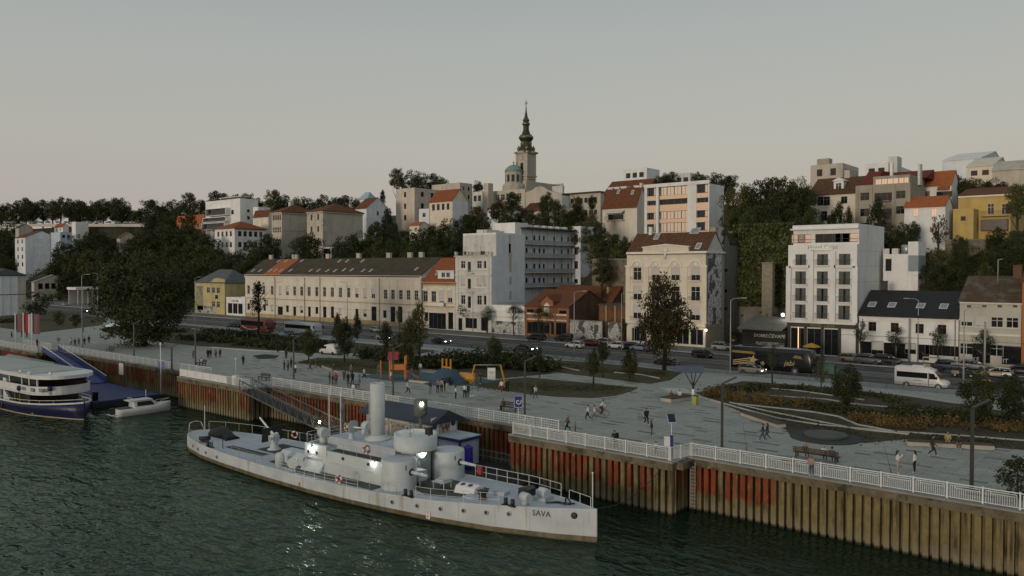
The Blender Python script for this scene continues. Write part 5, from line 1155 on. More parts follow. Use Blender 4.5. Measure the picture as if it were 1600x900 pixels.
# hotel
b = B('white_hotel', 'white six-storey hotel with three window columns, small balconies and glazed dark ground floor',1231.5,1339,1381, TF,381, WHITE)
HC = [1251,1285,1319.5]
for r in ((397,414.5),(424,444.5),(450.5,471),(476.5,498)): b.front(HC,2.0, r[0], r[1],1285, ['curt', 'curt', 'curt'], 'g')
zg = b.zf(505.5,1285); b.F += [(b.s0 + .6 + k * 3.1, b.s0 + 3.2 + k * 3.1,4.6, zg - 1.0, 'shop', 'g', None) for k in range(int((b.s1 - b.s0 - .6) / 3.1))]
b.build(); b.band(zg - .75,.7,.35, mat('fascia_dark',(0.04,0.038,0.034),.6), False, 'fascia'); part('ground_cladding', MB().box(b.s1 + .004, b.t,4.5, b.s1 + .05, b.t + 2, zg - .8), MATS['fascia_dark'], b.o)
b.band(zg,.35,.4, WHITE, False)
for k in range(int((b.s1 - b.s0) / 3.1) + 1): x = b.s0 + .3 + k * 3.1; part('column', MB().box(x - .26, b.t - .2,4.5, x + .26, b.t - .004, zg - .76), MATS['fascia_dark'], b.o)
for c0 in (1233.2,1268,1302.5,1337): x = b.fx(c0); part('pilaster', MB().box(x - .45, b.t - .42, zg + .36, x + .45, b.t - .004, b.zf(416 if c0 in (1233.2,1337) else 391, c0)), WHITE, b.o)
for c0, c1, y in ((1234,1266,418.5),(1304,1337,418.5),(1268,1302,391.5)): z = b.zf(y,1285); part('frame_head', MB().box(b.fx(c0), b.t - .42, z, b.fx(c1), b.t - .005, z + .5), WHITE, b.o)
for c in HC:
    for yb in (414.5,444.5,471,498): z = b.zf(yb,1285); x = b.fx(c); b.balcony(x - 1.3, x + 1.3, z,.55, WHITE, irn,1.0)
top = B('top_storey', 'x',1236.5,1339,1381, TF + 1.1,357, WHITE, z0=b.z1 + .01); bpy.data.objects.remove(top.o); top.o = b.o; top.s1 = b.s1 - .02; top.t1 = b.t1
top.s0 = b.fx(1236)
for px, w, st in ((1246,2.4, 'glow'),(1257,2.4, 'glow'),(1293,4.6, 'wide'),(1315,2.6, 'wide'),(1327.5,2.8, 'glow')): x = on_t(px,420, TF + 1.1).x; top.F.append((x - w / 2, x + w / 2, top.z0 + .35, top.z0 + 2.0, st, 'g', None))
top.build(); part('roof_slab', MB().box(top.s0 - .3, top.t - .9, top.z1, top.s1 + .02, top.t1, top.z1 + .25).box(top.s0, top.t - .5, top.z1 + .25, top.s1 + .02, top.t1, top.z1 + .9), WHITE, b.o)
part('terrace_rail', MB().bar((b.s0, b.t + .1, b.z1 + 1.0),(b.s1, b.t + .1, b.z1 + 1.0),.05,.05).bar((b.s0, b.t + .1, b.z1 + .5),(b.s1, b.t + .1, b.z1 + .5),.03,.03), irn, b.o)
for y in (392,416,441): z = b.zs(y,1345); part('joint', MB().box(b.s1 + .002, b.t + .2, z, b.s1 + .02, b.t1 - .1, z + .1), WGREY, b.o)
lettering('Hotel Calisi',1.15, mat('hotel_letter',(0.36,0.34,0.31),.6), b.o,(b.fx(1285), b.t - .05, b.zf(386.3,1285)),(R(90),0,0),.03); lettering('HOTEL CALISI',.7, plain('brass_letter',(0.22,0.17,0.08),.5), b.o,(b.fx(1287), b.t - .37, zg - .4),(R(90),0,0),.02)
part('neon_strip', MB().box(b.fx(1249) - .06, b.t - .28,4.8, b.fx(1249) + .06, b.t - .22, zg - .9), mat('lit_strip',(1,.6,.3),.5, var=0, emit=((1.0,.55,.25),1.6)), b.o)
HOT = b
a = B('hotel_annex', 'white and teal roof annex behind the hotel with ventilation units',1380,1418.5,1438.5, TF + 14,401, WHITE, z0=4.4); a.front([1388],1.2,404,424,1388, 'dark', 'w'); a.build(); a.parapet(.5, WHITE)
part('stair_tower', MB().box(a.fx(1419) - .1, a.t + .2,4.5, a.fx(1434), a.t + 6, a.zf(377.5,1419)), WHITE, a.o); part('teal_cladding', MB().box(a.fx(1419), a.t + .14, a.zf(424,1420), a.fx(1434) + .05, a.t + 6, a.zf(399,1420)), mat('teal_panel',(0.22,0.27,0.275),.6), a.o)
for px in (1384,1394): x = a.fx(px); part('cooling_unit', MB().box(x - .8, a.t + 1, a.z1 + .5, x + .8, a.t + 2, a.z1 + 1.6), WGREY, a.o)
part('water_cistern', MB().lathe([(1.0,0),(1.0,1.8),(.8,2.0)],(a.fx(1411), a.t + 2.5, a.z1 + .3),14), mat('zinc',(0.35,0.36,0.36),.4, metal=.5), a.o)
# white house with charcoal roof
b = B('white_house', 'long low white house with charcoal tile roof and four skylights',1343,1499, None, TF,496.5, WHITE, depth=15)
b.front([1364,1399,1438,1473],1.3,504.5,519,1400, 'case', 'b', trim_w); b.front([1354,1391,1411,1444],1.9,536,560,1400, 'door', 'b'); b.front([1372],2.0,533,557,1372, 'half', 'b'); b.front([1424],1.8,536,553,1424, 'half', 'b'); b.front([1473],5.2,540,556,1473, 'shop', 'b'); b.build()
for c in (1364,1399,1438,1473): x = b.fx(c); z = b.zf(501.8, c); part('window_hood', MB().box(x - 1.1, TF - .25, z, x + 1.1, TF - .003, z + .16), trim_w, b.o)
b.band(b.z1 - .4,.4,.3, trim_w); z = b.zf(527,1420); b.band(z,.12,.1, trim_w, False, 'string_course'); b.gable(z_at(456, on_t(1430,420, TF + 7.5)), T_SLATE,.6)
for px in (1364,1395,1440,1476): b.skylight(on_t(px,420, TF + 3).x, TF + 2.8,1.3,1.7)
b.chimney(b.fx(1362), TF + 8, b.slope(TF + 7.5) - 1,2.6, MATS['fascia_dark'],1.0,.8); x = b.fx(1494); part('drainpipe', MB().tube((x, TF - .2,4.5),(x, TF - .2, b.z1 - .4),.08), pipe_m, b.o)
# right-hand house
b = B('tiled_house', 'pale beige two-storey house with lichen-spotted brown tile roof at the edge',1500.5,1597, None, TF,471, wl('pale_beige',(0.47,0.455,0.39),.25), depth=15)
b.front([1511.5,1535,1559,1583],1.7,495,511,1545, ['half', 'blind', 'case', 'case'], 'w', trim_w); b.front([1511.5,1559],1.9,538,556,1545, 'case', 'w'); b.front([1535],2.6,537,567,1535, 'door', 'b'); b.front([1584],3.0,541,570,1584, 'door', 'b'); b.build()
b.band(b.z1 - .5,.5,.4, trim_w); z = b.zf(524,1545); b.band(z,.3,.2, trim_w, False, 'string_course'); b.gable(z_at(433, on_t(1545,420, TF + 7.5)), tile_mat('lichen_tile',(0.06,0.045,0.03),(0.12,0.075,0.045), moss=(0.13,0.12,0.09)),.6)
part('aerial', MB().tube((b.fx(1551), TF + 5, b.slope(TF + 5) - .3),(b.fx(1551), TF + 5, b.slope(TF + 5) + 4),.07).tube((b.fx(1551), TF + 5, b.slope(TF + 5) + 4),(b.fx(1551) + .7, TF + 5, b.slope(TF + 5) + 4.1),.06), railg, b.roof)
for px in (1515,1539,1563,1587): x = b.fx(px); z = b.zf(478.5, px); part('vent_hole', MB().box(x - .3, TF - .05, z - .2, x + .3, TF - .004, z + .2), blackm, b.o)
b.chimney(b.fx(1580), TF + 7, b.slope(TF + 6),2.5, BRICKD,1.3,.8)
for px, w_, tx in ((1519,8, 'NUKE'),(1565,8, 'WEIT')): lettering(tx,.95, shut_m, b.o,(b.fx(px), TF - .03,5.6),(R(90),0,0),.01)
o = B('orange_brick_house', 'edge of an orange-painted house beyond the beige one',1597.8,1660, None, TF - .6,440, wl('bright_orange_stucco',(0.36,0.14,0.05),.2), depth=14); o.build(); o.gable(o.z1 + 3.5, T_RUST)
# yellow corner building and its neighbours at the left end of the terrace
b = B('yellow_house', 'pale yellow three-storey house with curved gable and painted mural',304,351,380, TF,443, YPALE)
b.t1 = b.t + 13
b.front([325,333,340.5],2.0,449,458,335, 'case', 'w'); b.front([325,333,340.5],2.0,471,480,335, ['blind', 'case', 'case'], 'w'); b.front([338],2.0,461,467,338, 'dark', 'b'); b.build()
x0, x1 = b.fx(328), b.s1; mb = MB(); pts = [(x0, b.z1)] + [(x0 + (x1 - x0) * q, b.z1 + hh) for q, hh in ((0,.4),(.15,.9),(.25,1.6),(.5,1.9),(.75,1.7),(.85,1.5),(1.0,1.5))] + [(x1, b.z1)]
part('curved_gable', mb.prism_y(pts, TF - .02, TF + .4), YPALE, b.o); part('mural', MB().box(b.fx(306), TF - .03, b.zf(484,310), b.fx(317), TF - .005, b.zf(447,310)), graffiti('grey_figure',(.30,.28,.16),(.16,.16,.15),.28), b.o)
b.hip(z_at(421, on_t(350,420, TF + 7)), mat('green_grey_roof',(0.085,0.10,0.095),.7, var=.2),.3); part('graffiti_panel', MB().box(b.fx(308), TF - .03,4.7, b.fx(338), TF - .004,7.2), GRAF, b.o)
b = B('corner_shop', 'small white shop with dark lettering beside the yellow house',353,382.5, None, TF - .5,467, WHITE, depth=6); b.front([359,367,375],2.8,474,490,367, 'shop', 'b'); b.build(); lettering('CAT OK',1.1, blackm, b.o,(b.fx(367), TF - .55, b.zf(470.3,367)),(R(90),0,0),.02); b.parapet(.4, WHITE)
# ---------------------------------------------------------------- houses on the hill, from left to right
def hb(name, label, xl, xr, xs, t, ytop, wall, roof=None, yr=None, rm=None, gF=None, gS=None, over=.4, z0=None, **kw):
    b = B(name, label, xl, xr, xs, t, ytop, wall, z0=z0, **kw)
    if gF: b.grid('F', *gF)
    if gS: b.grid('S', *gS)
    b.build()
    if roof:
        zr = z_at(yr, Vector((b.s1,(b.t + b.t1) / 2,0))) if yr else 0
        if roof == 'hip': b.hip(zr, rm, over)
        elif roof == 'gx': b.gable(zr, rm, over)
        elif roof == 'gy': b.gable_y(zr, rm, over)
        elif roof == 'flat': b.parapet(.6, wall)
    return b
def rows(b_z1, n, fl): return b_z1 - n * fl
# far left
o = B('riverside_warehouse', 'white panelled warehouse with dark green roof at the far left edge',-40,-8,40,96,431, BLUEW, z0=4.4); o.build(); o.hip(o.z1 + 2.5, mat('dark_green_roof',(0.03,0.042,0.035),.7),.4)
for px in (3,15.5,27): y = o.sy(px); part('panel_joint', MB().box(o.s1 + .003, y - .2,4.5, o.s1 + .08, y + .2, o.z1), WGREY, o.o)
z = o.zs(460,20); part('string_course', MB().box(o.s1 + .003, o.t, z - .15, o.s1 + .1, o.t1, z + .15), CONC, o.o); y0 = o.sy(28); part('end_bay', MB().box(o.s1 + .003, y0,4.5, o.s1 + .05, o.t1, o.z1 - .1), BEIGE, o.o)
o = hb('blue_white_flats', 'tall bluish white gabled block of flats on the far slope',24,40,92,182,371, BLUEW, 'gx',361, T_RUST, gF=(2,4,2.2,2.4,28,4.6, 'dark', 'b'));
for px in (57,65.5,78,81.5):
    for yt in (375,386,397): yy = o.sy(px); z = o.zs(yt + 5, px); put_window(o.o,(o.s1 + .02, yy, z), R(90),1.9,2.1, 'dark', 'g')
hb('beige_ruin', 'old beige gabled house left of the bluish flats',25,30,52,200,356, BEIGE, 'gx',350, T_OLD)
hb('blue_cube_house', 'small sky-blue flat-roofed house behind the bluish flats',80,95,113,196,364, wl('sky_blue_stucco',(0.42,0.50,0.57),.2), 'flat', gS=(2,1,1.6,1.8,36,3, 'dark', 'g'))
hb('small_red_roof_house', 'little white house with red roof under the hilltop car park',86,99,108,225,354, WHITE, 'gx',349, T_RED, gF=(2,1,1.5,1.8,46,3, 'dark', 'g'))
hb('white_corner_block', 'white flat-topped corner block below the parapet of the car park',113,119,139,215,348, WHITE, 'flat')
hb('brown_roof_cottage', 'cottage with worn reddish roof half hidden in trees',183,188,216,196,372, BEIGE, 'gx',363, T_RUST)
o = hb('gabled_depot', 'low beige gabled depot building beside the road at the left',49,53,113,158,441, BEIGE, z0=4.4, gS=(5,1,3.2,3.0,10,4, 'dark', 'g')); zr = z_at(430, Vector((o.s1,(o.t + o.t1) / 2,0))); o.gable(zr, mat('pale_metal_roof',(0.26,0.255,0.22),.6, var=.2),.5)
o = thing('station_canopy', 'long flat white canopy on thin posts beside the road', 'canopy',(0,0,0)); s1 = on_t(118,420,150).x; s0 = on_t(104,420,150).x; t1 = on_s(163,420, s1).y; zc = z_at(453, Vector((s1,150,0)))
part('roof', MB().box(s0,150, zc, s1, t1, zc + 1.1), WHITE, o)
for k in range(6): y = 151 + (t1 - 152) * k / 5; part('post', MB().box(s1 - 1, y,4.4, s1 - .6, y + .4, zc), WGREY, o)
part('back_wall', MB().box(s0 + .5,150.5,4.4, s0 + .9, t1 - .5, zc), WGREY, o)
# car park parapet with parked cars along the hilltop
o = thing('car_park_parapet', 'pale parapet wall along the hilltop car park at the far left', 'wall',(0,0,0)); tt = 232
P0, P1 = on_t(4,352, tt), on_t(226,352, tt + 14); part('wall', MB().bar(P0, P1,.6,2.0), mat('parapet_stone',(0.42,0.41,0.36),.8), o)
# left centre
hb('salmon_house', 'salmon house with orange roof and rounded white dormer',276,318,324,232,346, wl('salmon_stucco',(0.40,0.20,0.12),.2), 'gx',335, T_ORANGE, gF=(4,1,1.6,2.2,42,3, 'dark', 'w'))
o = B('terraced_villa', 'modern white terraced villa with dark recessed balconies',322,376,404,224,322, WHITE); o.z1 = z_at(311, Vector((o.s1, o.t,0)))
o.side([389],1.6,327,332,389, 'dark', 'g'); o.side([389],1.6,338,343,389, 'dark', 'g'); o.front([364],2.4,328,335,364, 'dark', 'g'); o.build(); o.parapet(.4, WHITE)
for yt, yb, c0, c1 in ((324,335,322,353),(338,345,317,353),(347,357,315,351)):
    x0, x1 = on_t(c0,420, o.t - 3).x, on_t(c1,420, o.t - 3).x; za, zb_ = z_at(yb, Vector((x1, o.t - 3,0))), z_at(yt, Vector((x1, o.t - 3,0)))
    f = part('balcony_frame', MB().box(x0, o.t - 3, za - .3, x1, o.t - .01, za).box(x0, o.t - 3, zb_ - .3, x1, o.t - .01, zb_).box(x0, o.t - 3, za, x0 + .3, o.t - .01, zb_ - .3).box(x1 - .3, o.t - 3, za, x1, o.t - .01, zb_ - .3), WHITE, o.o)
    part('balcony_glazing', MB().box(x0 + .31, o.t - 1.6, za + .01, x1 - .31, o.t - 1.5, zb_ - .31), pane_m, f); part('balustrade', MB().box(x0 + .31, o.t - 2.9, za + .01, x1 - .31, o.t - 2.85, za + 1.0), glassd, f)
part('roof_pergola', MB().box(on_t(340,420, o.t).x, o.t + 1, o.z1 + 1.4, o.s1, o.t + 6, o.z1 + 1.8).box(on_t(341,420, o.t).x, o.t + 1.5, o.z1 + .4, on_t(341,420, o.t).x + .4, o.t + 2, o.z1 + 1.4), WGREY, o.o)
hb('white_cube_house', 'plain white cube house right of the terraced villa',396,404,423,228,325, WHITE, 'flat', gS=(2,2,1.3,1.8,36,4, 'dark', 'g'))
hb('school_house', 'white three-storey house with hipped orange roof among trees',336,367,416,200,357, WHITE, 'hip',345, T_RED, gF=(4,2,1.7,2.4,27,5, 'case', 'g'), gS=(5,2,1.7,2.4,27,5, 'case', 'g'), over=.8)
hb('cream_gable_house', 'small cream house with brown roof beside the ministry block',397,420,426,222,336, CREAM, 'gx',328, T_RUST)
m1 = hb('ministry_block', 'big beige block with low hipped red roof on the hillside',425,441,495,200,331.5, BEIGE, 'hip',319, T_RUST, gF=(5,4,1.1,2.2,25,5.2, 'dark', 'g'), over=.7)
for px in (466,484):
    for yt in (339,354,370,390): yy = m1.sy(px); put_window(m1.o,(m1.s1 + .02, yy, m1.zs(yt + 8, px)), R(90),1.5,2.2, 'case', 'w')
m1.band(m1.z1 - .5,.5,.5, BEIGE);
for y in (384,360): z = m1.zf(y,441); m1.band(z,.25,.15, BEIGE, True, 'string_course')
m1.chimney(m1.s1 - 5, m1.t + 8, m1.z1 + 1.5,3.5, WGREY,1.5,1.5)
m2 = hb('ministry_wing', 'second beige block with hipped red roof and blank side wall',480,505,567, m1.t1 - 12,330, BEIGE, 'hip',317, T_RUST, gF=(2,3,1.2,2.4,27,5, 'dark', 'g'), over=.7); m2.band(m2.z1 - .5,.5,.5, BEIGE); z = m2.zs(384,540); m2.band(z,.3,.2, BEIGE, True, 'string_course')
o = thing('glass_pavilion', 'small glazed pavilion at the foot of the beige wing', 'pavilion',(0,0,0)); x0, x1 = on_t(503,420,190).x, on_t(530,420,190).x; za = z_at(400, Vector((x1,190,0))); zb_ = z_at(386, Vector((x1,190,0)))
part('roof', MB().box(x0,190, zb_ - .4, x1 + 1,195, zb_), WHITE, o); part('glazing', MB().box(x0 + .6,190.6, za - 6, x1,194.5, zb_ - .4), pane_m, o)
for q in (0,.5,1): part('post', MB().box(x0 + (x1 - x0) * q,190.1, za - 6, x0 + (x1 - x0) * q + .35,190.45, zb_ - .4), WHITE, o)
hb('pale_gable_house', 'pale bluish house with tall blank gable wall',555,573,608,240,325, BLUEW, 'gx',309, T_RUST, gS=(1,1,1.4,2,45,4, 'dark', 'g'))
o = hb('blue_mansard', 'pale blue metal mansard roof rising behind the gable house',562,575,588,290,311, WHITE); o.hip(z_at(299, Vector((o.s1, o.t,0))), mat('pale_blue_metal',(0.27,0.40,0.44),.5, var=.1),.6,.2)
hb('pink_block', 'large pinkish beige block with flat roof and brown windows',619,648,702,262,295, PINK, 'flat', gF=(1,3,1.6,2.6,40,5.5, 'dark', 'b'), gS=(3,3,2.0,2.4,40,5.5, 'case', 'b'))
o = hb('white_gable_house', 'white house with red roof and bluish gable above the trees',671,707,731,238,313, CREAM2, 'gx',295.5, T_RED, gF=(4,1,1.6,2.6,36.4,4.5, 'case', 'b'), gS=None); o.front([677,685.5,695],1.6,332,340,690, 'case', 'b')
for px, yt in ((677,322),(685.5,322),(695,322)): put_window(o.o,(o.fx(px), o.t - .02, o.zf(yt + 2.5, px)),0,1.3,.9, 'dark', 'b')
part('side_shade_and_render', MB().box(o.s1 + .003, o.t + .2, o.z0, o.s1 + .06, o.t1, o.z1), BLUEW, o.o)  # bluish skin: the cooler light on this side put into colour
hb('lean_to', 'small bluish lean-to beside the white gable house',655,670.5, None,237.5,328, BLUEW, 'flat', depth=6, gF=(1,1,2.0,1.8,35,4, 'case', 'w'))
hb('orange_roof_shed', 'bright orange shed roof below the lean-to',640,655, None,228,352, CREAM, 'gx',347, T_ORANGE, depth=6)
hb('beige_terrace', 'beige flat-topped house behind the white gable house',675,719,738,285,287, BEIGE, 'flat', gS=(2,2,1.4,2,46,4, 'dark', 'g'))
hb('grey_infill_house', 'grey house with dark window pairs behind the trees',738,754,757,270,301, WGREY, 'flat', gF=(2,2,2.2,2.6,40,5, 'dark', 'g'))
hb('narrow_beige_tower', 'narrow beige windowless tower house near the church',756,763,770.5,262,288, BEIGE, 'flat')
hb('long_beige_wing', 'long plain beige wing with two windows below the church',769,820, None,268,297, BEIGE, 'flat', depth=10, gF=(5,1,2.2,2.6,44.5,5, 'case', 'w'))
o = hb('stepped_gable_house', 'beige house with curved weathered gable and chimney row right of the church',821,877,896,262,305, BEIGE);
part('curved_gable', MB().prism_y([(o.s0, o.z1),(o.s1, o.z1),(o.s1, o.z1 + .6)] + [(o.s0 + (o.s1 - o.s0) * q, o.z1 + h_) for q, h_ in ((.85,1.2),(.62,2.6),(.5,4.0),(.42,4.3),(.3,4.2),(.22,3.2),(.1,2.6),(0,2.4))], o.t - .02, o.t + .6), BEIGE, o.o)
part('gable_roof', MB().box(o.s0 + .2, o.t + .7, o.z1, o.s1 - .2, o.t1, o.z1 + 1.0,0,2), T_OLD, o.o); part('side_shade_and_render', MB().box(o.s1 + .003, o.t + .2, o.z0, o.s1 + .06, o.t1, o.z1), BLUEW, o.o)  # side coat carries the cool light of that face in its colour
x = o.fx(859); ch = part('chimney_stack', MB().box(x - 2.6, o.t + 5, o.z1, x + 2.8, o.t + 6.2, o.z1 + 4.6), WGREY, o.o)
for k in range(7): part('chimney_pot', MB().tube((x - 2.3 + k * .8, o.t + 5.6, o.z1 + 4.6),(x - 2.3 + k * .8, o.t + 5.6, o.z1 + 5.4),.2,.2,6), BRICKD, ch)
hb('cottage', 'low white cottage with red roof under the beige wing',762,785, None,240,325, BLUEW, 'gx',316.5, T_RED, depth=8, gF=(2,1,1.8,1.8,36.6,3, 'case', 'w'))
hb('orange_roof_cottage', 'low house with orange and red roof below the church',817,845, None,236,329, CREAM, 'gx',316.5, T_RUST, depth=9)
o = hb('balcony_block', 'brown flat block with planted roof balcony right of the church',886,938, None,268,303, BEIGE, 'flat', depth=12, gF=(6,2,1.8,2,37,5, 'dark', 'g')); part('eaves', MB().box(o.s0 - .5, o.t - 1.5, o.z1 + .61, o.s1 + .5, o.t1, o.z1 + 1.1), MATS['dark_eaves'], o.o)
# mansard house
o = hb('mansard_house', 'beige house with big red mansard roof and row of dormers',941,995,1011,212,320, CREAM, gF=None); o.front([970,981],1.2,348,362,975, 'dark', 'g'); o.side([1003],1.2,336,344,1003, 'dark', 'g')
zr = z_at(294, Vector((o.s1, o.t + 5,0))); o.gable(zr, T_RUST,.5,.5);
for px, q in ((966,2.5),(988,2.2)): o.skylight(on_t(px,420, o.t + q).x, o.t + q,1.0,1.6)
x0, x1 = on_t(948,420, o.t).x, on_t(976,420, o.t).x; z = o.zf(341.5,960); o.balcony(x0, x1, o.zf(344,960),1.6, CREAM, irn,1.1); part('awning', MB().prism_x([(o.t - 2.0, o.zf(334,960)),(o.t - .01, o.zf(330,960)),(o.t - .01, o.zf(330,960) + .15),(o.t - 2, o.zf(334,960) + .15)], x0, x1), WGREY, o.o); part('loggia', MB().box(x0 + .5, o.t - .06, o.zf(344,960), x1 - .5, o.t - .004, o.zf(335,960)), pane_m, o.o); part('chimney', MB().box(o.fx(991), o.t + 3, zr - 3, o.fx(994), o.t + 4.2, zr + 1.5), CREAM, o.o)
o2 = hb('upper_mansard', 'upper red mansard storey with four white dormers behind',944,1011, None,226,297, T_DRED, 'gx',279.5, T_RUST, depth=10)
for px in (955,965,976,997,1006): x = o2.fx(px); d_ = part('dormer', MB().box(x - 1.0, o2.t - .8, o2.z1 - 1.2, x + 1.0, o2.t + 2.5, o2.z1 + 1.4).box(x - 1.3, o2.t - 1.0, o2.z1 + 1.4, x + 1.3, o2.t + 2.5, o2.z1 + 1.65), WHITE, o2.o); put_window(d_,(x, o2.t - .86, o2.z1 - .6),0,1.3,1.6, 'case', 'w')
hb('white_roof_flats', 'white flat-roofed flats on the skyline above the mansard house',973,1010,1030,300,264, WHITE, 'flat', gF=(3,2,2.2,2.2,52,5, 'dark', 'g'))
hb('grey_roof_flats', 'grey stepped rooftop flats on the skyline behind the modern block',1053,1078,1088,290,272, WGREY, 'flat', gF=(2,1,2.5,2,50,4, 'dark', 'g'))
# modern flats with sunset reflections
o = B('modern_flats', 'modern white flats with glazed bays reflecting the orange sunset',1009,1110,1130.5,196,287, WHITE); o.build(); o.parapet(.3, mat('dark_flashing',(0.05,0.05,0.05),.6))
peach = mat('sunset_tinted_glass',(0.92,0.68,0.48),.22, var=0, metal=.9); rec = mat('recess_wall',(0.16,0.14,0.12),.8)  # peach: orange sunset reflection put into the glass colour
def zf(y): return z_at(y, Vector((o.fx(1050), o.t,0)))
for c0, c1 in ((1009,1013),(1027,1031),(1076,1090),(1108.5,1110)): part('pier', MB().box(o.fx(c0), o.t - .9, zf(420), o.fx(c1), o.t - .004, o.z1 + .3), WHITE, o.o)
part('roof_slab', MB().box(o.s0, o.t - 1.0, zf(291.5), o.s1, o.t - .01, zf(286)), WHITE, o.o)
FL = [(291.5,305, 'glow'),(311,319.5, 'dark'),(330,342, 'glow'),(348,362, 'glow'),(368,381, 'dark')]
for i,(yt, yb, st) in enumerate(FL):
    x0, x1 = o.fx(1031), o.fx(1076); h_ = zf(yt) - zf(yb); k = 4
    for j in range(k): a0 = x0 + (x1 - x0) * j / k; put_window(o.o,(a0 + (x1 - x0) / k / 2, o.t - .12, zf(yb)),0,(x1 - x0) / k - .06, h_, st if not (i == 3 and j == 1) else 'glow', 'g')
    nxt = FL[i + 1][0] if i + 1 < len(FL) else yb + 6
    part('spandrel', MB().box(x0, o.t - .5, zf(nxt), x1, o.t - .01, zf(yb) - .02), peach if i < 4 else WGREY, o.o)
    for c0, c1 in ((1013,1027),(1090,1108.5)):
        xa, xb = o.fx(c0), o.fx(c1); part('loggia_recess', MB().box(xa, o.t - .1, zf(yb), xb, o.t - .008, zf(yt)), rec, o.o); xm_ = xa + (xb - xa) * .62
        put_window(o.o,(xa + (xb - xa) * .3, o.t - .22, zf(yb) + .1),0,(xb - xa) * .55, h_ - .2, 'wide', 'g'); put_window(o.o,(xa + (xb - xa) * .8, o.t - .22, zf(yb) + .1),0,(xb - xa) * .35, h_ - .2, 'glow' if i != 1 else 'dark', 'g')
        part('balustrade', MB().box(xa, o.t - .85, zf(nxt), xb, o.t - .8, zf(yb) - .02), peach, o.o); part('loggia_slab', MB().box(xa, o.t - .79, zf(nxt) - .2, xb, o.t - .01, zf(nxt)), WHITE, o.o)
# right hill
hb('skyline_beige_flats', 'beige flat block with penthouse on the skyline above the dark trees',1265,1315,1340,300,257, BEIGE, 'flat', gF=(2,2,2.0,2.6,52,4.5, 'dark', 'g'), gS=(5,2,2.4,1.8,52,4.5, 'dark', 'g'))
o = hb('penthouse_box', 'brown rooftop hut on the skyline flats',1275,1294,1299,303,247, OLIVE, depth=None)
o = hb('brown_roof_house', 'cream house with broad brown roof and single dormer among dark trees',1262,1336, None,205,301, CREAM2, 'gx',276, T_MIX, depth=15, gF=None)
for px, yt, yb in ((1281,307,321),(1291,307,321),(1287,330,345),(1318,307,318)): put_window(o.o,(o.fx(px), o.t - .05, o.zf(yb, px)),0,1.5, o.zf(yt, px) - o.zf(yb, px), 'case', 'g')
x = o.fx(1305); z = o.slope(o.t + 3); d_ = part('dormer', MB().box(x - 1.2, o.t + 2, z - 1.2, x + 1.2, o.t + 6, z + 1.3).prism_y([(x - 1.6, z + 1.3),(x + 1.6, z + 1.3),(x, z + 2.2)], o.t + 1.7, o.t + 6), WHITE, o.roof); put_window(d_,(x, o.t + 1.95, z - .9),0,1.4,1.7, 'case', 'w'); o.chimney(o.fx(1308), o.t + 7.5, o.slope(o.t + 7) - .5,2.4, BEIGE,1.3,1)
o = B('olive_block', 'olive grey block with glazed top storey and planted balconies',1336,1421,1435,198,272, OLIVE); o.z1 = z_at(285, Vector((o.s1, o.t,0))); o.t1 = o.t + 14
o.front([1350],2.0,301,313,1350, 'case', 'g'); o.front([1350],2.0,326,338,1350, 'case', 'g'); o.front([1350],2.4,348,358,1350, 'dark', 'g'); o.front([1406],2.0,298,310,1406, 'case', 'g'); o.front([1406],2.0,322,334,1406, 'case', 'g'); o.front([1380],4.2,301,314,1380, 'wide', 'g'); o.front([1380],4.2,326,338,1380, 'wide', 'g'); o.front([1380],4.2,348,360,1380, 'wide', 'g'); o.build()
x0, x1 = o.fx(1362), o.fx(1419); zt = o.zf(274,1390); part('top_storey', MB().box(x0, o.t + .4, o.z1, x1, o.t1, zt), OLIVE, o.o)
for k,(a0, a1) in enumerate(((1366,1375),(1375.5,1384),(1384.5,1393),(1393.5,1401.5),(1402.5,1410),(1410.5,1417.5))): xa, xb = o.fx(a0), o.fx(a1); put_window(o.o,((xa + xb) / 2, o.t + .3, o.zf(293,1390)),0, xb - xa, o.zf(278.5,1390) - o.zf(293,1390), 'glow', 'w')
for yb in (314,338): z = o.zf(yb,1380); o.balcony(o.fx(1371), o.fx(1391), z,1.4, OLIVE, irn,1.0)
for c0 in (1338,1360,1395,1419): x = o.fx(c0); part('pier', MB().box(x - .3, o.t - .25, o.z0, x + .3, o.t - .004, o.z1 - .1), OLIVE, o.o)
part('roof', MB().prism_x([(o.t + 1, o.z1 + .1),(o.t1 + 3, o.z1 + .1),(o.t1 + 3, z_at(263, Vector((o.s1, o.t1,0)))),(o.t + 8, z_at(263, Vector((o.s1, o.t + 8,0))))], o.s0 + .5, x0 - .01).prism_x([(o.t1 - 4, zt),(o.t1 + 4, zt),(o.t1 + 4, z_at(263, Vector((o.s1, o.t1,0))))], x0, o.s1 + 1), T_DRED, o.o)
part('chimney', MB().box(o.fx(1372), o.t + 9, zt, o.fx(1376), o.t + 10, zt + 4), WHITE, o.o); part('chimney', MB().box(o.fx(1420), o.t + 7, o.z1, o.fx(1424), o.t + 9, zt + 3), WGREY, o.o)
hb('white_skyline_block', 'white blocky flats with roof hut on the skyline above the red roof',1350,1386,1442,285,256, WHITE, 'flat', gF=(2,1,2.0,1.6,58,4, 'dark', 'g')); hb('roof_machine_house', 'grey machine house on the white skyline flats',1386,1400,1407,287,246.5, WGREY, 'flat')
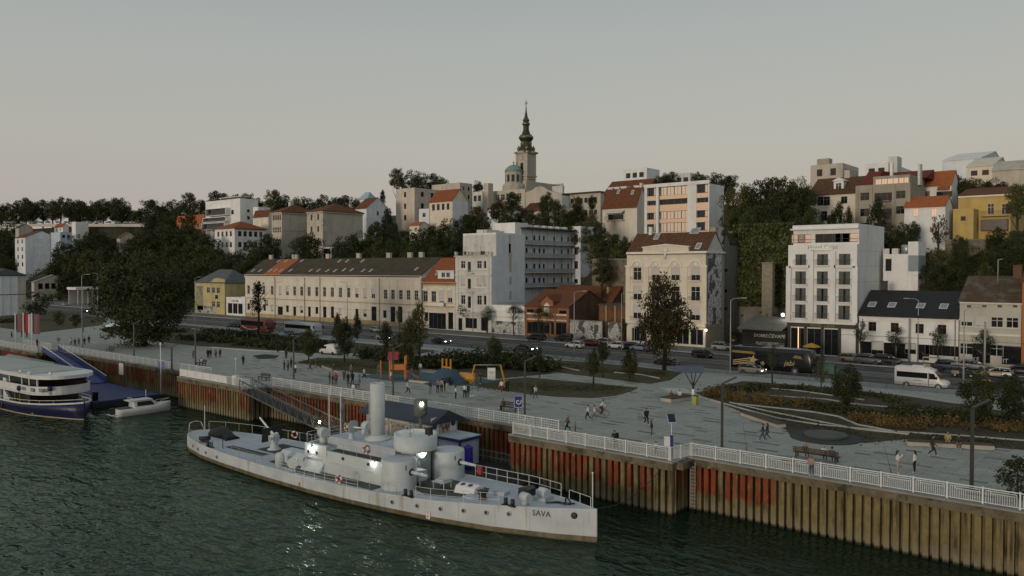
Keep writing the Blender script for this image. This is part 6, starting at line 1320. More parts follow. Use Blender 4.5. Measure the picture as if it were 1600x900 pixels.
o = hb('orange_gable_house', 'tall pale house with big orange roof and narrow gable',1428,1485,1497,214,288, WHITE, 'gx',267, T_ORANGE, gF=None); put_window(o.o,(o.fx(1443), o.t - .05, o.zf(308,1443)),0,2.4, o.zf(299,1443) - o.zf(308,1443), 'glow', 'b'); put_window(o.o,(o.fx(1474), o.t - .05, o.zf(308,1474)),0,3.4,1.4, 'dark', 'b'); part('porch_roof', MB().prism_x([(o.t - 1.2, o.zf(297,1474)),(o.t - .01, o.zf(292,1474)),(o.t - .01, o.zf(291,1474)),(o.t - 1.2, o.zf(296,1474))], o.fx(1464), o.fx(1483)), T_ORANGE, o.o)
o = hb('small_orange_house', 'small whitewashed house with orange roof in front of the taller orange-roofed one',1412,1476,1487,196,321, WHITE, 'gx',306.5, T_ORANGE, gF=None)
for px, yt, yb in ((1430,326,338),(1458.5,326,338),(1456,354,363)): put_window(o.o,(o.fx(px), o.t - .05, o.zf(yb, px)),0,1.1, o.zf(yt, px) - o.zf(yb, px), 'glow', 'w')
o = hb('yellow_villa', 'yellow villa with reddish tile roof and balcony on the right hill',1496,1578,1600,206,302.5, YELL, 'gx',292, T_RUST, gF=None); o.band(o.z1 - .4,.4,.4, trim_w)
for px, yt, yb in ((1547,318,335),(1569,318,335)): put_window(o.o,(o.fx(px), o.t - .05, o.zf(yb, px)),0,1.3, o.zf(yt, px) - o.zf(yb, px), 'case', 'w')
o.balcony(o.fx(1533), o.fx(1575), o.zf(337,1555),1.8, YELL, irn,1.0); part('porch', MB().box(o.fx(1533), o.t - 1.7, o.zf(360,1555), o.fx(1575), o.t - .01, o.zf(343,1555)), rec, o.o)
hb('yellow_annex', 'lower yellow annex with flat roof beside the villa',1488,1520, None,200,329.5, YELL, 'flat', depth=8, gF=(1,1,1.0,1.0,27.5,3, 'dark', 'g'))
hb('white_ridge_house', 'white angular house high on the right skyline',1470,1530,1572,268,247, BLUEW, 'gx',237, WHITE); hb('cream_ridge_house', 'cream house with sloping parapet on the right skyline',1508,1550,1576,246,258, CREAM2, 'gx',246, CREAM2, gF=(2,1,1.6,1.4,50,4, 'dark', 'g')); hb('beige_ridge_house', 'large plain beige house at the right end of the skyline',1548,1620, None,232,262, BEIGE, 'gx',249, BEIGE, depth=14)
# retaining and ivy walls
def wall_thing(name, label, px0, px1, t, yt, m, th=1.2, z0=4.4, cat='wall'):
    x0, x1 = on_t(px0,420, t).x, on_t(px1,420, t).x; z = z_at(yt, Vector(((x0 + x1) / 2, t,0)))
    o = thing(name, label, cat,(0,0,0)); part('masonry', MB().box(x0, t, z0, x1, t + th, z), m, o); part('coping', MB().box(x0 - .1, t - .15, z + .002, x1 + .1, t + th, z + .3), CONC, o); return o
wall_thing('stone_retaining_wall', 'old rubble stone retaining wall beside the cream house',925,984,171,406, STONE)
wall_thing('stone_pier', 'tall banded stone pier standing before the ivy wall',1190.5,1207,160,412, mat('banded_stone',(0.25,0.225,0.165),.9, var=.3, scale=1.5, bump=.5))
IVY_W = wall_thing('hill_retaining_wall', 'high retaining wall overgrown with ivy between cream house and hotel',1148,1238,168,356, CONC)
wall_thing('garden_wall', 'crumbling garden wall below the yellow villa',1476,1560,188,376, STONE,1.0,14)
wall_thing('yard_wall', 'low concrete yard wall at the foot of the ivy slope',1162,1200,163,491, CONC,.5)

# ---------------------------------------------------------------- the cathedral
TC = 300.0
C0 = on_t(822,300, TC); kx = (C0 - _C).dot(_F) / FPX                       # metres per pixel there
church = thing('cathedral', 'baroque cathedral with clock tower, green copper spire and small domed apse', 'church',(C0.x, C0.y,0))
def cz(y): return z_at(y, C0)
sto = wl('church_stone',(0.40,0.375,0.315),.2); cop = mat('aged_copper',(0.040,0.048,0.030),.5, var=.3, scale=.5, metal=.3); gild = mat('gilding',(0.20,0.155,0.07),.4, metal=.6, var=.2); verd = mat('verdigris',(0.17,0.27,0.25),.6, var=.15)
hwid = 10.6 * kx
tw = MB(); wall_with_holes(tw,(-hwid,-hwid, hill_z(C0.x, TC) - 2),(1,0,0),(0,-1,0),2 * hwid, cz(239) - hill_z(C0.x, TC) + 2, [(hwid - 2.6 * kx * 1.1, hwid + 2.6 * kx * 1.1, cz(267) - hill_z(C0.x, TC) + 2, cz(255.5) - hill_z(C0.x, TC) + 2)])
zb_ = hill_z(C0.x, TC) - 2; zt = cz(239); h = hwid
tw.quad((h,-h, zb_),(h, h, zb_),(h, h, zt),(h,-h, zt)); tw.quad((-h, h, zb_),(-h,-h, zb_),(-h,-h, zt),(-h, h, zt)); tw.quad((h, h, zb_),(-h, h, zb_),(-h, h, zt),(h, h, zt)); tw.quad((-h,-h, zt),(h,-h, zt),(h, h, zt),(-h, h, zt))
tower = part('tower', tw, sto, church)
w_ = 5.6 * kx; put_window(tower,(0,-h + .1, cz(267)),0, w_, cz(255.5) - cz(267), 'dark', 'g'); put_window(tower,(h - .02,0, cz(266)), R(90), w_ * .8,(cz(255.5) - cz(267)) * .9, 'dark', 'g')
for sx in (-1,1): part('pilaster', MB().box(sx * h * .96 - .45,-h - .25, cz(277), sx * h * .96 + .45,-h - .003, cz(241)), sto, tower); part('pilaster', MB().box(h + .003, sx * h * .9 - .4, cz(277), h + .25, sx * h * .9 + .4, cz(241)), sto, tower)
for y, hh, out in ((240.5,.8,.9),(277,.7,.5),(281,.4,.3)): part('cornice', MB().box(-h - out,-h - out, cz(y), h + out, h + out, cz(y) + hh), sto, tower)
part('clock_surround', MB().lathe([(3.6 * kx,0),(3.6 * kx,.3),(2.9 * kx,.35)],(0,-h - .0, cz(247.5)),20, ax=(0,-1,0)), sto, tower); ck = part('clock_face', MB().lathe([(2.7 * kx,.36),(2.6 * kx,.42)],(0,-h, cz(247.5)),20, ax=(0,-1,0)), mat('clock_gold',(0.55,0.45,0.27),.35, metal=.3), tower)
part('clock_hand', MB().bar((0,-h - .46, cz(247.5)),(.5,-h - .46, cz(247.5) + .4),.1,.06), blackm, ck); part('clock_hand', MB().bar((0,-h - .47, cz(247.5)),(-.1,-h - .47, cz(247.5) + .8),.08,.06), blackm, ck)
mb = MB(); K = 10
for i in range(K): a0, a1 = math.pi * i / K, math.pi * (i + 1) / K; mb.loft([[(r_ * math.cos(a), y_, cz(241) + r_ * .35 * math.sin(a)) for r_, y_ in ((h * 1.1,-h - .9),(h * 1.1,-h - .1),(h * .85,-h - .1),(h * .85,-h - .9))] for a in (a0, a1)], False)
part('arched_cornice', mb, sto, tower); mb = MB()
for i in range(K): a0, a1 = math.pi * i / K, math.pi * (i + 1) / K; mb.loft([[(y_, r_ * math.cos(a), cz(241) + r_ * .35 * math.sin(a)) for r_, y_ in ((h * 1.1, h + .9),(h * 1.1, h + .1),(h * .85, h + .1),(h * .85, h + .9))] for a in (a1, a0)], False)
part('arched_cornice', mb, sto, tower)
def kz(y): return cz(y)
SP = [(11.5,238),(10.8,234),(9.6,231),(9.2,229),(8.6,225),(8.0,221.5),(9.5,219.5),(11.2,217),(11.4,214.5),(9.0,211),(6.6,209.5),(6.0,208),(6.2,206.5),(5.2,205.5),(4.6,203),(4.5,199),(4.8,196.5),(6.0,194.5),(6.1,193),(4.6,191.5),(4.4,190),(5.2,188.5),(4.9,187),(3.6,185.5),(3.4,184.5),(2.4,182),(1.6,177),(1.0,173.5),(1.3,172.6),(.9,171.5),(.6,170)]
spire = part('spire', MB().lathe([(r * kx, kz(y)) for r, y in SP],(0,0,0),16, smooth=False), cop, church)
part('gilded_band', MB().lathe([(11.6 * kx, kz(215.6)),(11.7 * kx, kz(214.4)),(9.6 * kx, kz(212.0))],(0,0,0),16, cap=False), gild, spire); part('gilded_band', MB().lathe([(6.3 * kx, kz(194.4)),(6.25 * kx, kz(192.8))],(0,0,0),16, cap=False), gild, spire); part('gilded_band', MB().lathe([(5.4 * kx, kz(188.7)),(3.9 * kx, kz(185.4))],(0,0,0),16, cap=False), gild, spire)
for k in range(4):
    a = math.pi / 2 * k; d_ = Vector((math.sin(a),-math.cos(a),0)); part('small_clock', MB().lathe([(3.0 * kx,0),(2.8 * kx,.25)], d_ * (8.6 * kx) + Vector((0,0, kz(224.5))),14, ax=d_), gild, spire)
    q = Vector((math.sin(a + .785),-math.cos(a + .785),0)) * 11.5 * kx; part('urn', MB().lathe([(.5,0),(.8,.6),(.9,1.3),(.4,1.9),(.1,2.6)], q + Vector((0,0, kz(236))),8), gild, spire)
part('orb', MB().ball((0,0, kz(168.8)),1.2 * kx), gild, spire); part('cross', MB().box(-.14,-.1, kz(168),.14,.1, kz(157)).box(-1.0,-.09, kz(162.5),1.0,.09, kz(162.5) + .28).box(-.6,-.085, kz(160),.6,.085, kz(160) + .22), gild, spire)
# domed apse left of the tower
D0 = on_t(802.5,300, TC - 6) - Vector((C0.x, C0.y,0)); kd = kx * .98
ap_ = part('apse_drum', MB().lathe([(13.5 * kd, cz(300)),(13.5 * kd, cz(270.5)),(14.4 * kd, cz(270)),(14.4 * kd, cz(269))],(D0.x, D0.y,0),10, smooth=False), sto, church)
part('dome', MB().lathe([(14.6 * kd, cz(269.2)),(12.8 * kd, cz(265.5)),(9.5 * kd, cz(262)),(5 * kd, cz(259.6)),(1 * kd, cz(258.6)),(.3, cz(256))],(D0.x, D0.y,0),20), verd, ap_)
part('dome_cross', MB().box(D0.x - .1, D0.y - .1, cz(258.6), D0.x + .1, D0.y + .1, cz(253)).box(D0.x - .6, D0.y - .08, cz(255.3), D0.x + .6, D0.y + .08, cz(254.7)), gild, ap_)
for k in range(10):
    a = math.pi * 2 * (k + .5) / 10 ; r_ = 13.5 * kd * math.cos(math.pi / 10); d_ = Vector((math.cos(a), math.sin(a),0))
    if d_.y < .3: put_window(ap_,(D0.x + d_.x * (r_ + .05), D0.y + d_.y * (r_ + .05), cz(286)), a + math.pi / 2,1.5, cz(275) - cz(286), 'dark', 'g')
part('apse_base', MB().lathe([(18 * kd, cz(310)),(18 * kd, cz(292)),(16.5 * kd, cz(289)),(13.6 * kd, cz(287.5))],(D0.x, D0.y,0),12, smooth=False), sto, church)
part('nave', MB().box(D0.x, D0.y + 2, cz(320), D0.x + 6, D0.y + 30, cz(284)), sto, church)
# ---------------------------------------------------------------- trees, shrubs, ivy
def leaf_mat(name, c1, c2, rnd=.35):
    m, n, b, L = node_mat(name); b.inputs['Roughness'].default_value = .75; b.inputs['Specular IOR Level'].default_value = .15
    g = N(n, 'ShaderNodeNewGeometry'); t = N(n, 'ShaderNodeTexNoise'); t.inputs['Scale'].default_value = .55; t.inputs['Detail'].default_value = 5; L(g.outputs['Position'], t.inputs['Vector'])
    oi = N(n, 'ShaderNodeObjectInfo'); r = N(n, 'ShaderNodeMapRange'); r.inputs[1].default_value = .35; r.inputs[2].default_value = .65; L(t.outputs[0], r.inputs[0])
    x = N(n, 'ShaderNodeMix', data_type='RGBA'); L(r.outputs[0], x.inputs[0]); x.inputs[6].default_value = (*c1,1); x.inputs[7].default_value = (*c2,1)
    r2 = N(n, 'ShaderNodeMapRange'); r2.inputs[3].default_value = 1 - rnd; r2.inputs[4].default_value = 1 + rnd; L(oi.outputs['Random'], r2.inputs[0])
    v = N(n, 'ShaderNodeVectorMath', operation='SCALE'); L(x.outputs[2], v.inputs[0]); L(r2.outputs[0], v.inputs['Scale']); L(v.outputs[0], b.inputs['Base Color']); return m
LEAF = leaf_mat('leaf_dark_green',(0.022,0.032,0.013),(0.056,0.064,0.024)); LEAFO = leaf_mat('leaf_olive',(0.042,0.048,0.018),(0.085,0.082,0.03)); LEAFB = leaf_mat('leaf_autumn',(0.040,0.026,0.012),(0.050,0.046,0.018)); LEAFN = leaf_mat('needle_dark',(0.012,0.02,0.011),(0.026,0.034,0.015)); STRAW = leaf_mat('straw_grass',(0.095,0.068,0.026),(0.17,0.118,0.044),.2)
BARK = mat('tree_bark',(0.055,0.042,0.03),.95, var=.3, scale=2, bump=.5)
def leaves(P, size, rng, up=.35):
    n = len(P); a = rng.normal(size=(n,3)); a[:,2] *= .7; a /= np.linalg.norm(a, axis=1)[:, None]; b = rng.normal(size=(n,3)); b -= (b * a).sum(1)[:, None] * a; b /= np.linalg.norm(b, axis=1)[:, None]
    s = size * (.55 + .9 * rng.random(n))[:, None]; w = s * .62
    V = np.stack([P - a * s, P + b * w - a * s * .1, P + a * s, P - b * w - a * s * .1],1).reshape(-1,3)
    return V
def leaf_mesh(name, V, m):
    n = len(V) // 4; me = bpy.data.meshes.new(name); me.vertices.add(len(V)); me.vertices.foreach_set('co', V.astype(np.float32).ravel()); me.loops.add(len(V)); me.loops.foreach_set('vertex_index', np.arange(len(V), dtype=np.int32)); me.polygons.add(n); me.polygons.foreach_set('loop_start', np.arange(0, len(V),4, dtype=np.int32)); me.update(calc_edges=True); me.materials.append(m); return me
def crown(seed, n, shape='round', clumps=60, size=.06, m=LEAF, cl=.17):
    """foliage filling a unit crown: x, y in -1..1, z in 0..1.9"""
    r = np.random.default_rng(seed); C = []
    while len(C) < clumps:
        p = r.uniform(-1,1,3); d = np.linalg.norm(p)
        if d > 1 or (d < .55 and r.random() < .7): continue
        z = (p[2] + 1) / 2
        if shape == 'round': k = 1.0 if z > .25 else .65 + z
        elif shape == 'oval': k = .55 + .5 * math.sin(math.pi * min(1, z * 1.05))
        elif shape == 'cone': k = max(.05,1.05 - z) ; p[:2] *= 1.0
        elif shape == 'column': k = .9 * (1 - z ** 3) + .1
        elif shape == 'wide': k = 1.15 - .4 * abs(z - .55)
        C.append((p[0] * k * (1 + .18 * r.normal()), p[1] * k * (1 + .18 * r.normal()), z * 1.9 + (.12 * r.normal() if shape in ('round', 'wide') else 0),(.6 + .8 * r.random()) * cl))
    C = np.array(C); w = C[:,3] ** 1.5; idx = r.choice(len(C), n, p=w / w.sum()); q = r.normal(size=(n,3)); q /= np.linalg.norm(q, axis=1)[:, None] ** .55
    P = C[idx, :3] + q * C[idx,3:4] * np.array([1.15,1.15,.8]); return leaf_mesh('crown', leaves(P, size, r), m)
CR = {'round': [crown(s,7500, 'round',80,.046, LEAF) for s in (1,2,3)] + [crown(4,5200, 'round',60,.052, LEAFO)], 'oval': [crown(s,6500, 'oval',70,.046, LEAF) for s in (11,12)] + [crown(13,3600, 'oval',55,.05, LEAFO)], 'wide': [crown(s,5600, 'wide',60,.045, LEAF,.16) for s in (21,22)],
      'cone': [crown(s,3600, 'cone',90,.045, LEAFN,.14) for s in (31,32)], 'column': [crown(s,2600, 'column',50,.06, LEAFN,.2) for s in (41,42)], 'autumn': [crown(51,11000, 'oval',105,.034, LEAFB,.16)], 'young': [crown(s,1700, 'oval',40,.055, LEAF,.19) for s in (61,62,63)], 'big': [crown(71,24000, 'round',150,.027, LEAF,.15)], 'bush': [crown(s,1500, 'round',26,.07, LEAF,.24) for s in (81,82)] + [crown(83,1500, 'round',26,.07, LEAFO,.24)],
      'sparse': [crown(91,1500, 'cone',46,.045, LEAFN,.13)], 'palm': [crown(95,700, 'wide',16,.09, LEAFO,.22)]}
def trunk_mesh(seed, h, r, spread):
    q = random.Random(seed); mb = MB(); mb.tube((0,0,0),(.03 * h,0, h * .62), r, r * .62,8).tube((.03 * h,0, h * .6),(0,0, h * .95), r * .62, r * .2,6)
    for k in range(7):
        a = k * 2.4 + q.random(); z = h * (.42 + .07 * k); mb.tube((.02 * h,0, z),(math.cos(a) * spread * .75, math.sin(a) * spread * .75, min(h * .97, z + h * (.18 + .15 * q.random()))), r * .36, r * .1,5)
    return mb.mesh('trunk', BARK)
_tk = {}
_ti = [0]
def tree(kind, base, wid, top, low, label, group=None, name='tree', cat='tree', depth=None):
    """base: foot of the trunk; wid: crown width; top, low: heights of the crown's top and underside above the foot"""
    _ti[0] += 1; r = random.Random(_ti[0]); o = thing(name, label, cat, base, group, r.random() * 6.28)
    hgt = top - low; c = link('crown', r.choice(CR[kind]), o,(0,0, low)); c.scale = (wid / 2.55, wid / 2.55 * (depth or 1), hgt / 2.1)
    key = (round(top / 2) * 2, round(wid / 3) * 3)
    if key not in _tk: _tk[key] = trunk_mesh(_ti[0], max(1, key[0]) if key[0] else 1, max(.08,.022 * max(2, key[0])), max(1, key[1]) * .42)
    t = link('trunk', _tk[key], o); k = (low + hgt * .8) / max(1, key[0] if key[0] else 1); t.scale = (1,1, k); return o
def ht(kind, px, yt, wpx, t, hpx=None, label='', group=None, name='tree'):             # a tree on the hill, standing on plane Y = t
    p = on_t(px, yt, t); d = (p - _C).dot(_F) / FPX; zb = hill_z(p.x, t); top = p.z - zb; h = (hpx or wpx * 1.1) * d
    if top < 2: return None
    return tree(kind,(p.x, t, zb - .3), wpx * d, top, max(.2, min(top - h, top * .6)), label, group, name)
def gt(kind, px, yb, yt, ylow, wpx, label, group=None, name='tree', cat='tree'):       # a tree on level ground with its foot at row yb
    p = gp(px, yb); d = (p - _C).dot(_F) / FPX; return tree(kind, p, wpx * d,(yb - yt) * d, max(.05,(yb - ylow) * d), label, group, name, cat)
# promenade and park
gt('big',226,541,391,540,158, 'huge dark spreading tree on the promenade at left', name='plane_tree')
gt('sparse',404,524,428,500,52, 'thin airy pine in front of the long cream terrace', name='pine_tree')
gt('autumn',1038,578,422,560,98, 'tall brownish autumn tree before the cream house with arches', name='autumn_tree')
PARK = [('round',1322,645,566,628,54, 'dark bushy round tree in the garden near the white minibus'),('round',1527,662,580,650,62, 'dark round tree beside the tall lamp post at the right'),('round',1585,668,578,655,60, 'dark round tree at the right edge of the garden'),
        ('oval',772,576,521,563,28, 'clipped round-headed tree behind the playground swing'),('oval',927,602,540,588,23, 'slim tree on the triangular lawn near the parked white car'),('oval',942,590,526,566,21, 'slender tree with high crown at the far lawn edge'),('round',984,594,544,590,30, 'low bushy tree at the lawn edge before the autumn tree'),
        ('young',843,590,538,580,15, 'thin reddish sapling beside the road'),('young',1207,600,534,574,18, 'young tree in front of the black coach'),('young',1283,608,550,596,26, 'pale-trunked young tree by the coach front'),('round',482,566,512,556,36, 'small dark tree on the round lawn left of the white van'),
        ('oval',538,566,490,555,36, 'bushy tree right of the white van'),('column',527,530,485,527,20, 'first of two dark cypresses before the long terrace'),('column',558,530,486,527,18, 'second dark cypress before the long terrace'),('oval',603,556,500,546,32, 'loose tree near the oncoming headlights'),
        ('oval',640,575,492,560,44, 'dense tree behind the orange playground tower'),('oval',655,560,466,548,36, 'tallest tree behind the playground'),('round',624,560,520,556,30, 'bushy tree left of the playground tower'),('young',624,532,475,505,13, 'yellowing sapling before the terrace doors'),
        ('bush',57,500,453,494,44, 'dark bushy tree by the flagpoles'),('bush',92,508,484,507,22, 'round dark shrub on the lawn right of the flagpoles'),('bush',119,512,488,510,18, 'second shrub on the lawn near the lamp post')]
for k, px, yb, yt, yl, w_, lab in PARK: gt(k, px, yb, yt, yl, w_, lab, 'park trees')
gt('bush',1590,778,706,777,74, 'dark round bush on the promenade at the lower right edge', name='bush', cat='bush')
# small street trees along the far pavement
for px, yb, yt, yl, w_, lab in ((729,517,468,498,32, 'street tree before the grey apartment house door'),(761,521,476,503,25, 'street tree at the corner of the graffiti annex'),(803,524,474,500,28, 'street tree before the graffiti annex'),(843,528,477,506,28, 'street tree before the orange house'),(973,540,496,522,20, 'street tree by the short graffiti panel'),(689,513,483,500,15, 'small street tree at the stucco house'),
                               (1346,566,498,535,26, 'street tree at the left end of the white house'),(1400,566,508,542,34, 'street tree before the white house door'),(1466,572,508,546,30, 'street tree at the right end of the white house'),(1536,578,511,553,34, 'street tree before the beige tiled house'),(1222,545,488,506,18, 'slim tree beside the grill kiosk board')):
    gt('young', px, yb, yt, yl, w_, lab, 'street trees on the far pavement', 'street_tree')
# the woods on the slope: trees that cannot be told apart share a label and a group
ORD = ('', 'first', 'second', 'third', 'fourth', 'fifth', 'sixth', 'seventh', 'eighth', 'ninth', 'tenth', 'eleventh', 'twelfth', 'thirteenth', 'fourteenth', 'fifteenth', 'sixteenth', 'seventeenth', 'eighteenth', 'nineteenth', 'twentieth', 'twenty-first', 'twenty-second', 'twenty-third', 'twenty-fourth')
def wood(label, group, L_, kinds=('round', 'round', 'oval', 'wide')):
    r = random.Random(len(label) * 7 + len(L_)); ys = sorted(q[1] for q in L_); cut = ys[len(ys) // 2]; two = ys[-1] - ys[0] > 40; cnt = {}
    for px, yt, w_, t in sorted(L_):
        tier = (' in the upper row' if yt < cut else ' in the lower row') if two else ''; k = cnt[tier] = cnt.get(tier,0) + 1
        ht(r.choice(kinds), px + r.uniform(-3,3), yt + r.uniform(-3,3), w_ * r.uniform(.9,1.2), t + r.uniform(-3,3), None, f'{label}, {ORD[k]} from left{tier}', group)
wood('dark tree on the skyline behind the car park', 'skyline wood behind the car park', [(x, y,34,262 + 10 * (i % 2)) for i,(x, y) in enumerate(((-6,313),(12,316),(28,311),(38,305),(52,312),(66,311),(80,309),(92,305),(106,309),(120,308),(134,312),(150,313),(163,307),(178,306),(192,309),(202,320)))])
wood('dark tree on the skyline behind the villa', 'skyline wood behind the villa', [(x, y,36,268 + 9 * (i % 2)) for i,(x, y) in enumerate(((218,322),(237,306),(252,316),(270,308),(284,316),(298,302),(314,312),(335,298),(350,301),(372,300),(388,302),(404,303),(428,297),(446,301),(462,303),(482,306),(506,303),(524,305),(540,304),(556,308)))])
wood('dark tree below the hilltop car park', 'slope wood below the car park', [(x, y,46, t) for x, y, t in ((105,372,186),(125,362,196),(150,360,200),(172,366,196),(98,398,176),(120,392,178),(145,386,182),(170,388,180),(195,384,182),(215,368,200),(200,355,214),(235,352,214),(110,420,168),(140,416,168),(170,415,168),(200,412,168),(12,372,190),(10,395,180),(225,388,178),(15,345,225),(150,352,222),(240,334,232),(262,338,230))])
wood('dark tree below the white villa', 'slope wood below the villa', [(x, y,48, t) for x, y, t in ((228,362,200),(250,348,212),(270,352,206),(292,350,206),(312,356,198),(322,362,192),(245,385,182),(270,380,182),(295,378,182),(318,380,180),(340,385,178),(362,390,176),(255,408,170),(285,405,170),(310,402,172),(335,402,172),(395,375,182),(412,384,176),(262,330,236),(300,332,232),(380,398,170),(418,362,190))])
ht('oval',482,358,56,186,50, 'broad tree in front of the beige ministry block');
wood('dark tree behind the long terrace roof', 'thicket behind the long terrace', [(x, y,44, t) for x, y, t in ((536,368,184),(556,364,184),(578,362,186),(600,366,182),(622,370,180),(645,368,180),(668,370,178),(690,366,180),(706,356,184),(590,345,194),(620,342,196),(560,384,172),(600,386,172),(640,384,172),(680,384,172),(705,380,172),(525,384,174),(652,352,190),(676,352,190),(700,340,198),(724,330,200),(720,350,188))])
ht('cone',606,318,50,205,70, 'tall dark conifer standing out of the thicket', None, 'conifer_tree'); ht('cone',598,292,16,285,22, 'small dark spruce on the skyline beside the blue mansard', None, 'spruce_tree')
wood('tall tree behind the pinkish block', 'trees behind the pinkish block', [(622,264,30,300),(640,262,34,305),(658,266,32,302),(676,268,30,305),(690,274,22,300),(746,281,18,305),(764,288,14,300)])
wood('dark tree below the church', 'slope trees below the church', [(x, y, w_, t) for x, y, w_, t in ((742,322,34,215),(755,332,34,208),(735,340,30,205),(778,310,30,222),(800,299,34,225),(812,316,32,215),(790,330,36,206),(830,322,34,212),(852,296,32,222),(866,312,36,212),(882,322,38,206),(846,330,38,200),(900,316,40,205),(925,330,36,196),(908,342,44,190),(880,345,40,190),(935,346,34,184),(955,358,40,180),(930,372,44,176),(962,380,34,174),(945,398,36,170),(905,306,22,226),(925,300,18,240),(976,366,24,178))])
wood('tall dark tree beside the modern flats', 'grove right of the modern flats', [(x, y, w_, t) for x, y, w_, t in ((1142,290,44,190),(1165,283,48,192),(1190,275,50,192),(1215,272,52,192),(1242,276,50,190),(1262,288,40,190),(1150,318,46,184),(1180,312,50,184),(1210,308,50,184),(1240,315,46,184),(1265,322,36,184),(1138,330,30,184),(1170,335,40,180),(1205,335,44,178),(1240,338,40,178),(1268,345,34,178),(1050,268,30,262),(1028,272,26,262))])
wood('skyline tree behind the modern flats', 'trees behind the modern flats', [(1090,266,26,250),(1104,268,24,250),(1122,268,34,246),(1138,272,30,246),(1040,268,24,262)])
ht('column',1311,308,24,190,50, 'dark cypress before the brown-roofed house', None, 'cypress_tree'); ht('column',1326,316,18,189,42, 'shorter cypress right of the first one', None, 'cypress_tree'); ht('oval',1300,322,20,188,34, 'small tree left of the two cypresses')
ht('column',1371,300,34,188,66, 'dark climbing tree covering the olive block balconies', None, 'cypress_tree')
ht('palm',1467,333,30,189,30, 'feathery palm-like tree before the small orange-roofed house', None, 'palm_tree')
wood('shrubby tree behind the hotel annex', 'garden slope behind the annex', [(x, y, w_, t) for x, y, w_, t in ((1392,348,36,184),(1415,344,34,186),(1430,342,24,188),(1400,362,40,178),(1422,364,34,178),(1445,382,40,174),(1470,386,44,172),(1500,386,44,174),(1530,388,44,174),(1556,384,44,174),(1585,380,48,176),(1450,404,40,168),(1480,408,44,167),(1512,410,44,167),(1545,410,44,168),(1580,408,46,168),(1500,362,28,184),(1560,352,44,184),(1590,355,40,184),(1575,368,40,180))])
ht('round',1592,283,44,196,56, 'dark round tree at the right end beside the yellow villa')
wood('skyline tree before the beige ridge house', 'trees on the right ridge', [(1492,272,28,224),(1508,276,26,222),(1528,272,34,222),(1552,275,34,220),(1570,278,26,218)])
# ivy over the retaining wall: leaves hanging a little off its face
r = np.random.default_rng(5); x0, x1 = on_t(1148,420,168).x, on_t(1240,420,168).x; zt = z_at(355, Vector((x0,168,0))); n = 9000
P = np.stack([r.uniform(x0, x1, n),167.6 - .5 * np.abs(r.normal(size=n)), zt + .4 - (zt - 12) * r.random(n) ** 1.35],1); P[:,1] -= .8 * np.sin(P[:,0] * .9) * np.cos(P[:,2] * .7)
part('ivy', leaf_mesh('ivy', leaves(P,.33, r), leaf_mat('ivy_leaf',(0.062,0.080,0.028),(0.110,0.122,0.044),.05)), None, IVY_W)
# undergrowth on the slope, straw-coloured ornamental grass and low shrubs in the beds (nobody could count these)
def scatter(name, label, pts, size, m, n_each, spread, hgt, seed=1):
    r = np.random.default_rng(seed); P = np.array(pts); idx = r.integers(0, len(P), n_each * len(P)); q = r.normal(size=(len(idx),3)); q[:,2] = np.abs(q[:,2])
    V = leaves(P[idx] + q * np.array([spread, spread, hgt]), size, r); return tag(link(name, leaf_mesh(name, V, m)), label, 'plants', kind='stuff')
r = random.Random(9); S_ = []
for k in range(900):
    s_, t_ = r.uniform(-560,40),162 + 60 * r.random() ** 1.5; S_.append((s_, t_, hill_z(s_, t_) + .3))
scatter('undergrowth', 'dark undergrowth covering the hillside', S_,.45, LEAF,30,2.2,1.0,3)
def along(pix, n, jit, z=.1):
    r = random.Random(n); out = []
    for k in range(n):
        q = k / (n - 1) * (len(pix) - 1); i = min(int(q), len(pix) - 2); f = q - i; x = pix[i][0] + (pix[i + 1][0] - pix[i][0]) * f; y = pix[i][1] + (pix[i + 1][1] - pix[i][1]) * f; p = gp(x, y); out.append((p.x + r.uniform(-jit, jit), p.y + r.uniform(-jit, jit), QZ + z))
    return out
scatter('ornamental_grass', 'straw-coloured ornamental grass in the garden beds', along([(1112,616),(1140,622),(1190,628),(1240,634)],34,1.7) + along([(1345,662),(1380,664),(1440,669)],24,1.5) + along([(1460,664),(1570,672),(1600,674)],16,2.0),.10, STRAW,230,.36,.36,4)
scatter('low_shrubs', 'low green shrubs and perennials in the garden beds', along([(1130,612),(1180,606),(1300,612),(1400,628)],40,1.8) + along([(1250,632),(1300,640),(1370,650),(1430,655)],46,1.6) + along([(1390,655),(1500,650),(1600,672)],46,2.2) + along([(1420,640),(1600,665)],40,2.0),.14, LEAFO,90,.6,.22,5)
scatter('hedge_shrubs', 'dark shrubs between playground and road', along([(560,558),(600,562),(640,566)],20,1.2) + along([(650,576),(720,574),(800,576),(860,580)],60,1.4,.3) + along([(690,568),(770,566),(840,570)],40,1.4,.3),.26, LEAF,110,.7,.75,6)
scatter('verge_shrubs', 'dark low shrubs on the verge left of the white van', along([(290,530),(350,534),(420,542),(470,548)],50,2.2) + along([(330,520),(420,530),(520,542)],50,2.4) + along([(170,515),(280,520)],26,2.0) + along([(0,505),(40,502)],14,2.5),.3, LEAF,70,.9,.5,7)
scatter('fallen_tufts', 'rough dry grass tufts on the lawns', along([(480,566),(560,572),(630,576)],60,3.2,0) + along([(770,604),(860,604),(960,610)],70,2.8,0) + along([(850,570),(940,578),(1040,588)],70,2.8,0) + along([(1160,632),(1260,660),(1340,682)],60,1.6,0) + along([(1400,682),(1600,695)],40,1.2,0),.10, LEAFO,60,1.0,.05,8)
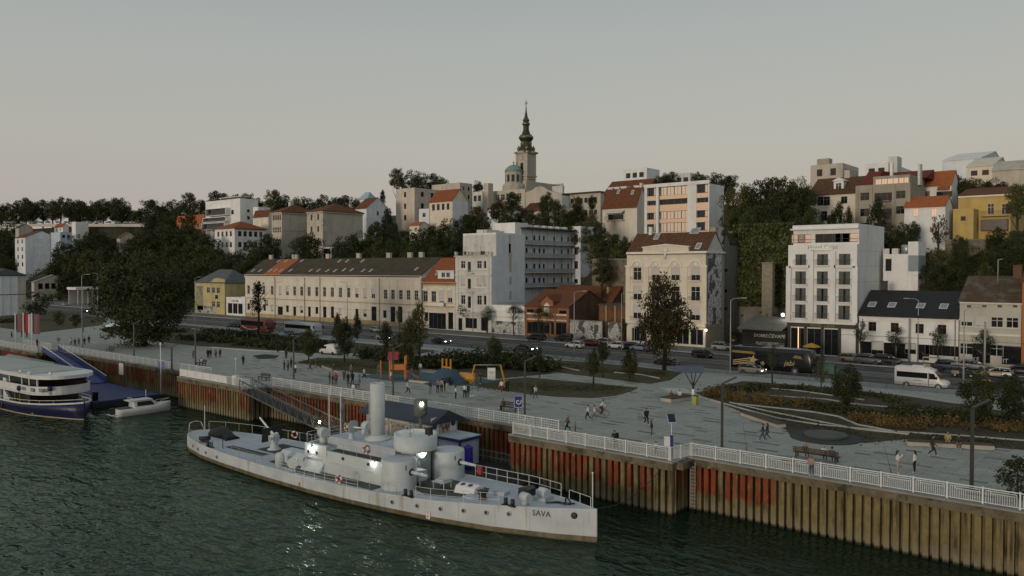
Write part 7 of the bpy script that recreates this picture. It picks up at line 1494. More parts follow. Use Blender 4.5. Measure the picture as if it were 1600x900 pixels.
# ---------------------------------------------------------------- vehicles
def paint(name, c, rough=.3, metal=0.0): return mat('paint_' + name, c, rough, var=0.04, metal=metal, spec=.5)
tyre_m = mat('tyre_rubber',(0.015,0.015,0.015),.85); rim_m = plain('alloy_rim',(0.30,0.30,0.30),.35,.6); cglass = mat('car_glass',(0.012,0.014,0.016),.05, var=0, spec=.7); head_off = plain('headlamp_glass',(0.45,0.46,0.46),.15); tail_m = plain('tail_lamp',(0.22,0.012,0.01),.3)
head_on = mat('headlamp_lit',(1,1,1),.4, var=0, emit=((1.0,.93,.78),9.0)); tail_on = mat('tail_lamp_lit',(1,.1,.1),.4, var=0, emit=((1.0,.06,.03),2.5)); trim_b = plain('black_trim',(0.02,0.02,0.02),.6)
def rsec(x, hw_, zb, zt, r=.12, tum=0.0):                       # rounded cross-section of a car body
    z1 = zt - r; pts = [(x,-hw_ * .94, zb),(x,-hw_, zb + .16),(x,-hw_,(zb + z1) / 2),(x,-hw_ + tum, z1),(x,-hw_ + tum + r * .4, zt - r * .3),(x,-hw_ + tum + r, zt)]
    return pts + [(p[0],-p[1], p[2]) for p in reversed(pts)]
_wheel = {}
def wheel(parent, x, y, r, w=.2):
    k = (round(r,2), round(w,2))
    if k not in _wheel:
        t = MB().lathe([(r * .62,-w / 2),(r * .94,-w / 2),(r,-w * .32),(r, w * .32),(r * .94, w / 2),(r * .62, w / 2)],(0,0,0),18, ax=(0,1,0)).mesh('tyre', tyre_m)
        q = MB().lathe([(r * .64,-w * .52),(r * .5,-w * .40),(r * .15,-w * .46),(.01,-w * .5)],(0,0,0),12, ax=(0,1,0)).lathe([(.01, w * .5),(r * .15, w * .46),(r * .5, w * .40),(r * .64, w * .52)][::-1],(0,0,0),12, ax=(0,1,0), cap=False).mesh('rim', rim_m); _wheel[k] = (t, q)
    o = link('wheel', _wheel[k][0], parent,(x, y, r)); link('rim', _wheel[k][1], o)
CARS = {   # length, half width, body stations (x, bottom, top), cabin stations (x, half width, z), wheel radius
    'hatch': (4.0,.86, [(-2.0,.42,.78),(-1.95,.28,.92),(-1.6,.22,.98),(.55,.20,.95),(1.3,.22,.86),(1.8,.26,.74),(2.0,.40,.60)], [(-1.95,.62,1.0),(-1.55,.60,1.42),(-.2,.60,1.50),(.35,.60,1.43),(1.15,.66,.93)],.31),
    'sedan': (4.5,.88, [(-2.25,.42,.80),(-2.2,.28,.92),(-1.5,.22,.96),(.6,.20,.93),(1.5,.22,.86),(2.05,.26,.74),(2.25,.40,.58)], [(-1.75,.64,.96),(-1.0,.58,1.38),(-.1,.60,1.44),(.4,.60,1.38),(1.2,.66,.92)],.32),
    'suv': (4.5,.92, [(-2.25,.45,.98),(-2.2,.34,1.08),(-1.6,.28,1.12),(.7,.27,1.08),(1.5,.30,1.0),(2.05,.34,.90),(2.25,.48,.70)], [(-2.15,.70,1.1),(-1.85,.66,1.62),(-.3,.66,1.70),(.45,.66,1.60),(1.25,.72,1.07)],.36),
}
_cp = {}
def car_proto(kind):
    if kind in _cp: return _cp[kind]
    Ln, hw_, ST, CB, wr = CARS[kind]; o = link('car', None, None,(0,0,-200))
    body = part('body', MB().loft([rsec(x, hw_ * (1 - .10 * (abs(x) / (Ln / 2)) ** 4), b, t,.10,.03)[::-1] for x, b, t in ST], True), paint('base',(.3,.3,.3)), o)
    rg = []
    for x, w_, z in CB: zb = 0.86 if z > 1.05 or True else z; rg.append([(x,-hw_ * .95, min(z, ST[2][2] - .02)),(x,-w_ - (.06 if z > 1.2 else .14), max(z - .12, ST[2][2] - .02)),(x,-w_ + .05, z),(x, w_ - .05, z),(x, w_ + (.06 if z > 1.2 else .14), max(z - .12, ST[2][2] - .02)),(x, hw_ * .95, min(z, ST[2][2] - .02))][::-1])
    part('glasshouse', MB().loft(rg, True), cglass, o)
    xs_ = [c for c in CB if c[2] > 1.3]; rg = [[(x,-w_ - .02, z - .05),(x,-w_ + .08, z + .025),(x, w_ - .08, z + .025),(x, w_ + .02, z - .05)][::-1] for x, w_, z in xs_]; part('roof', MB().loft(rg, True), MATS['paint_base'], o)
    for sgn in (-1,1):
        for (x0, w0, z0_),(x1, w1, z1_) in ((CB[0], CB[1]),(CB[3], CB[4])): part('pillar', MB().bar((x0, sgn * (w0 + .08), max(z0_ - .1, ST[2][2])),(x1, sgn * (w1 + .08), max(z1_ - .1, ST[2][2])),.07,.07), MATS['paint_base'], o)
        part('pillar', MB().bar((-.35, sgn * (hw_ * .88), ST[2][2] - .02),(-.40, sgn * (CB[2][1] + .05), CB[2][2] - .06),.08,.05), MATS['paint_base'], o)
        for x in (Ln * .30,-Ln * .29): wheel(o, x, sgn * (hw_ - .10), wr);
        for x in (Ln * .30,-Ln * .29): part('wheel_arch', MB().lathe([(wr * 1.16,-.005),(wr * 1.14,.01)],(x, sgn * (hw_ + .003), wr),18, ax=(0, sgn,0)), trim_b, o)
        part('headlight', MB().box(Ln / 2 - .20, sgn * hw_ * .88 - .16, ST[-2][2] - .20, Ln / 2 - .04, sgn * hw_ * .74 + .10, ST[-2][2] - .06), head_off, o); part('tail_light', MB().box(-Ln / 2 - .01, sgn * hw_ * .82 - .12,.68,-Ln / 2 + .15, sgn * hw_ * .82 + .08,.86), tail_m, o)
        part('mirror', MB().box(.75, sgn * hw_ - .02,.98,.92, sgn * (hw_ + .17),1.10), MATS['paint_base'], o)
    part('bumper', MB().box(Ln / 2 - .1,-hw_ * .8,.28, Ln / 2 + .03, hw_ * .8,.5), trim_b, o); part('number_plate', MB().box(Ln / 2 + .031,-.26,.36, Ln / 2 + .045,.26,.47), whitem, o); part('number_plate', MB().box(-Ln / 2 - .03,-.26,.55,-Ln / 2 - .01,.26,.66), whitem, o)
    _cp[kind] = o; return o
def put_car(kind, px, yb, col, label, right=True, lit=False, rz=0.0, z=None, name='car', first={}):
    p = gp(px, yb,4.4); p = Vector((p.x, p.y + .85, z if z else (4.366 if 118.3 < p.y + .85 < 140 else 4.50)))
    c = clone(car_proto(kind), None, p,(0 if right else math.pi) + rz); tag(c, label, 'car', 'cars on the riverside road'); c.name = name
    m = paint('_'.join(str(v) for v in col), col,.28,.25 if sum(col) < .4 else .1)
    recolor(c,('body', 'roof', 'pillar', 'mirror'), m)
    if lit: recolor(c,('headlight',), head_on)
    return c
BLK, WHT, SLV, RED_, BLU, TAN, DRD = (.012,.012,.014),(.58,.58,.56),(.30,.31,.31),(.16,.015,.012),(.05,.07,.12),(.24,.20,.13),(.10,.012,.012)
for a in (('suv',834,533, BLK, 'dark car parked before the graffiti annex', False),('suv',878,534, BLK, 'black car parked before the orange house', False),('hatch',894,544, WHT, 'white hatchback at the kerb before the graffiti wall', False),('sedan',918,540, RED_, 'red car parked by the graffiti wall', False),
          ('hatch',938,540, SLV, 'small pale car behind the slim park trees', False),('hatch',960,545, WHT, 'white hatchback parked by the rusty shed', False),('hatch',980,546, BLK, 'black car squeezed beside the white hatchback', False),('sedan',998,548,(.20,.24,.28), 'grey-blue car parked at the cream house', False),
          ('hatch',1095,559, BLK, 'black small car with white wheels leaving the mural corner', True),('suv',1127,549, SLV, 'silver car parked beside the mural wall', True),('hatch',1134,536, TAN, 'tan car behind the silver one', True),('suv',1150,532, DRD, 'dark red car parked by the grill kiosk', True),
          ('sedan',1040,572, BLK, 'dark car with red tail lights passing behind the autumn tree', True),('hatch',1172,585,(.26,.245,.20), 'small silver-gold hatchback passing the black coach', True, True),('sedan',818,549,(.03,.035,.05), 'dark car driving past the playground trees', True, True),
          ('hatch',585,519, SLV, 'silver car parked before the terrace', True),('sedan',597,531, SLV, 'pale car with headlights on near the cypresses', True, True),('sedan',685,537, BLK, 'dark car with headlights on behind the playground trees', True, True),('hatch',1328,567, TAN, 'beige car parked before the hotel corner', True),('suv',1355,570,(.10,.10,.10), 'grey car parked before the white house', True),
          ('suv',1384,571, BLK, 'black car parked before the white house door', True),('suv',1476,569,(.035,.045,.05), 'large dark car parked before the white house shop', True),('suv',1484,581, BLU, 'dark blue car behind the minibus', True),('hatch',1519,579,(.22,.25,.28), 'grey-blue car beside the rear tuk-tuk', True),('hatch',1557,590, WHT, 'white coupe parked before the beige tiled house', False),('suv',1592,588, BLK, 'black car at the right edge behind the white coupe', False),
          ('sedan',322,489, WHT, 'white car parked before the yellow house', True),('hatch',361,512, BLK, 'dark car behind the red coach', False),('sedan',132,488, BLK, 'dark car with headlights on the road at far left', True, True),('suv',84,470, WHT, 'white car in the yard of the depot', True),('hatch',98,478, SLV, 'silver car leaving the depot yard', True)):
    put_car(*a)
# hilltop car park: a row of small parked cars
rr = random.Random(2)
for k in range(16):
    p = on_t(8 + k * 13.4 + rr.uniform(-3,3),348,234 + k * .9); pr = car_proto(rr.choice(('suv', 'hatch'))); c = tag(link('car', None, None,(p.x, p.y, p.z - .4), rr.choice((R(88), R(92), R(-90)))), 'pale car parked along the hilltop parapet, %s from the left' % ORD[k + 1], 'car', 'cars on the hilltop car park')
    for ch in pr.children:                                       # too small up there to show more than body, glass and roof
        if ch.name.split('.')[0] in ('body', 'glasshouse', 'roof', 'wheel'): x = ch.copy(); COL.objects.link(x); x.parent = c
    recolor(c,('body', 'roof', 'pillar', 'mirror'), paint('w2',(.55,.55,.54),.3))
p = on_t(8,352,238); q = on_t(226,352,254); tag(part('car_park_terrace', MB().prism([(p.x - 20, p.y),(q.x + 5, q.y),(q.x + 5, q.y + 12),(p.x - 20, p.y + 12)],20, on_t(120,351.5,246).z - .7), earth, None), kind='structure')
for o in list(_cp.values()):
    for ch in list(o.children_recursive): bpy.data.objects.remove(ch)
    bpy.data.objects.remove(o)
# coaches
def coach(label, x_px0, x_px1, yb, body_m, Ln=12.5, H=3.6, right=True, stripe=None, cat='bus', name='coach', t_add=1.25):
    a, b_ = gp(x_px0, yb,4.4), gp(x_px1, yb,4.4); c = (a + b_) / 2
    o = thing(name, label, cat,(c.x, c.y,4.366), 'coaches and buses',0 if right else math.pi); h = Ln / 2; W = 1.26
    part('body', MB().loft([rsec(x, W * k, zb, zt,.22,.05)[::-1] for x, k, zb, zt in ((-h,.93,.5, H - .25),(-h + .12,1,.35, H - .05),(-h + .5,1,.32, H),(h - 1.2,1,.32, H),(h - .35,1,.32, H - .1),(h - .05,.97,.35, H - .9),(h,.92,.45,1.1))], True), body_m, o)
    for sgn in (-1,1):
        part('window_band', MB().box(-h + .4, sgn * (W + .004) - .012,1.75, h - 1.3, sgn * (W + .004) + .012, H - .55), cglass, o)
        for x in (h - 2.6,-h + 3.4,-h + 2.2) if Ln > 11 else (h - 1.5,-h + 1.7): wheel(o, x, sgn * (W - .12),.5,.3); part('wheel_arch', MB().lathe([(.6,-.004),(.58,.01)],(x, sgn * (W + .006),.5),18, ax=(0, sgn,0)), trim_b, o)
        part('headlight', MB().box(h - .12, sgn * .95 - .2,.62, h + .02, sgn * .95 + .2,.86), head_off, o); part('mirror', MB().box(h - .1, sgn * (W + .1) - .12,2.0, h + .15, sgn * (W + .1) + .12,2.7), trim_b, o)
    part('windscreen', MB().loft([[(h - .33, y, H - .3),(h + .015, y,1.25)] for y in (-1.05,-.5,0,.5,1.05)], True, False, False), cglass, o); part('roof_unit', MB().box(-h + 2,-.8, H,-h + 5,.8, H + .22), body_m, o)
    return o, W, h
gold = mat('gold_livery',(0.42,0.33,0.15),.4, var=.1)
o, W, h = coach('black touring coach with gold stars and lettering',1146,1268,580, paint('coach_black',(.010,.010,.012),.25),13.2,3.75)
def star(cx, cz, r):
    P = [(cx + (r if i % 2 == 0 else r * .42) * math.sin(math.pi * i / 5 + .2), cz + (r if i % 2 == 0 else r * .42) * math.cos(math.pi * i / 5 + .2)) for i in range(10)]; return MB().prism_y(P[::-1],-W - .03,-W - .008)
part('star_livery', star(-2.7,1.75,.85), gold, o); part('star_livery', star(-1.1,1.25,.5), gold, o)
for z in (1.3,1.6,1.9): part('stripe_livery', MB().bar((-6.0,-W - .02, z - .45),(-3.2,-W - .02, z + .1),.02,.14), gold, o)
lettering('jabi',1.15, gold, o,(3.1,-W - .03,1.62),(R(90),0,0),.008,.25); part('stripe_livery', MB().prism_y([(-6.2,2.75),(-2.2,2.65),(-2.6,3.05),(-6.2,3.1)],-W - .025,-W - .02), mat('gold_dark',(0.22,0.15,0.05),.5), o); part('stripe_livery', MB().prism_y([(3.6,2.5),(5.2,2.35),(4.9,2.8),(4.0,2.95)],-W - .025,-W - .02), MATS['gold_dark'], o); part('roof_panel', MB().box(-5.8,-1.0,3.75,4.8,1.0,3.80), mat('coach_roof_grey',(0.24,0.25,0.26),.4), o)
o, W, h = coach('red coach with white swoosh parked behind the thin pine',372,432,519, paint('coach_red',(.13,.032,.02),.35),11.8,3.5); lw = mat('livery_white',(.5,.48,.44),.5)
part('swoosh_livery', MB().path([(-5,-W - .01,1.5),(-3,-W - .01,1.0),(-1,-W - .01,.75),(1.5,-W - .01,1.0),(3,-W - .01,1.5)],.09,5), lw, o); part('roof_panel', MB().box(-5.4,-1.05,3.5,4.6,1.05,3.56), mat('bus_roof_dark',(.10,.095,.09),.6), o)
o, W, h = coach('pale grey bus with blue wave along its skirt',436,511,524, paint('bus_grey',(.36,.38,.38),.35),12.0,3.2); part('skirt_livery', MB().prism_y([(-6,.36),(5.2,.36),(3,.5),(0,.62),(-2,.55),(-4,.85),(-6,1.0)],-W - .03,-W - .01), mat('wave_blue',(.035,.09,.30),.4), o)
# white minibus
a, b_ = gp(1400,603,4.4), gp(1478,609,4.4); c = (a + b_) / 2
mv = thing('minibus', 'white minibus with raised roof and tinted side windows', 'minibus',(c.x, c.y + .9,4.366)); wp = paint('van_white',(.60,.60,.58),.35); Ln = 6.6; h = Ln / 2; W = 1.0
part('body', MB().loft([rsec(x, W * k, zb, zt,.16,.06)[::-1] for x, k, zb, zt in ((-h,.95,.4,2.65),(-h + .08,1,.32,2.78),(-h + .5,1,.3,2.82),(.9,1,.3,2.78),(1.6,1,.3,2.45),(2.45,.98,.32,1.25),(3.1,.95,.34,1.08),(h,.88,.42,.75))], True), wp, mv)
for sgn in (-1,1):
    part('window_band', MB().prism_y([(-3.0,1.35),(.85,1.35),(.85,2.1),(-3.0,2.1)], sgn * (W + .0) - .012, sgn * W + .012), cglass, mv); part('cab_window', MB().prism_y([(1.05,1.3),(2.0,1.3),(1.65,2.05),(1.05,2.1)], sgn * W - .012, sgn * W + .012), cglass, mv)
    for x in (2.15,-1.75): wheel(mv, x, sgn * (W - .1),.35,.24); part('wheel_arch', MB().lathe([(.42,-.004),(.4,.01)],(x, sgn * (W + .004),.35),16, ax=(0, sgn,0)), trim_b, mv)
    part('headlight', MB().box(h - .35, sgn * .72 - .14,.78, h - .1, sgn * .72 + .12,.98), head_off, mv); part('mirror', MB().box(1.9, sgn * 1.03 - .02,1.35,2.05, sgn * 1.25,1.7), trim_b, mv)
part('windscreen', MB().quad((1.72,-.82,2.36),(2.47,-.86,1.36),(2.47,.86,1.36),(1.72,.82,2.36)), cglass, mv); part('roof_unit', MB().box(-1.2,-.6,2.8,.3,.6,2.98), wp, mv); part('sliding_door', MB().box(.95,-W - .03,.35,1.02,-W - .012,2.2), trim_b, mv); lettering('transfer',.32, plain('dark_print',(.06,.06,.08),.5), mv,(-.4,-W - .03,1.05),(R(90),0,0),.006,.2)
# white box van on the promenade
p = gp(511,554); vn = thing('delivery_van', 'small white delivery van parked at the edge of the round lawn', 'van',(p.x, p.y + .8, QZ), None, math.pi + .15); W = .9
part('body', MB().loft([rsec(x, W * k, zb, zt,.14,.05)[::-1] for x, k, zb, zt in ((-2.15,.95,.35,1.7),(-2.05,1,.28,1.82),(.4,1,.26,1.85),(.9,1,.26,1.7),(1.4,.98,.28,1.08),(1.95,.94,.3,.92),(2.15,.85,.4,.65))], True), wp, vn)
for sgn in (-1,1):
    part('cab_window', MB().prism_y([(.25,1.1),(1.25,1.1),(.85,1.6),(.25,1.62)], sgn * W - .012, sgn * W + .012), cglass, vn); part('headlight', MB().box(1.85, sgn * .65 - .14,.66,2.08, sgn * .65 + .12,.84), head_off, vn)
    for x in (1.35,-1.35): wheel(vn, x, sgn * (W - .08),.31,.2)
part('windscreen', MB().quad((.93,-.72,1.64),(1.42,-.76,1.12),(1.42,.76,1.12),(.93,.72,1.64)), cglass, vn); part('roof_rack', MB().box(-1.4,-.6,1.86,.2,.6,1.94), wp, vn)
# tuk-tuks with canopies
def tuk(px, yb, label, col):
    p = gp(px, yb,4.4); o = thing('tuk_tuk', label, 'tuk-tuk',(p.x, p.y + .7,4.5 if p.y > 139 else 4.366), 'tuk-tuks by the kerb', R(8)); m = paint('tuk' + label[:4], col,.4)
    part('body', MB().loft([rsec(x, k, zb, zt,.1)[::-1] for x, k, zb, zt in ((-1.5,.6,.4,.9),(-1.4,.68,.3,1.05),(0,.68,.3,.95),(.6,.6,.32,.8),(1.1,.42,.35,1.05),(1.35,.3,.45,.95))], True), trim_b, o); part('canopy', MB().box(-1.5,-.75,1.85,.9,.75,1.95).box(-1.5,-.74,1.5,-1.44,.74,1.85), m, o); part('side_panel', MB().box(-1.45,-.72,.45,-.4,-.69,.95), m, o)
    for x, y in ((-1.45,-.7),(-1.45,.7),(.85,-.6),(.85,.6)): part('post', MB().tube((x, y,.8),(x, y,1.86),.025), trim_b, o)
    part('windscreen', MB().quad((.92,-.55,1.0),(.92,.55,1.0),(.86,.55,1.8),(.86,-.55,1.8)), cglass, o)
    for x, y in ((-.95,-.6),(-.95,.6),(1.1,0)): wheel(o, x, y,.27,.14)
tuk(1457,579, 'yellow-topped tuk-tuk between the minibus and the dark cars',(.30,.22,.10)); tuk(1502,589, 'grey-topped tuk-tuk beside the street lamp',(.26,.22,.15)); tuk(1552,604, 'bright yellow tuk-tuk half hidden by the round tree',(.40,.22,.02))
# ---------------------------------------------------------------- people
SKIN = mat('skin',(0.33,0.19,0.12),.6, var=.05)
def person_mesh(pose, seed=0):
    V = []; E = []; Rr = []; Lb = []                              # joints, bones, radii, bone kinds
    def j(p, r, par=None, kind='top'):
        V.append(Vector(p)); Rr.append(r if isinstance(r, tuple) else (r, r)); i = len(V) - 1
        if par is not None: E.append((par, i)); Lb.append(kind)
        return i
    sit = pose in ('sit', 'ride'); dz_ = -.43 if pose == 'sit' else (.08 if pose == 'ride' else 0); lean = {'ride': .34, 'lean': .22, 'sit': .06}.get(pose,.02)
    pel = j((0,0,.95 + dz_),(.13,.16)); sp = j((lean * .35,0,1.13 + dz_),(.115,.14), pel); ch = j((lean * .8,0,1.34 + dz_),(.125,.175), sp); nk = j((lean,0,1.47 + dz_),.055, ch, 'top'); hb_ = j((lean + .02,0,1.545 + dz_),.072, nk, 'skin'); hd = j((lean + .03,0,1.62 + dz_),(.095,.082), hb_, 'skin'); j((lean + .015,0,1.70 + dz_),.07, hd, 'skin'); j((lean + .125,0,1.60 + dz_),.014, hd, 'skin')
    for s in (-1,1):
        if pose == 'sit': K = [(.02,.10,.50),(.45,.11,.52),(.43,.11,.10),(.58,.12,.05)]
        elif pose == 'ride': K = [(.05,.10,.98),(.38 if s > 0 else .22,.10,.72 if s > 0 else .60),(.16 if s > 0 else .10,.10,.36 if s > 0 else .18),(.30 if s > 0 else .24,.10,.30 if s > 0 else .14)]
        elif pose == 'walk': K = [(0,.09,.90),(.20 if s > 0 else .02,.095,.50),(.28 if s > 0 else -.30,.095,.10 if s > 0 else .16),(.43 if s > 0 else -.18,.10,.06 if s > 0 else .05)]
        else: K = [(0,.09,.90),(.03,.11 if pose != 'wide' else .17,.50),(0,.12 if pose != 'wide' else .24,.09),(.15,.14 if pose != 'wide' else .27,.04)]
        h = j((K[0][0], s * K[0][1], K[0][2]),.095, pel, 'low'); k = j((K[1][0], s * K[1][1], K[1][2]),.064, h, 'low'); m_ = (Vector(K[1]) + Vector(K[2])) / 2; cf = j((m_.x - .02, s * m_.y, m_.z + .08),.058, k, 'low'); a = j((K[2][0], s * K[2][1], K[2][2]),.042, cf, 'low'); j((K[3][0], s * K[3][1], K[3][2]),.042, a, 'shoe')
        sh = j((lean * .85, s * .185,1.40 + dz_),.062, ch, 'top'); sw_ = {'walk': .25 * -s}.get(pose,0)
        if pose == 'photo': el, wr, hn = (.18,.22,1.22),(.36,.12,1.47),(.40,.09,1.55)
        elif pose == 'ride': el, wr, hn = (.42,.22,1.22),(.62,.24,1.06),(.68,.24,1.04)
        elif pose == 'sit': el, wr, hn = (.08,.24,.72),(.30,.16,.60),(.38,.13,.58)
        elif pose == 'lean': el, wr, hn = (.24,.24,1.12),(.46,.2,1.08),(.53,.17,1.06)
        elif pose == 'phone' and s > 0: el, wr, hn = (.05,.25,1.14),(.24,.16,1.34),(.26,.12,1.42)
        else: el, wr, hn = (-.02 + sw_ * .4,.245,1.13),(.07 + sw_,.25,.90),(.09 + sw_ * 1.1,.245,.82)
        q = j((el[0], s * el[1], el[2]),.043, sh, 'top'); w_ = j((wr[0], s * wr[1], wr[2]),.030, q, 'arm'); pm_ = j((hn[0], s * hn[1], hn[2]),(.03,.022), w_, 'skin'); d = (Vector(hn) - Vector(wr)).normalized(); sd_ = Vector((1,0,0)) if abs(d.x) < .6 else Vector((0,0,1))
        for f in range(4): b_ = Vector((hn[0], s * hn[1], hn[2])) + sd_ * (.024 - .016 * f); dd = Vector((d.x, s * d.y, d.z)); k1 = j(b_ + dd * .045,.009, pm_, 'skin'); j(b_ + dd * (.085 - .008 * abs(f - 1.3)) + Vector((.012,-s * .012,0)),.008, k1, 'skin')
        dd = Vector((d.x, s * d.y, d.z)); j(Vector((wr[0], s * wr[1], wr[2])) + dd * .05 + sd_ * .045,.010, w_, 'skin')
    me = bpy.data.meshes.new('body'); me.from_pydata([tuple(v) for v in V], E, []); o = bpy.data.objects.new('tmp', me); COL.objects.link(o)
    m = o.modifiers.new('s', 'SKIN'); m.use_smooth_shade = True
    for i, d in enumerate(me.skin_vertices[0].data): d.radius = (Rr[i][0] * 1.16, Rr[i][1] * 1.16); d.use_root = (i == 0)
    u = o.modifiers.new('u', 'SUBSURF'); u.levels = 1; u.render_levels = 1
    bpy.context.view_layer.update(); out = bpy.data.meshes.new_from_object(o.evaluated_get(bpy.context.evaluated_depsgraph_get())); bpy.data.objects.remove(o)
    A = np.array([V[a] for a, b in E]); Bv = np.array([V[b] for a, b in E]); D = Bv - A; kinds = {'skin': 0, 'top': 1, 'arm': 1, 'low': 2, 'shoe': 3}
    cen = np.array([p.center[:] for p in out.polygons]); t = np.clip(((cen[:, None] - A) * D).sum(2) / (D * D).sum(1),0,1); dist = np.linalg.norm(cen[:, None] - (A + t[..., None] * D), axis=2); best = dist.argmin(1)
    for s_ in (SKIN, SKIN, SKIN, SKIN): out.materials.append(s_)
    out.polygons.foreach_set('material_index', np.array([kinds[Lb[i]] for i in best], dtype=np.int32)); out.polygons.foreach_set('use_smooth', [True] * len(out.polygons)); out.name = 'body'; return out, lean, dz_
POSES = {k: person_mesh(k) for k in ('stand', 'walk', 'sit', 'photo', 'lean', 'ride', 'wide', 'phone')}
def hair_mesh(long, lean, dz_):
    mb = MB(); rg = []
    for z, rx, off in ((1.735,.035,0),(1.72,.075,-.004),(1.68,.104,-.016),(1.62,.108,-.03),(1.57,.09 if not long else .105,-.05)) + (((1.47,.10,-.075),(1.38,.07,-.085)) if long else ()): rg.append([(lean + .015 + off + rx * math.cos(a) * (1 if math.cos(a) < 0 or z > 1.66 else .55), rx * .92 * math.sin(a), z + dz_) for a in [6.28318 * i / 10 for i in range(10)]])
    return mb.loft(rg[::-1], True).mesh('hair', SKIN)
HAIR = {(k, l): hair_mesh(l, POSES[k][1], POSES[k][2]) for k in POSES for l in (False, True)}
CLOTH = {'white': (.55,.55,.53), 'black': (.016,.016,.018), 'grey': (.16,.16,.17), 'dark': (.035,.034,.036), 'navy': (.025,.032,.06), 'beige': (.36,.29,.20), 'khaki': (.20,.17,.11), 'red': (.26,.03,.025), 'brown': (.11,.06,.035), 'blue': (.13,.19,.27), 'jeans': (.06,.085,.13), 'pink': (.40,.24,.20), 'yellow': (.40,.30,.10), 'olive': (.07,.075,.045), 'orange': (.35,.13,.03)}
HAIRC = {'d': (.018,.013,.01), 'b': (.08,.045,.022), 'l': (.25,.17,.09), 'g': (.25,.25,.24)}
def cl(n): return mat('cloth_' + n, CLOTH[n],.85, var=.15, scale=6.0)
def person(px, py, pose, top, low, label, face=0.0, hair='d', long=False, h=1.0, z=QZ, shoe='white', bare=False, bag=None):
    p = gp(px, py, z); o = thing('person', label, 'person', p, 'people on the promenade', face); o.scale = (h,) * 3
    b = link('body', POSES[pose][0], o)
    for i, m in enumerate((SKIN, cl(top), SKIN if low == 'bare' else cl(low), cl(shoe))): b.material_slots[i].link = 'OBJECT'; b.material_slots[i].material = m
    x = link('hair', HAIR[(pose, long)], o); x.material_slots[0].link = 'OBJECT'; x.material_slots[0].material = mat('hair_' + hair, HAIRC[hair],.6, var=.1)
    if bag: part('backpack', MB().loft([[(-.14 - d * k, y * s_, zz) for y, zz in ((-.14,1.02),(.14,1.02),(.15,1.2),(.12,1.42),(-.12,1.42),(-.15,1.2))] for d, k, s_ in ((0,1,1),(.12,1,1),(.18,1,.75))], True), cl(bag), o)
    return o
Rr_ = random.Random(21)
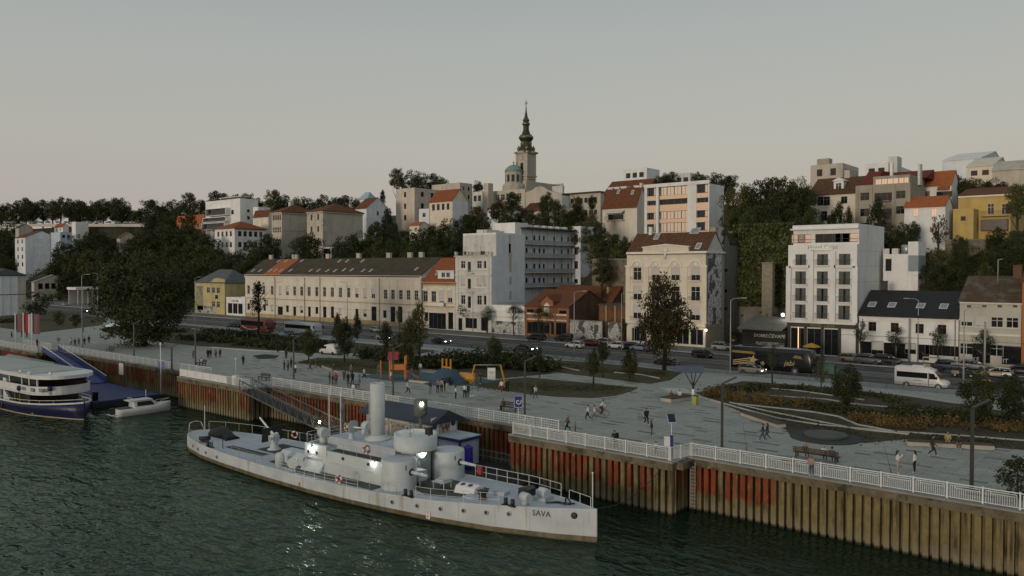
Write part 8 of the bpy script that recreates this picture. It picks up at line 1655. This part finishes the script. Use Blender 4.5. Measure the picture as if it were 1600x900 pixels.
PEOPLE = [
 (712,624, 'stand', 'white', 'black', 'person in white shirt and black trousers beside the swing banner',1.0, 'd', True),(726,622, 'stand', 'white', 'black', 'person in white tee walking a small white dog',2.0, 'd'),(731,622, 'stand', 'black', 'dark', 'person in black close behind the dog walker',2.2, 'd'),
 (741,605, 'stand', 'beige', 'khaki', 'person in beige by the yellow play tunnel',.3, 'b'),(751,600, 'stand', 'dark', 'dark', 'person in dark clothes under the swing frame',4, 'd'),(784,615, 'walk', 'white', 'red', 'person in white top and red skirt on the paving right of the swing',5, 'd', True),(793,614, 'stand', 'black', 'black', 'tall person in black right of the swing',5.2, 'd'),
 (832,620, 'walk', 'dark', 'dark', 'person in dark coat walking behind the spiral sign',2.8, 'b', True),(837,624, 'walk', 'white', 'jeans', 'person in white top walking behind the spiral sign',2.8, 'l', True),(919,657, 'walk', 'white', 'black', 'person in white jumper and black trousers walking with a companion in shorts',3.4, 'd'),(929,657, 'walk', 'white', 'khaki', 'person in white tee and khaki trousers walking beside the cyclist',3.4, 'b'),
 (887,675, 'walk', 'olive', 'black', 'person in olive jacket walking with a child',3.9, 'l', True),(1010,664, 'walk', 'black', 'black', 'person in black with an orange bag beside a parked bicycle',5.6, 'd'),(1018,683, 'wide', 'navy', 'jeans', 'person in dark top and jeans standing legs apart mid-promenade',.5, 'b', True),(962,703, 'lean', 'black', 'grey', 'person with black backpack leaning on the railing above the bow',-1.6, 'd'),
 (1192,690, 'walk', 'dark', 'jeans', 'first of two people in dark tops walking past the long garden bench',3.3, 'd'),(1199,689, 'walk', 'dark', 'jeans', 'second of two people in dark tops walking past the garden bench',3.3, 'd', True),(1268,744, 'lean', 'pink', 'jeans', 'person in pale pink jumper leaning on the railing before a bench',-1.5, 'b', True),(1402,740, 'photo', 'white', 'beige', 'person in beige trousers holding up a phone to take a picture',.2, 'd', True),(1429,739, 'stand', 'white', 'black', 'person in white top and wide black trousers posing for a picture',3.2, 'd', True),
 (1457,713, 'walk', 'dark', 'dark', 'person in dark clothes striding past the white-edged bench',.2, 'd'),(380,571, 'stand', 'black', 'black', 'lone person in black in the middle of the wide paving',2, 'd'),(444,579, 'stand', 'dark', 'dark', 'person in dark clothes in the group by the left lamp post',.5, 'd'),(450,580, 'stand', 'grey', 'black', 'person in grey top in the group by the left lamp post',3.0, 'd'),(455,576, 'stand', 'black', 'dark', 'tall person in black at the back of the lamp post group',3.6, 'd'),
 (462,585, 'walk', 'white', 'dark', 'person in white top passing right of the left lamp post',5, 'b'),(447,561, 'stand', 'dark', 'black', 'person standing far behind the lamp post group',2, 'd'),(485,579, 'walk', 'olive', 'black', 'person in olive at the edge of the round lawn',4, 'd'),(494,577, 'stand', 'brown', 'khaki', 'person in brown near the tree on the round lawn',4, 'd'),(515,602, 'stand', 'dark', 'brown', 'person in dark top left in the trio near the railing',1, 'd'),
 (520,603, 'stand', 'black', 'dark', 'person in black in the middle of the trio near the railing',4, 'd'),(525,603, 'stand', 'red', 'dark', 'person in red top right in the trio near the railing',2.5, 'b'),(538,596, 'stand', 'brown', 'dark', 'person in brown left of the tall person in black',5, 'd', True),(544,601, 'stand', 'black', 'black', 'tall person in black near the funnel-side railing',5, 'd'),(551,600, 'stand', 'dark', 'black', 'person in dark top beside the light blue jeans',3, 'd'),(549,588, 'stand', 'grey', 'jeans', 'person in pale grey top farther back on the paving',3, 'g'),
 (552,619, 'stand', 'white', 'black', 'person in white tee and black shorts right at the railing behind the ship flags',-1.5, 'd'),(561,601, 'walk', 'blue', 'blue', 'person in light blue walking left of the runner',.3, 'l', True),(569,594, 'walk', 'white', 'black', 'person in white tee running past the round lawn',.2, 'd'),(592,586, 'walk', 'grey', 'grey', 'person in grey beside the blue play surface',3, 'b'),(611,598, 'stand', 'white', 'grey', 'person in white beside the middle lamp post',4, 'd'),
 (592,616, 'stand', 'brown', 'dark', 'person behind the funnel top at the railing',-1.5, 'd'),(637,617, 'walk', 'white', 'dark', 'person in white top walking behind the signal lantern',.3, 'd'),(672,616, 'stand', 'dark', 'grey', 'person in dark top and grey trousers facing the playground',1.6, 'd'),(684,614, 'stand', 'pink', 'dark', 'person in pale pink in the playground crowd',2, 'l', True),(690,613, 'stand', 'white', 'dark', 'person in white tee in the playground crowd',3, 'd'),(695,612, 'stand', 'black', 'black', 'person in black in the playground crowd',4, 'd'),
 (657,584, 'stand', 'white', 'grey', 'person in white between the tower and the blue mound',5, 'b'),(643,592, 'stand', 'grey', 'jeans', 'person in grey beside the orange playground tower',1, 'd'),(18,529, 'walk', 'black', 'black', 'person in black at the far left railing',1, 'd'),(34,528, 'stand', 'dark', 'dark', 'person in dark clothes between the flagpoles',1, 'd'),(42,528, 'stand', 'brown', 'dark', 'person in brown behind the red flag',2, 'd'),(58,543, 'stand', 'dark', 'dark', 'person standing at the head of the blue ramp',2, 'd'),
 (111,541, 'walk', 'white', 'grey', 'person in white first in the row right of the blue ramp',0, 'd'),(117,542, 'walk', 'brown', 'dark', 'person in brown second in the row right of the blue ramp',0, 'd'),(123,541, 'walk', 'grey', 'jeans', 'person in grey third in the row right of the blue ramp',0, 'd', True),(132,540, 'stand', 'dark', 'dark', 'person in dark top beside the tall left lamp post',0, 'd'),(139,537, 'stand', 'black', 'black', 'person in a long black coat right of the tall left lamp post',3, 'd'),
 (325,561, 'stand', 'black', 'black', 'person in black, left of the four standing under the big tree side',0, 'd'),(329,560, 'stand', 'dark', 'dark', 'second of the four people standing in line',3, 'd'),(337,560, 'stand', 'grey', 'dark', 'third of the four people standing in line',3, 'b'),(344,559, 'stand', 'brown', 'black', 'fourth of the four people standing in line',3, 'd'),(302,562, 'stand', 'grey', 'grey', 'person in grey by the dark promenade lamp',0, 'd')]
for a in PEOPLE:
    px, py, pose, top, low, lab, face = a[:7]; hair = a[7] if len(a) > 7 else 'd'; lg = a[8] if len(a) > 8 else False
    person(px, py, pose, top, low, lab, face, hair, lg, Rr_.uniform(.95,1.06), bag='black' if 'backpack' in lab else ('orange' if 'orange bag' in lab else None))
person(899,676, 'stand', 'grey', 'dark', 'small child in grey walking beside the person in olive',3.9, 'b', False,.62); person(1025,709, 'stand', 'white', 'dark', 'small child at the railing corner beside the information post',2.5, 'd', False,.62)
# ---------------------------------------------------------------- benches and the people on them
bwood = mat('bench_wood',(0.075,0.055,0.038),.8, var=.25, scale=3); bstone = mat('bench_stone',(0.42,0.40,0.34),.8, var=.12)
def bench(px, py, label, rz=0.0, Ln=2.4, back=True):
    p = gp(px, py); o = thing('bench', label, 'bench', p, 'wooden benches on the promenade', rz)
    for k in range(4): part('seat_slat', MB().box(-Ln / 2,-.28 + k * .145,.42, Ln / 2,-.155 + k * .145,.46), bwood, o)
    if back:
        for k in range(3): part('back_slat', MB().box(-Ln / 2,.32 + k * .02,.55 + k * .15, Ln / 2,.36 + k * .02,.66 + k * .15), bwood, o)
    for x in (-Ln / 2 + .25, Ln / 2 - .25): part('leg', MB().box(x - .05,-.25,0, x + .05,-.18,.42).box(x - .05,.24,0, x + .05,.31,.42).box(x - .045,-.25,.36, x + .045,.31,.42).bar((x,.28,.4),(x,.38,.95),.06,.06), irn, o)
    return o
def sitter(o, x, top, low, label, hair='d', long=False, flip=False):
    w_ = Matrix.Rotation(o.rotation_euler.z,3, 'Z') @ Vector((x,.16,0)) + Vector(o.location); q = thing('person', label, 'person',(w_.x, w_.y, QZ), 'people on the promenade', o.rotation_euler.z - math.pi / 2)
    b = link('body', POSES['sit'][0], q)
    for i, m in enumerate((SKIN, cl(top), cl(low), cl('dark'))): b.material_slots[i].link = 'OBJECT'; b.material_slots[i].material = m
    h_ = link('hair', HAIR[('sit', long)], q); h_.material_slots[0].link = 'OBJECT'; h_.material_slots[0].material = mat('hair_' + hair, HAIRC[hair],.6, var=.1)
b1 = bench(796,642, 'wooden bench with one sitter near the rail above the warship', R(0),2.6); sitter(b1,-1.0, 'brown', 'dark', 'person in brown sitting on the bench left of the spiral sign', 'b')
b2 = bench(1276,718, 'wooden double bench by the right railing with people seated', R(180),3.8); sitter(b2,.9, 'brown', 'dark', 'person in brown sitting behind the one leaning on the rail', 'l', True); sitter(b2,-.6, 'white', 'dark', 'person in white shirt sitting on the bench by the right railing', 'g'); sitter(b2,-1.3, 'grey', 'dark', 'person in grey at the end of the bench by the right railing', 'd')
bench(412,594, 'empty wooden bench by the railing near the truss gangway',0); b4 = bench(314,571, 'wooden bench at the left lamp with one sitter',0); sitter(b4,0, 'white', 'dark', 'person in white sitting on the bench near the solid railing', 'd'); bench(172,549, 'wooden bench by the railing near the blue ramp',0); bench(552,605, 'wooden bench behind the group near the funnel',0,2.2, False)
def slab_bench(px0, py0, px1, py1, label, wd=.9, hgt=.45):
    a, b_ = gp(px0, py0), gp(px1, py1); o = thing('slab_bench', label, 'bench',(0,0,0)); U_ = (b_ - a).normalized(); nn = Vector((-U_.y, U_.x,0)) * wd / 2
    part('base', MB().bar(a + Vector((0,0, hgt * .42)), b_ + Vector((0,0, hgt * .42)), wd * .8, hgt * .84), bstone, o); n = int((b_ - a).length / 1.5)
    for k in range(n): part('seat_plank', MB().bar(a.lerp(b_, k / n + .002) + Vector((0,0, hgt * .92)), a.lerp(b_,(k + 1) / n - .002) + Vector((0,0, hgt * .92)), wd,.08), bwood, o)
    return o
slab_bench(1163,649,1222,669, 'long stone bench with dark seat running along the garden edge',1.1); slab_bench(1417,695,1552,702, 'long white-sided bench with dark top in front of the straw grass'); sb = slab_bench(1040,628,1076,622, 'dark raised platform bench under the solar canopy',2.0,.5); slab_bench(505,574,530,583, 'curved pale bench edge of the round lawn',.6); slab_bench(640,597,700,603, 'low pale bench wall before the playground',.5)
def seat_at(px, py, top, low, label, face, hair='d', long=False, z=QZ): person(px, py, 'sit', top, low, label, face, hair, long,1.0, z)
seat_at(1049,627, 'brown', 'dark', 'person in brown sitting on the platform bench under the solar canopy',-1.2, 'b', True); seat_at(1062,625, 'white', 'dark', 'person in white sitting on the platform bench under the solar canopy',-1.2); seat_at(1481,697, 'yellow', 'beige', 'person in yellow sitting on the white-sided bench',-1.4, 'l', True); seat_at(1498,701, 'dark', 'brown', 'person in dark top sitting on the white-sided bench',-1.4); seat_at(522,581, 'dark', 'dark', 'person sitting on the curved bench of the round lawn',-1.2); seat_at(692,602, 'dark', 'dark', 'person sitting on the low wall before the playground',-1.4)
# bicycles, rider, dog, pushchair
def bicycle(px, py, label, rz, col):
    p = gp(px, py); o = thing('bicycle', label, 'bicycle', p, 'bicycles', rz); m = plain('bike_' + col, CLOTH[col],.4)
    for x in (-.52,.52): w_ = part('wheel', MB().ring((x,0,.34),.32,.022,(0,1,0),20,5), tyre_m, o); part('hub', MB().tube((x,-.05,.34),(x,.05,.34),.03), rim_m, w_)
    part('frame', MB().tube((-.52,0,.34),(-.1,0,.30),.02).tube((-.1,0,.30),(-.2,0,.85),.02).tube((-.1,0,.30),(.38,0,.78),.022).tube((-.19,0,.78),(.38,0,.80),.022).tube((-.52,0,.34),(-.19,0,.78),.016).tube((.52,0,.34),(.36,0,.95),.02), m, o); part('handlebar', MB().tube((.36,0,.95),(.34,0,1.04),.018).tube((.34,-.27,1.05),(.34,.27,1.05),.015), trim_b, o); part('saddle', MB().box(-.34,-.08,.88,-.08,.08,.94,.04,.03), trim_b, o); part('crank', MB().lathe([(.1,-.02),(.1,.02)],(-.1,0,.30),10, ax=(0,1,0)), trim_b, o); return o
bicycle(940,650, 'bicycle ridden across the promenade',.4, 'red'); p = gp(940,650); q = thing('person', 'cyclist in white top riding a bicycle', 'person',(p.x - .16, p.y, QZ), 'people on the promenade',.4); b = link('body', POSES['ride'][0], q)
for i, m in enumerate((SKIN, cl('white'), cl('dark'), cl('dark'))): b.material_slots[i].link = 'OBJECT'; b.material_slots[i].material = m
h_ = link('hair', HAIR[('ride', False)], q); h_.material_slots[0].link = 'OBJECT'; h_.material_slots[0].material = mat('hair_d', HAIRC['d'],.6)
bicycle(1005,657, 'bicycle standing beside the person with an orange bag',2.8, 'beige')
p = gp(737,623); o = thing('dog', 'small white dog on the paving beside its walker', 'dog', p, None,.3)
mb = MB(); rg = [[(x, w_ * math.cos(a), z + h2 * math.sin(a)) for a in [6.28318 * i / 8 for i in range(8)]] for x, z, w_, h2 in ((-.27,.30,.03,.03),(-.24,.30,.09,.08),(-.05,.28,.085,.09),(.14,.30,.10,.11),(.22,.36,.075,.08),(.28,.42,.075,.075),(.36,.41,.06,.055),(.44,.39,.025,.025))]; mb.loft([r_[::-1] for r_ in rg])
for x in (-.2,.15):
    for s in (-1,1): mb.tube((x, s * .06,.28),(x + (-.03 if x < 0 else .0), s * .06,.13),.04,.025,6).tube((x + (-.03 if x < 0 else 0), s * .06,.13),(x, s * .06,0.0),.024,.022,6)
mb.tube((-.25,0,.33),(-.36,0,.45),.025,.012,6).tube((.28,.05,.46),(.26,.06,.53),.03,.01,5).tube((.28,-.05,.46),(.26,-.06,.53),.03,.01,5); part('body', mb, cl('white'), o)
p = gp(705,602); o = thing('pushchair', 'dark pushchair standing beside the blue mound', 'pushchair', p, None,1.0); part('seat', MB().prism_y([(-.3,.35),(.25,.4),(.3,.55),(-.1,.6),(-.35,1.0),(-.45,.95)],-.22,.22), cl('dark'), o); part('hood', MB().lathe([(.3,-.22),(.32,0),(.3,.22)],(-.25,0,.85),12, ax=(0,1,0)), cl('dark'), o); part('frame', MB().tube((-.3,-.25,.15),(.3,-.25,.7),.02).tube((-.3,.25,.15),(.3,.25,.7),.02).tube((-.5,-.25,1.05),(.25,-.25,.15),.02).tube((-.5,.25,1.05),(.25,.25,.15),.02), trim_b, o)
for x, y in ((-.3,-.25),(-.3,.25),(.28,-.25),(.28,.25)): wheel(o, x, y,.12,.05)
# ---------------------------------------------------------------- street furniture
dkp = mat('lamp_dark_grey',(0.055,0.055,0.048),.5, var=.15)
def prom_lamp(px, yb, yt, label, face=0.6):
    p = gp(px, yb); h = z_at(yt, p) - QZ; o = thing('promenade_lamp', label, 'street lamp', p, 'dark promenade lamps', face); part('post', MB().box(-.10,-.10,0,.10,.10, h), dkp, o); part('lamp_head', MB().bar((-.05,0, h + .02),(1.25,0, h + .62),.22,.12), dkp, o); part('base_plate', MB().box(-.2,-.2,0,.2,.2,.03), dkp, o)
for a in ((1128,699,600, 'tall dark lamp post beside the corner of the railing',.69),(1518,764,638, 'tall dark lamp post at the right of the promenade',.69),(820,652,565, 'dark lamp post behind the square spiral sign',.69),(614.5,618,545, 'dark lamp post behind the funnel',.69),(459,592,530, 'dark lamp post beside the standing group',.69),(305.5,571,516, 'dark lamp post near the sitter at the solid railing',.69),(209.5,557,506, 'dark lamp post before the huge tree',.69),(268.5,578,543, 'thin dark post at the end of the left railing',.69)): prom_lamp(*a)
lgp = mat('lamp_light_grey',(0.30,0.30,0.28),.5, var=.1)
def street_lamp(px, yb, yt, label, face=0.3, m=lgp):
    p = gp(px, yb,4.45); h = z_at(yt, p) - 4.45; o = thing('street_lamp', label, 'street lamp', p, 'tall street lamps', face); part('post', MB().tube((0,0,0),(0,0, h * .98),.11,.06,8), m, o); part('arm', MB().path([(0,0, h * .97),(.5,0, h),(1.7,0, h + .05)],.045), m, o); part('lamp_head', MB().box(1.5,-.13, h,2.3,.13, h + .12), m, o)
for a in ((1141,587,466, 'tall pale street lamp left of the black coach'),(897,561,455, 'tall pale street lamp before the orange house gable'),(971,549,457, 'tall pale lamp beside the cream house'),(543,524,441, 'street lamp before the middle of the long terrace',3.4),(430,514,441, 'street lamp before the doorway of the long terrace'),(1434,566,467, 'tall lamp before the white house',3.3),(1505,628,481, 'curved street lamp beside the grey-topped tuk-tuk'),(305,505,433, 'street lamp at the yellow house'),(129,545,429, 'tall lamp post at the left with a banner'),(153,500,427, 'street lamp left of the huge tree',3.3),(739,522,455, 'pole before the grey apartment house')): street_lamp(*a)
for px, yb, yt, lab in ((1420,566,499, 'plain grey tram pole before the white house'),(1538,600,504, 'plain grey tram pole before the beige house'),(1198,545,490, 'dark wooden pole by the grill kiosk')): p = gp(px, yb,4.45); h = z_at(yt, p) - 4.45; o = thing('tram_pole', lab, 'pole', p, 'tram poles'); part('shaft', MB().tube((0,0,0),(0,0, h),.15,.11), lgp if px > 1300 else dkp, o); part('cap', MB().tube((0,0, h),(0,0, h + .12),.13,.05), dkp, o)
p = gp(1228,548,4.45); o = thing('globe_lamp', 'lamp post with two lit white globes beside the hotel', 'street lamp', p); h = z_at(492, p) - 4.45; part('post', MB().tube((0,0,0),(0,0, h + 3.5),.1,.06), lgp, o); part('arm', MB().tube((-.7,0, h - .3),(.7,0, h - .3),.04), lgp, o)
for x in (-.65,.65): part('globe', MB().ball((x,-.1, h),.34), mat('lit_globe',(1,1,1),.5, var=0, emit=((1,.97,.9),3.5)), o)
lamp_at(o,(0,-.8, h),60,.3)
o = thing('wall_lantern', 'lit wall lantern at the corner of the cream house', 'lamp',(on_t(1103,516, TF - .4).x, TF - .4, on_t(1103,516, TF - .4).z)); part('bracket', MB().tube((0,.38,.1),(0,0,.1),.04), irn, o); part('globe', MB().ball((0,0,0),.28), mat('lit_lantern',(1,.9,.7),.5, var=0, emit=((1,.85,.6),3.0)), o); lamp_at(o,(.2,-.5,-.2),40,.2,(1,.82,.58))
# overhead tram wires
mb = MB(); P = [(s,129.4 + .05,10.2) for s in range(-330,40,18)]; mb.path(P,.022,4); tag(part('tram_wire', mb, blackm, None), 'thin overhead tram wire along the road', 'wire')
# low fence of thin bars between cycle path and garden
fm = mat('fence_grey',(0.10,0.105,0.10),.5); fo = thing('road_fence', 'long low grey bar fence between the road and the gardens', 'fence',(0,0,0)); fb = MB()
for i in range(9): fb.box(.1 + i * .22,-.012,.12,.125 + i * .22,.012,1.0)
fb.box(0,-.02,1.0,2.0,.02,1.05).box(0,-.02,.08,2.0,.02,.12); fme = fb.mesh('fence_panel', fm); fpo = MB().box(-.03,-.03,0,.03,.03,1.12).mesh('fence_post', fm)
for k in range(52): s = -104 + k * 2.06;
for k in range(52):
    s = -104 + k * 2.06
    if -72 < s < -62: continue
    link('fence_panel', fme, fo,(s,114.0,4.5)); link('fence_post', fpo, fo,(s,114.0,4.5))
# signs
spb = mat('sign_blue',(0.035,0.045,0.22),.4)
p = gp(830,672, QZ); o = thing('spiral_sign', 'square blue sign with a white spiral on a thin white pole', 'sign',(p.x,59.9, QZ), None, R(39.8)); x_, y_ = proj((p.x,59.9, QZ)); zb_ = z_at(637, Vector((p.x,59.9,0))); zt = z_at(618, Vector((p.x,59.9,0)))
part('pole', MB().tube((0,.05,0),(0,.05, zt - QZ),.035), whitem, o); part('plate', MB().box(-.42,-.03, zb_ - QZ,.42,.03, zt - QZ), spb, o); zc = (zb_ + zt) / 2 - QZ; part('plate_border', MB().box(-.40,-.036, zt - QZ - .05,.40,-.031, zt - QZ - .02).box(-.40,-.036, zb_ - QZ + .02,.40,-.031, zb_ - QZ + .05).box(-.40,-.036, zb_ - QZ + .05,-.37,-.031, zt - QZ - .05).box(.37,-.036, zb_ - QZ + .05,.40,-.031, zt - QZ - .05), whitem, o)
part('spiral', MB().path([((.06 + .023 * k) * math.cos(k * .62) * 1.0,-.045, zc + (.06 + .023 * k) * math.sin(k * .62)) for k in range(12)],.045,6), whitem, o)
p = gp(1049,722); o = thing('information_post', 'blue and white information post with a small solar panel at the railing corner', 'sign',(-32.7,59.9, QZ), None, R(39.8)); part('pillar', MB().box(.05,-.06,0,.32,.06, z_at(680, Vector((-32.7,59.9,0))) - QZ), spb, o); part('cabinet', MB().box(-.42,-.15, z_at(697, Vector((-32.7,59.9,0))) - QZ,.04,.12, z_at(682, Vector((-32.7,59.9,0))) - QZ), whitem, o); hh = z_at(655, Vector((-32.7,59.9,0))) - QZ; part('panel_pole', MB().tube((.2,.1,0),(.2,.1, hh),.03), whitem, o); part('solar_panel', MB().bar((.2 - .0,-.28, hh - .2),(.2,.45, hh + .35),.62,.04), mat('solar_cell',(.012,.016,.03),.15), o); part('panel_frame', MB().bar((.2,-.30, hh - .235),(.2,.47, hh + .325),.68,.02), whitem, o)
# solar canopy tree with angled panels
p = gp(1083,627); o = thing('solar_canopy', 'blue solar panel canopy on a branching black mast', 'solar canopy', p, None, R(20)); h = z_at(572, p) - QZ; part('base', MB().lathe([(.18,0),(.18,1.4),(.14,1.5)],(0,0,0),10), whitem, o); part('mast', MB().tube((0,0,1.3),(0,0, h * .55),.12), blackm, o)
for x, y in ((-1.1,0),(1.1,0),(-.4,.7),(.4,-.7)): part('branch', MB().tube((0,0, h * .40),(x, y, h * .86),.06,.05), blackm, o)
for k in range(3):
    for r_ in range(2): part('panel', MB().bar((-1.75 + k * 1.2 + .03,(r_ - 1) * .9 + .02, h * .84 + r_ * .28),(-1.75 + k * 1.2 + .03, r_ * .9 - .02, h * .84 + (r_ + 1) * .28),1.14,.05), mat('panel_blue',(.045,.06,.085),.2, var=.2), o)
p = gp(1086,632); o = thing('litter_bin', 'yellow-green litter bin beside the solar canopy', 'bin', p); part('body', MB().box(-.28,-.28,0,.28,.28,1.0,.02,.02), mat('bin_lime',(.28,.32,.06),.5), o); part('lid', MB().box(-.3,-.3,1.0,.3,.3,1.08), dkp, o)
# playground
yel = plain('play_yellow',(.46,.22,.02),.45); orn = plain('play_orange',(.48,.15,.02),.45); prd = plain('play_red',(.26,.025,.03),.5)
p = gp(622,592); o = thing('play_tower', 'orange playground tower with red roof', 'playground tower', p, None, R(40)); H = z_at(556, p) - QZ
for x, y in ((-1.1,-.7),(1.1,-.7),(-1.1,.7),(1.1,.7)): part('post', MB().box(x - .11, y - .11,0, x + .11, y + .11, H * (1 if x > 0 else .85)), orn, o)
part('deck', MB().box(-1.1,-.7,1.2,1.1,.7,1.35), bwood, o); part('panel', MB().box(-1.0,-.74,1.4,1.0,-.68,2.2), orn, o); part('roof', MB().prism_x([(-1.1, H * .86),(1.1, H * .86),(0, H * 1.18)],-1.4,.1), prd, o); part('slide', MB().bar((1.1,-.4,1.35),(3.2,-1.0,.25),.6,.08), prd, o); part('post', MB().box(-2.6,-.1,0,-2.42,.1, H * .8), orn, o)
p = gp(698,597); o = thing('play_mound', 'blue rubber climbing mound with an orange frame on top', 'climbing mound', p); part('mound', MB().lathe([(3.6,0),(3.2,.25),(2.2,1.0),(1.2,1.75),(.8,1.9),(.01,1.95)],(0,0,0),24), mat('mound_blue',(.045,.085,.12),.9, var=.15), o)
for x in (-.8,0,.8): part('frame_post', MB().box(x - .1,-.1,1.7, x + .1,.1,3.3), yel, o)
part('frame_bar', MB().box(-.8,-.07,2.0,.8,.07,2.2), yel, o)
p = gp(762,598); o = thing('swing_frame', 'yellow A-frame swing with a hanging white banner', 'swing', p, None, R(40))
for x in (-1.8,1.8):
    for y in (-.8,.8): part('leg', MB().bar((x * 1.35, y,0),(x,0,2.5),.17,.17), yel, o)
part('crossbar', MB().tube((-1.9,0,2.5),(1.9,0,2.5),.06), lgp, o); bn = part('banner', MB().box(.0,-.9,.6,1.1,-.87,2.2), whitem, o); lettering('PONUDA\n#10',.22, spb, bn,(.55,-.91,1.5),(R(90),0,0),.004)
for x in (-.9,.2): part('swing_seat', MB().box(x - .25,-.1,.5, x + .25,.1,.55).tube((x - .22,0,.55),(x - .22,0,2.5),.012).tube((x + .22,0,.55),(x + .22,0,2.5),.012), trim_b, o)
p = gp(731,598); o = thing('play_tunnel', 'yellow plastic crawl tunnel', 'play tunnel', p, None, R(10)); part('tube', MB().lathe([(.62,-1.3),(.68,-1.25),(.68,1.25),(.62,1.3)],(0,0,.75),16, ax=(1,0,0)), yel, o); part('foot', MB().box(-1.0,-.4,0,-.8,.4,.5), yel, o); part('foot', MB().box(.8,-.4,0,1.0,.4,.5), yel, o)
# flags at the left
def flag(px, yb, yt, label, c1, c2=None):
    p = gp(px, yb); h = z_at(yt, p) - QZ; o = thing('flagpole', label, 'flagpole', p, 'flagpoles by the blue ramp', R(39.8)); part('pole', MB().tube((0,0,0),(0,0, h),.12,.10), whitem, o); K = 8
    for a_, b_, m_ in (((0,1.0, c1),) if not c2 else ((0,.62, c1),(.62,1.0, c2))): part('flag', MB().loft([[(.14 + 1.5 * q,.18 * math.sin(q * 5 + 1), z) for q in [a_ + (b_ - a_) * i / 6 for i in range(7)]] for z in (h * .97, h * .30 + .8)], True, False, False), m_, o)
flag(24.5,541,489, 'flagpole with a dull maroon banner, leftmost of three', mat('flag_maroon',(.16,.085,.085),.8)); flag(37,543,489, 'flagpole with the red and white flag, middle of three', mat('flag_red',(.27,.03,.035),.8), mat('flag_white',(.45,.44,.43),.8)); flag(50.5,545,489, 'flagpole with a dull maroon banner, nearest the blue ramp', MATS['flag_maroon'])
o = thing('banner_post', 'narrow dark banner hanging on the tall left lamp', 'banner', gp(128.5,546)); part('banner', MB().box(.1,-.03,3.4,.75,.03,6.2), mat('banner_dark',(.06,.065,.06),.7), o); part('banner_arm', MB().box(0,-.02,6.2,.8,.02,6.26), dkp, o)
o = thing('round_sign', 'round dark traffic sign at the head of the blue ramp', 'sign', gp(92,549)); part('post', MB().tube((0,0,0),(0,0,2.2),.04), dkp, o); part('disc', MB().lathe([(.42,-.02),(.42,.02)],(0,-.03,2.3),16, ax=(.6,-.8,0)), dkp, o)
p = gp(360,605); o = thing('white_cabinet', 'small white cabinet with a lamp at the gangway head', 'cabinet',(-99.5,60.0, QZ)); part('body', MB().box(-.5,-.3,0,.5,.3,1.3), whitem, o); part('lamp_pole', MB().tube((-.3,.2,1.3),(-.3,.2,3.4),.03), whitem, o); part('lamp_head', MB().lathe([(.06,0),(.12,.05),(.12,.25),(.05,.3)],(-.3,.2,3.4),8), whitem, o)
# parasols, kiosk bits
p = gp(1268,560,4.5); o = thing('parasol', 'yellow parasol before the hotel entrance', 'parasol', p); part('pole', MB().tube((0,0,0),(0,0,2.6),.03), irn, o); part('canopy', MB().lathe([(1.6,2.05),(1.58,2.12),(.8,2.5),(.05,2.75)],(0,0,0),8, smooth=False), plain('parasol_yellow',(.45,.25,.03),.7), o)
p = gp(1296,585,4.4); o = thing('green_kiosk_bin', 'green recycling container in front of the coach', 'container', p); part('body', MB().box(-.9,-.6,.1,.9,.6,1.3,.05,.05), plain('bin_green',(.02,.10,.06),.5), o); part('lid', MB().loft([[(x,.62 * math.cos(a),1.3 + .3 * math.sin(a)) for a in [math.pi * i / 6 for i in range(7)]] for x in (-.92,.92)], True), plain('bin_green',(.02,.10,.06),.5), o)
p = gp(1103,538,4.5); o = thing('red_post_box', 'red pillar box at the corner of the cream house', 'box', p); part('body', MB().box(-.45,-.35,0,.45,.35,1.6), plain('box_red',(.35,.05,.02),.5), o); part('cap', MB().box(-.5,-.4,1.6,.5,.4,1.75), plain('box_red',(.35,.05,.02),.5), o)
p = gp(175,520); o = thing('cafe_parasol', 'pale folded cafe parasols under the huge tree', 'parasol', gp(176,524)); part('canopy', MB().lathe([(1.7,2.2),(1.6,2.4),(.1,3.0)],(0,0,0),8, smooth=False), whitem, o); part('pole', MB().tube((0,0,0),(0,0,2.6),.04), irn, o)
# fishing rods at the rail
for px, yb, lx in ((1167,705,-.6),(1393,741,-.9)): a = gp(px, yb); o = thing('fishing_rod', 'thin fishing rod propped on the railing, ' + ('left of the couple on the bench' if px < 1200 else 'beside the person taking a picture'), 'fishing rod', a); part('rod', MB().tube((0,0,.1),(lx,.3,3.0),.02,.008,5), blackm, o); part('grip', MB().tube((0,0,0),(lx * .15,.05,.45),.03,.03,6), bwood, o)
# quay ladder
o = thing('quay_ladder', 'steel ladder in the recess of the quay corner', 'ladder',(-31.2,61.2,0)); part('rail', MB().box(-.25,0,.3,-.2,.06,4.2), lgp, o); part('rail', MB().box(.2,0,.3,.25,.06,4.2), lgp, o)
for k in range(12): part('rung', MB().box(-.2,.01,.5 + k * .3,.2,.05,.54 + k * .3), lgp, o)
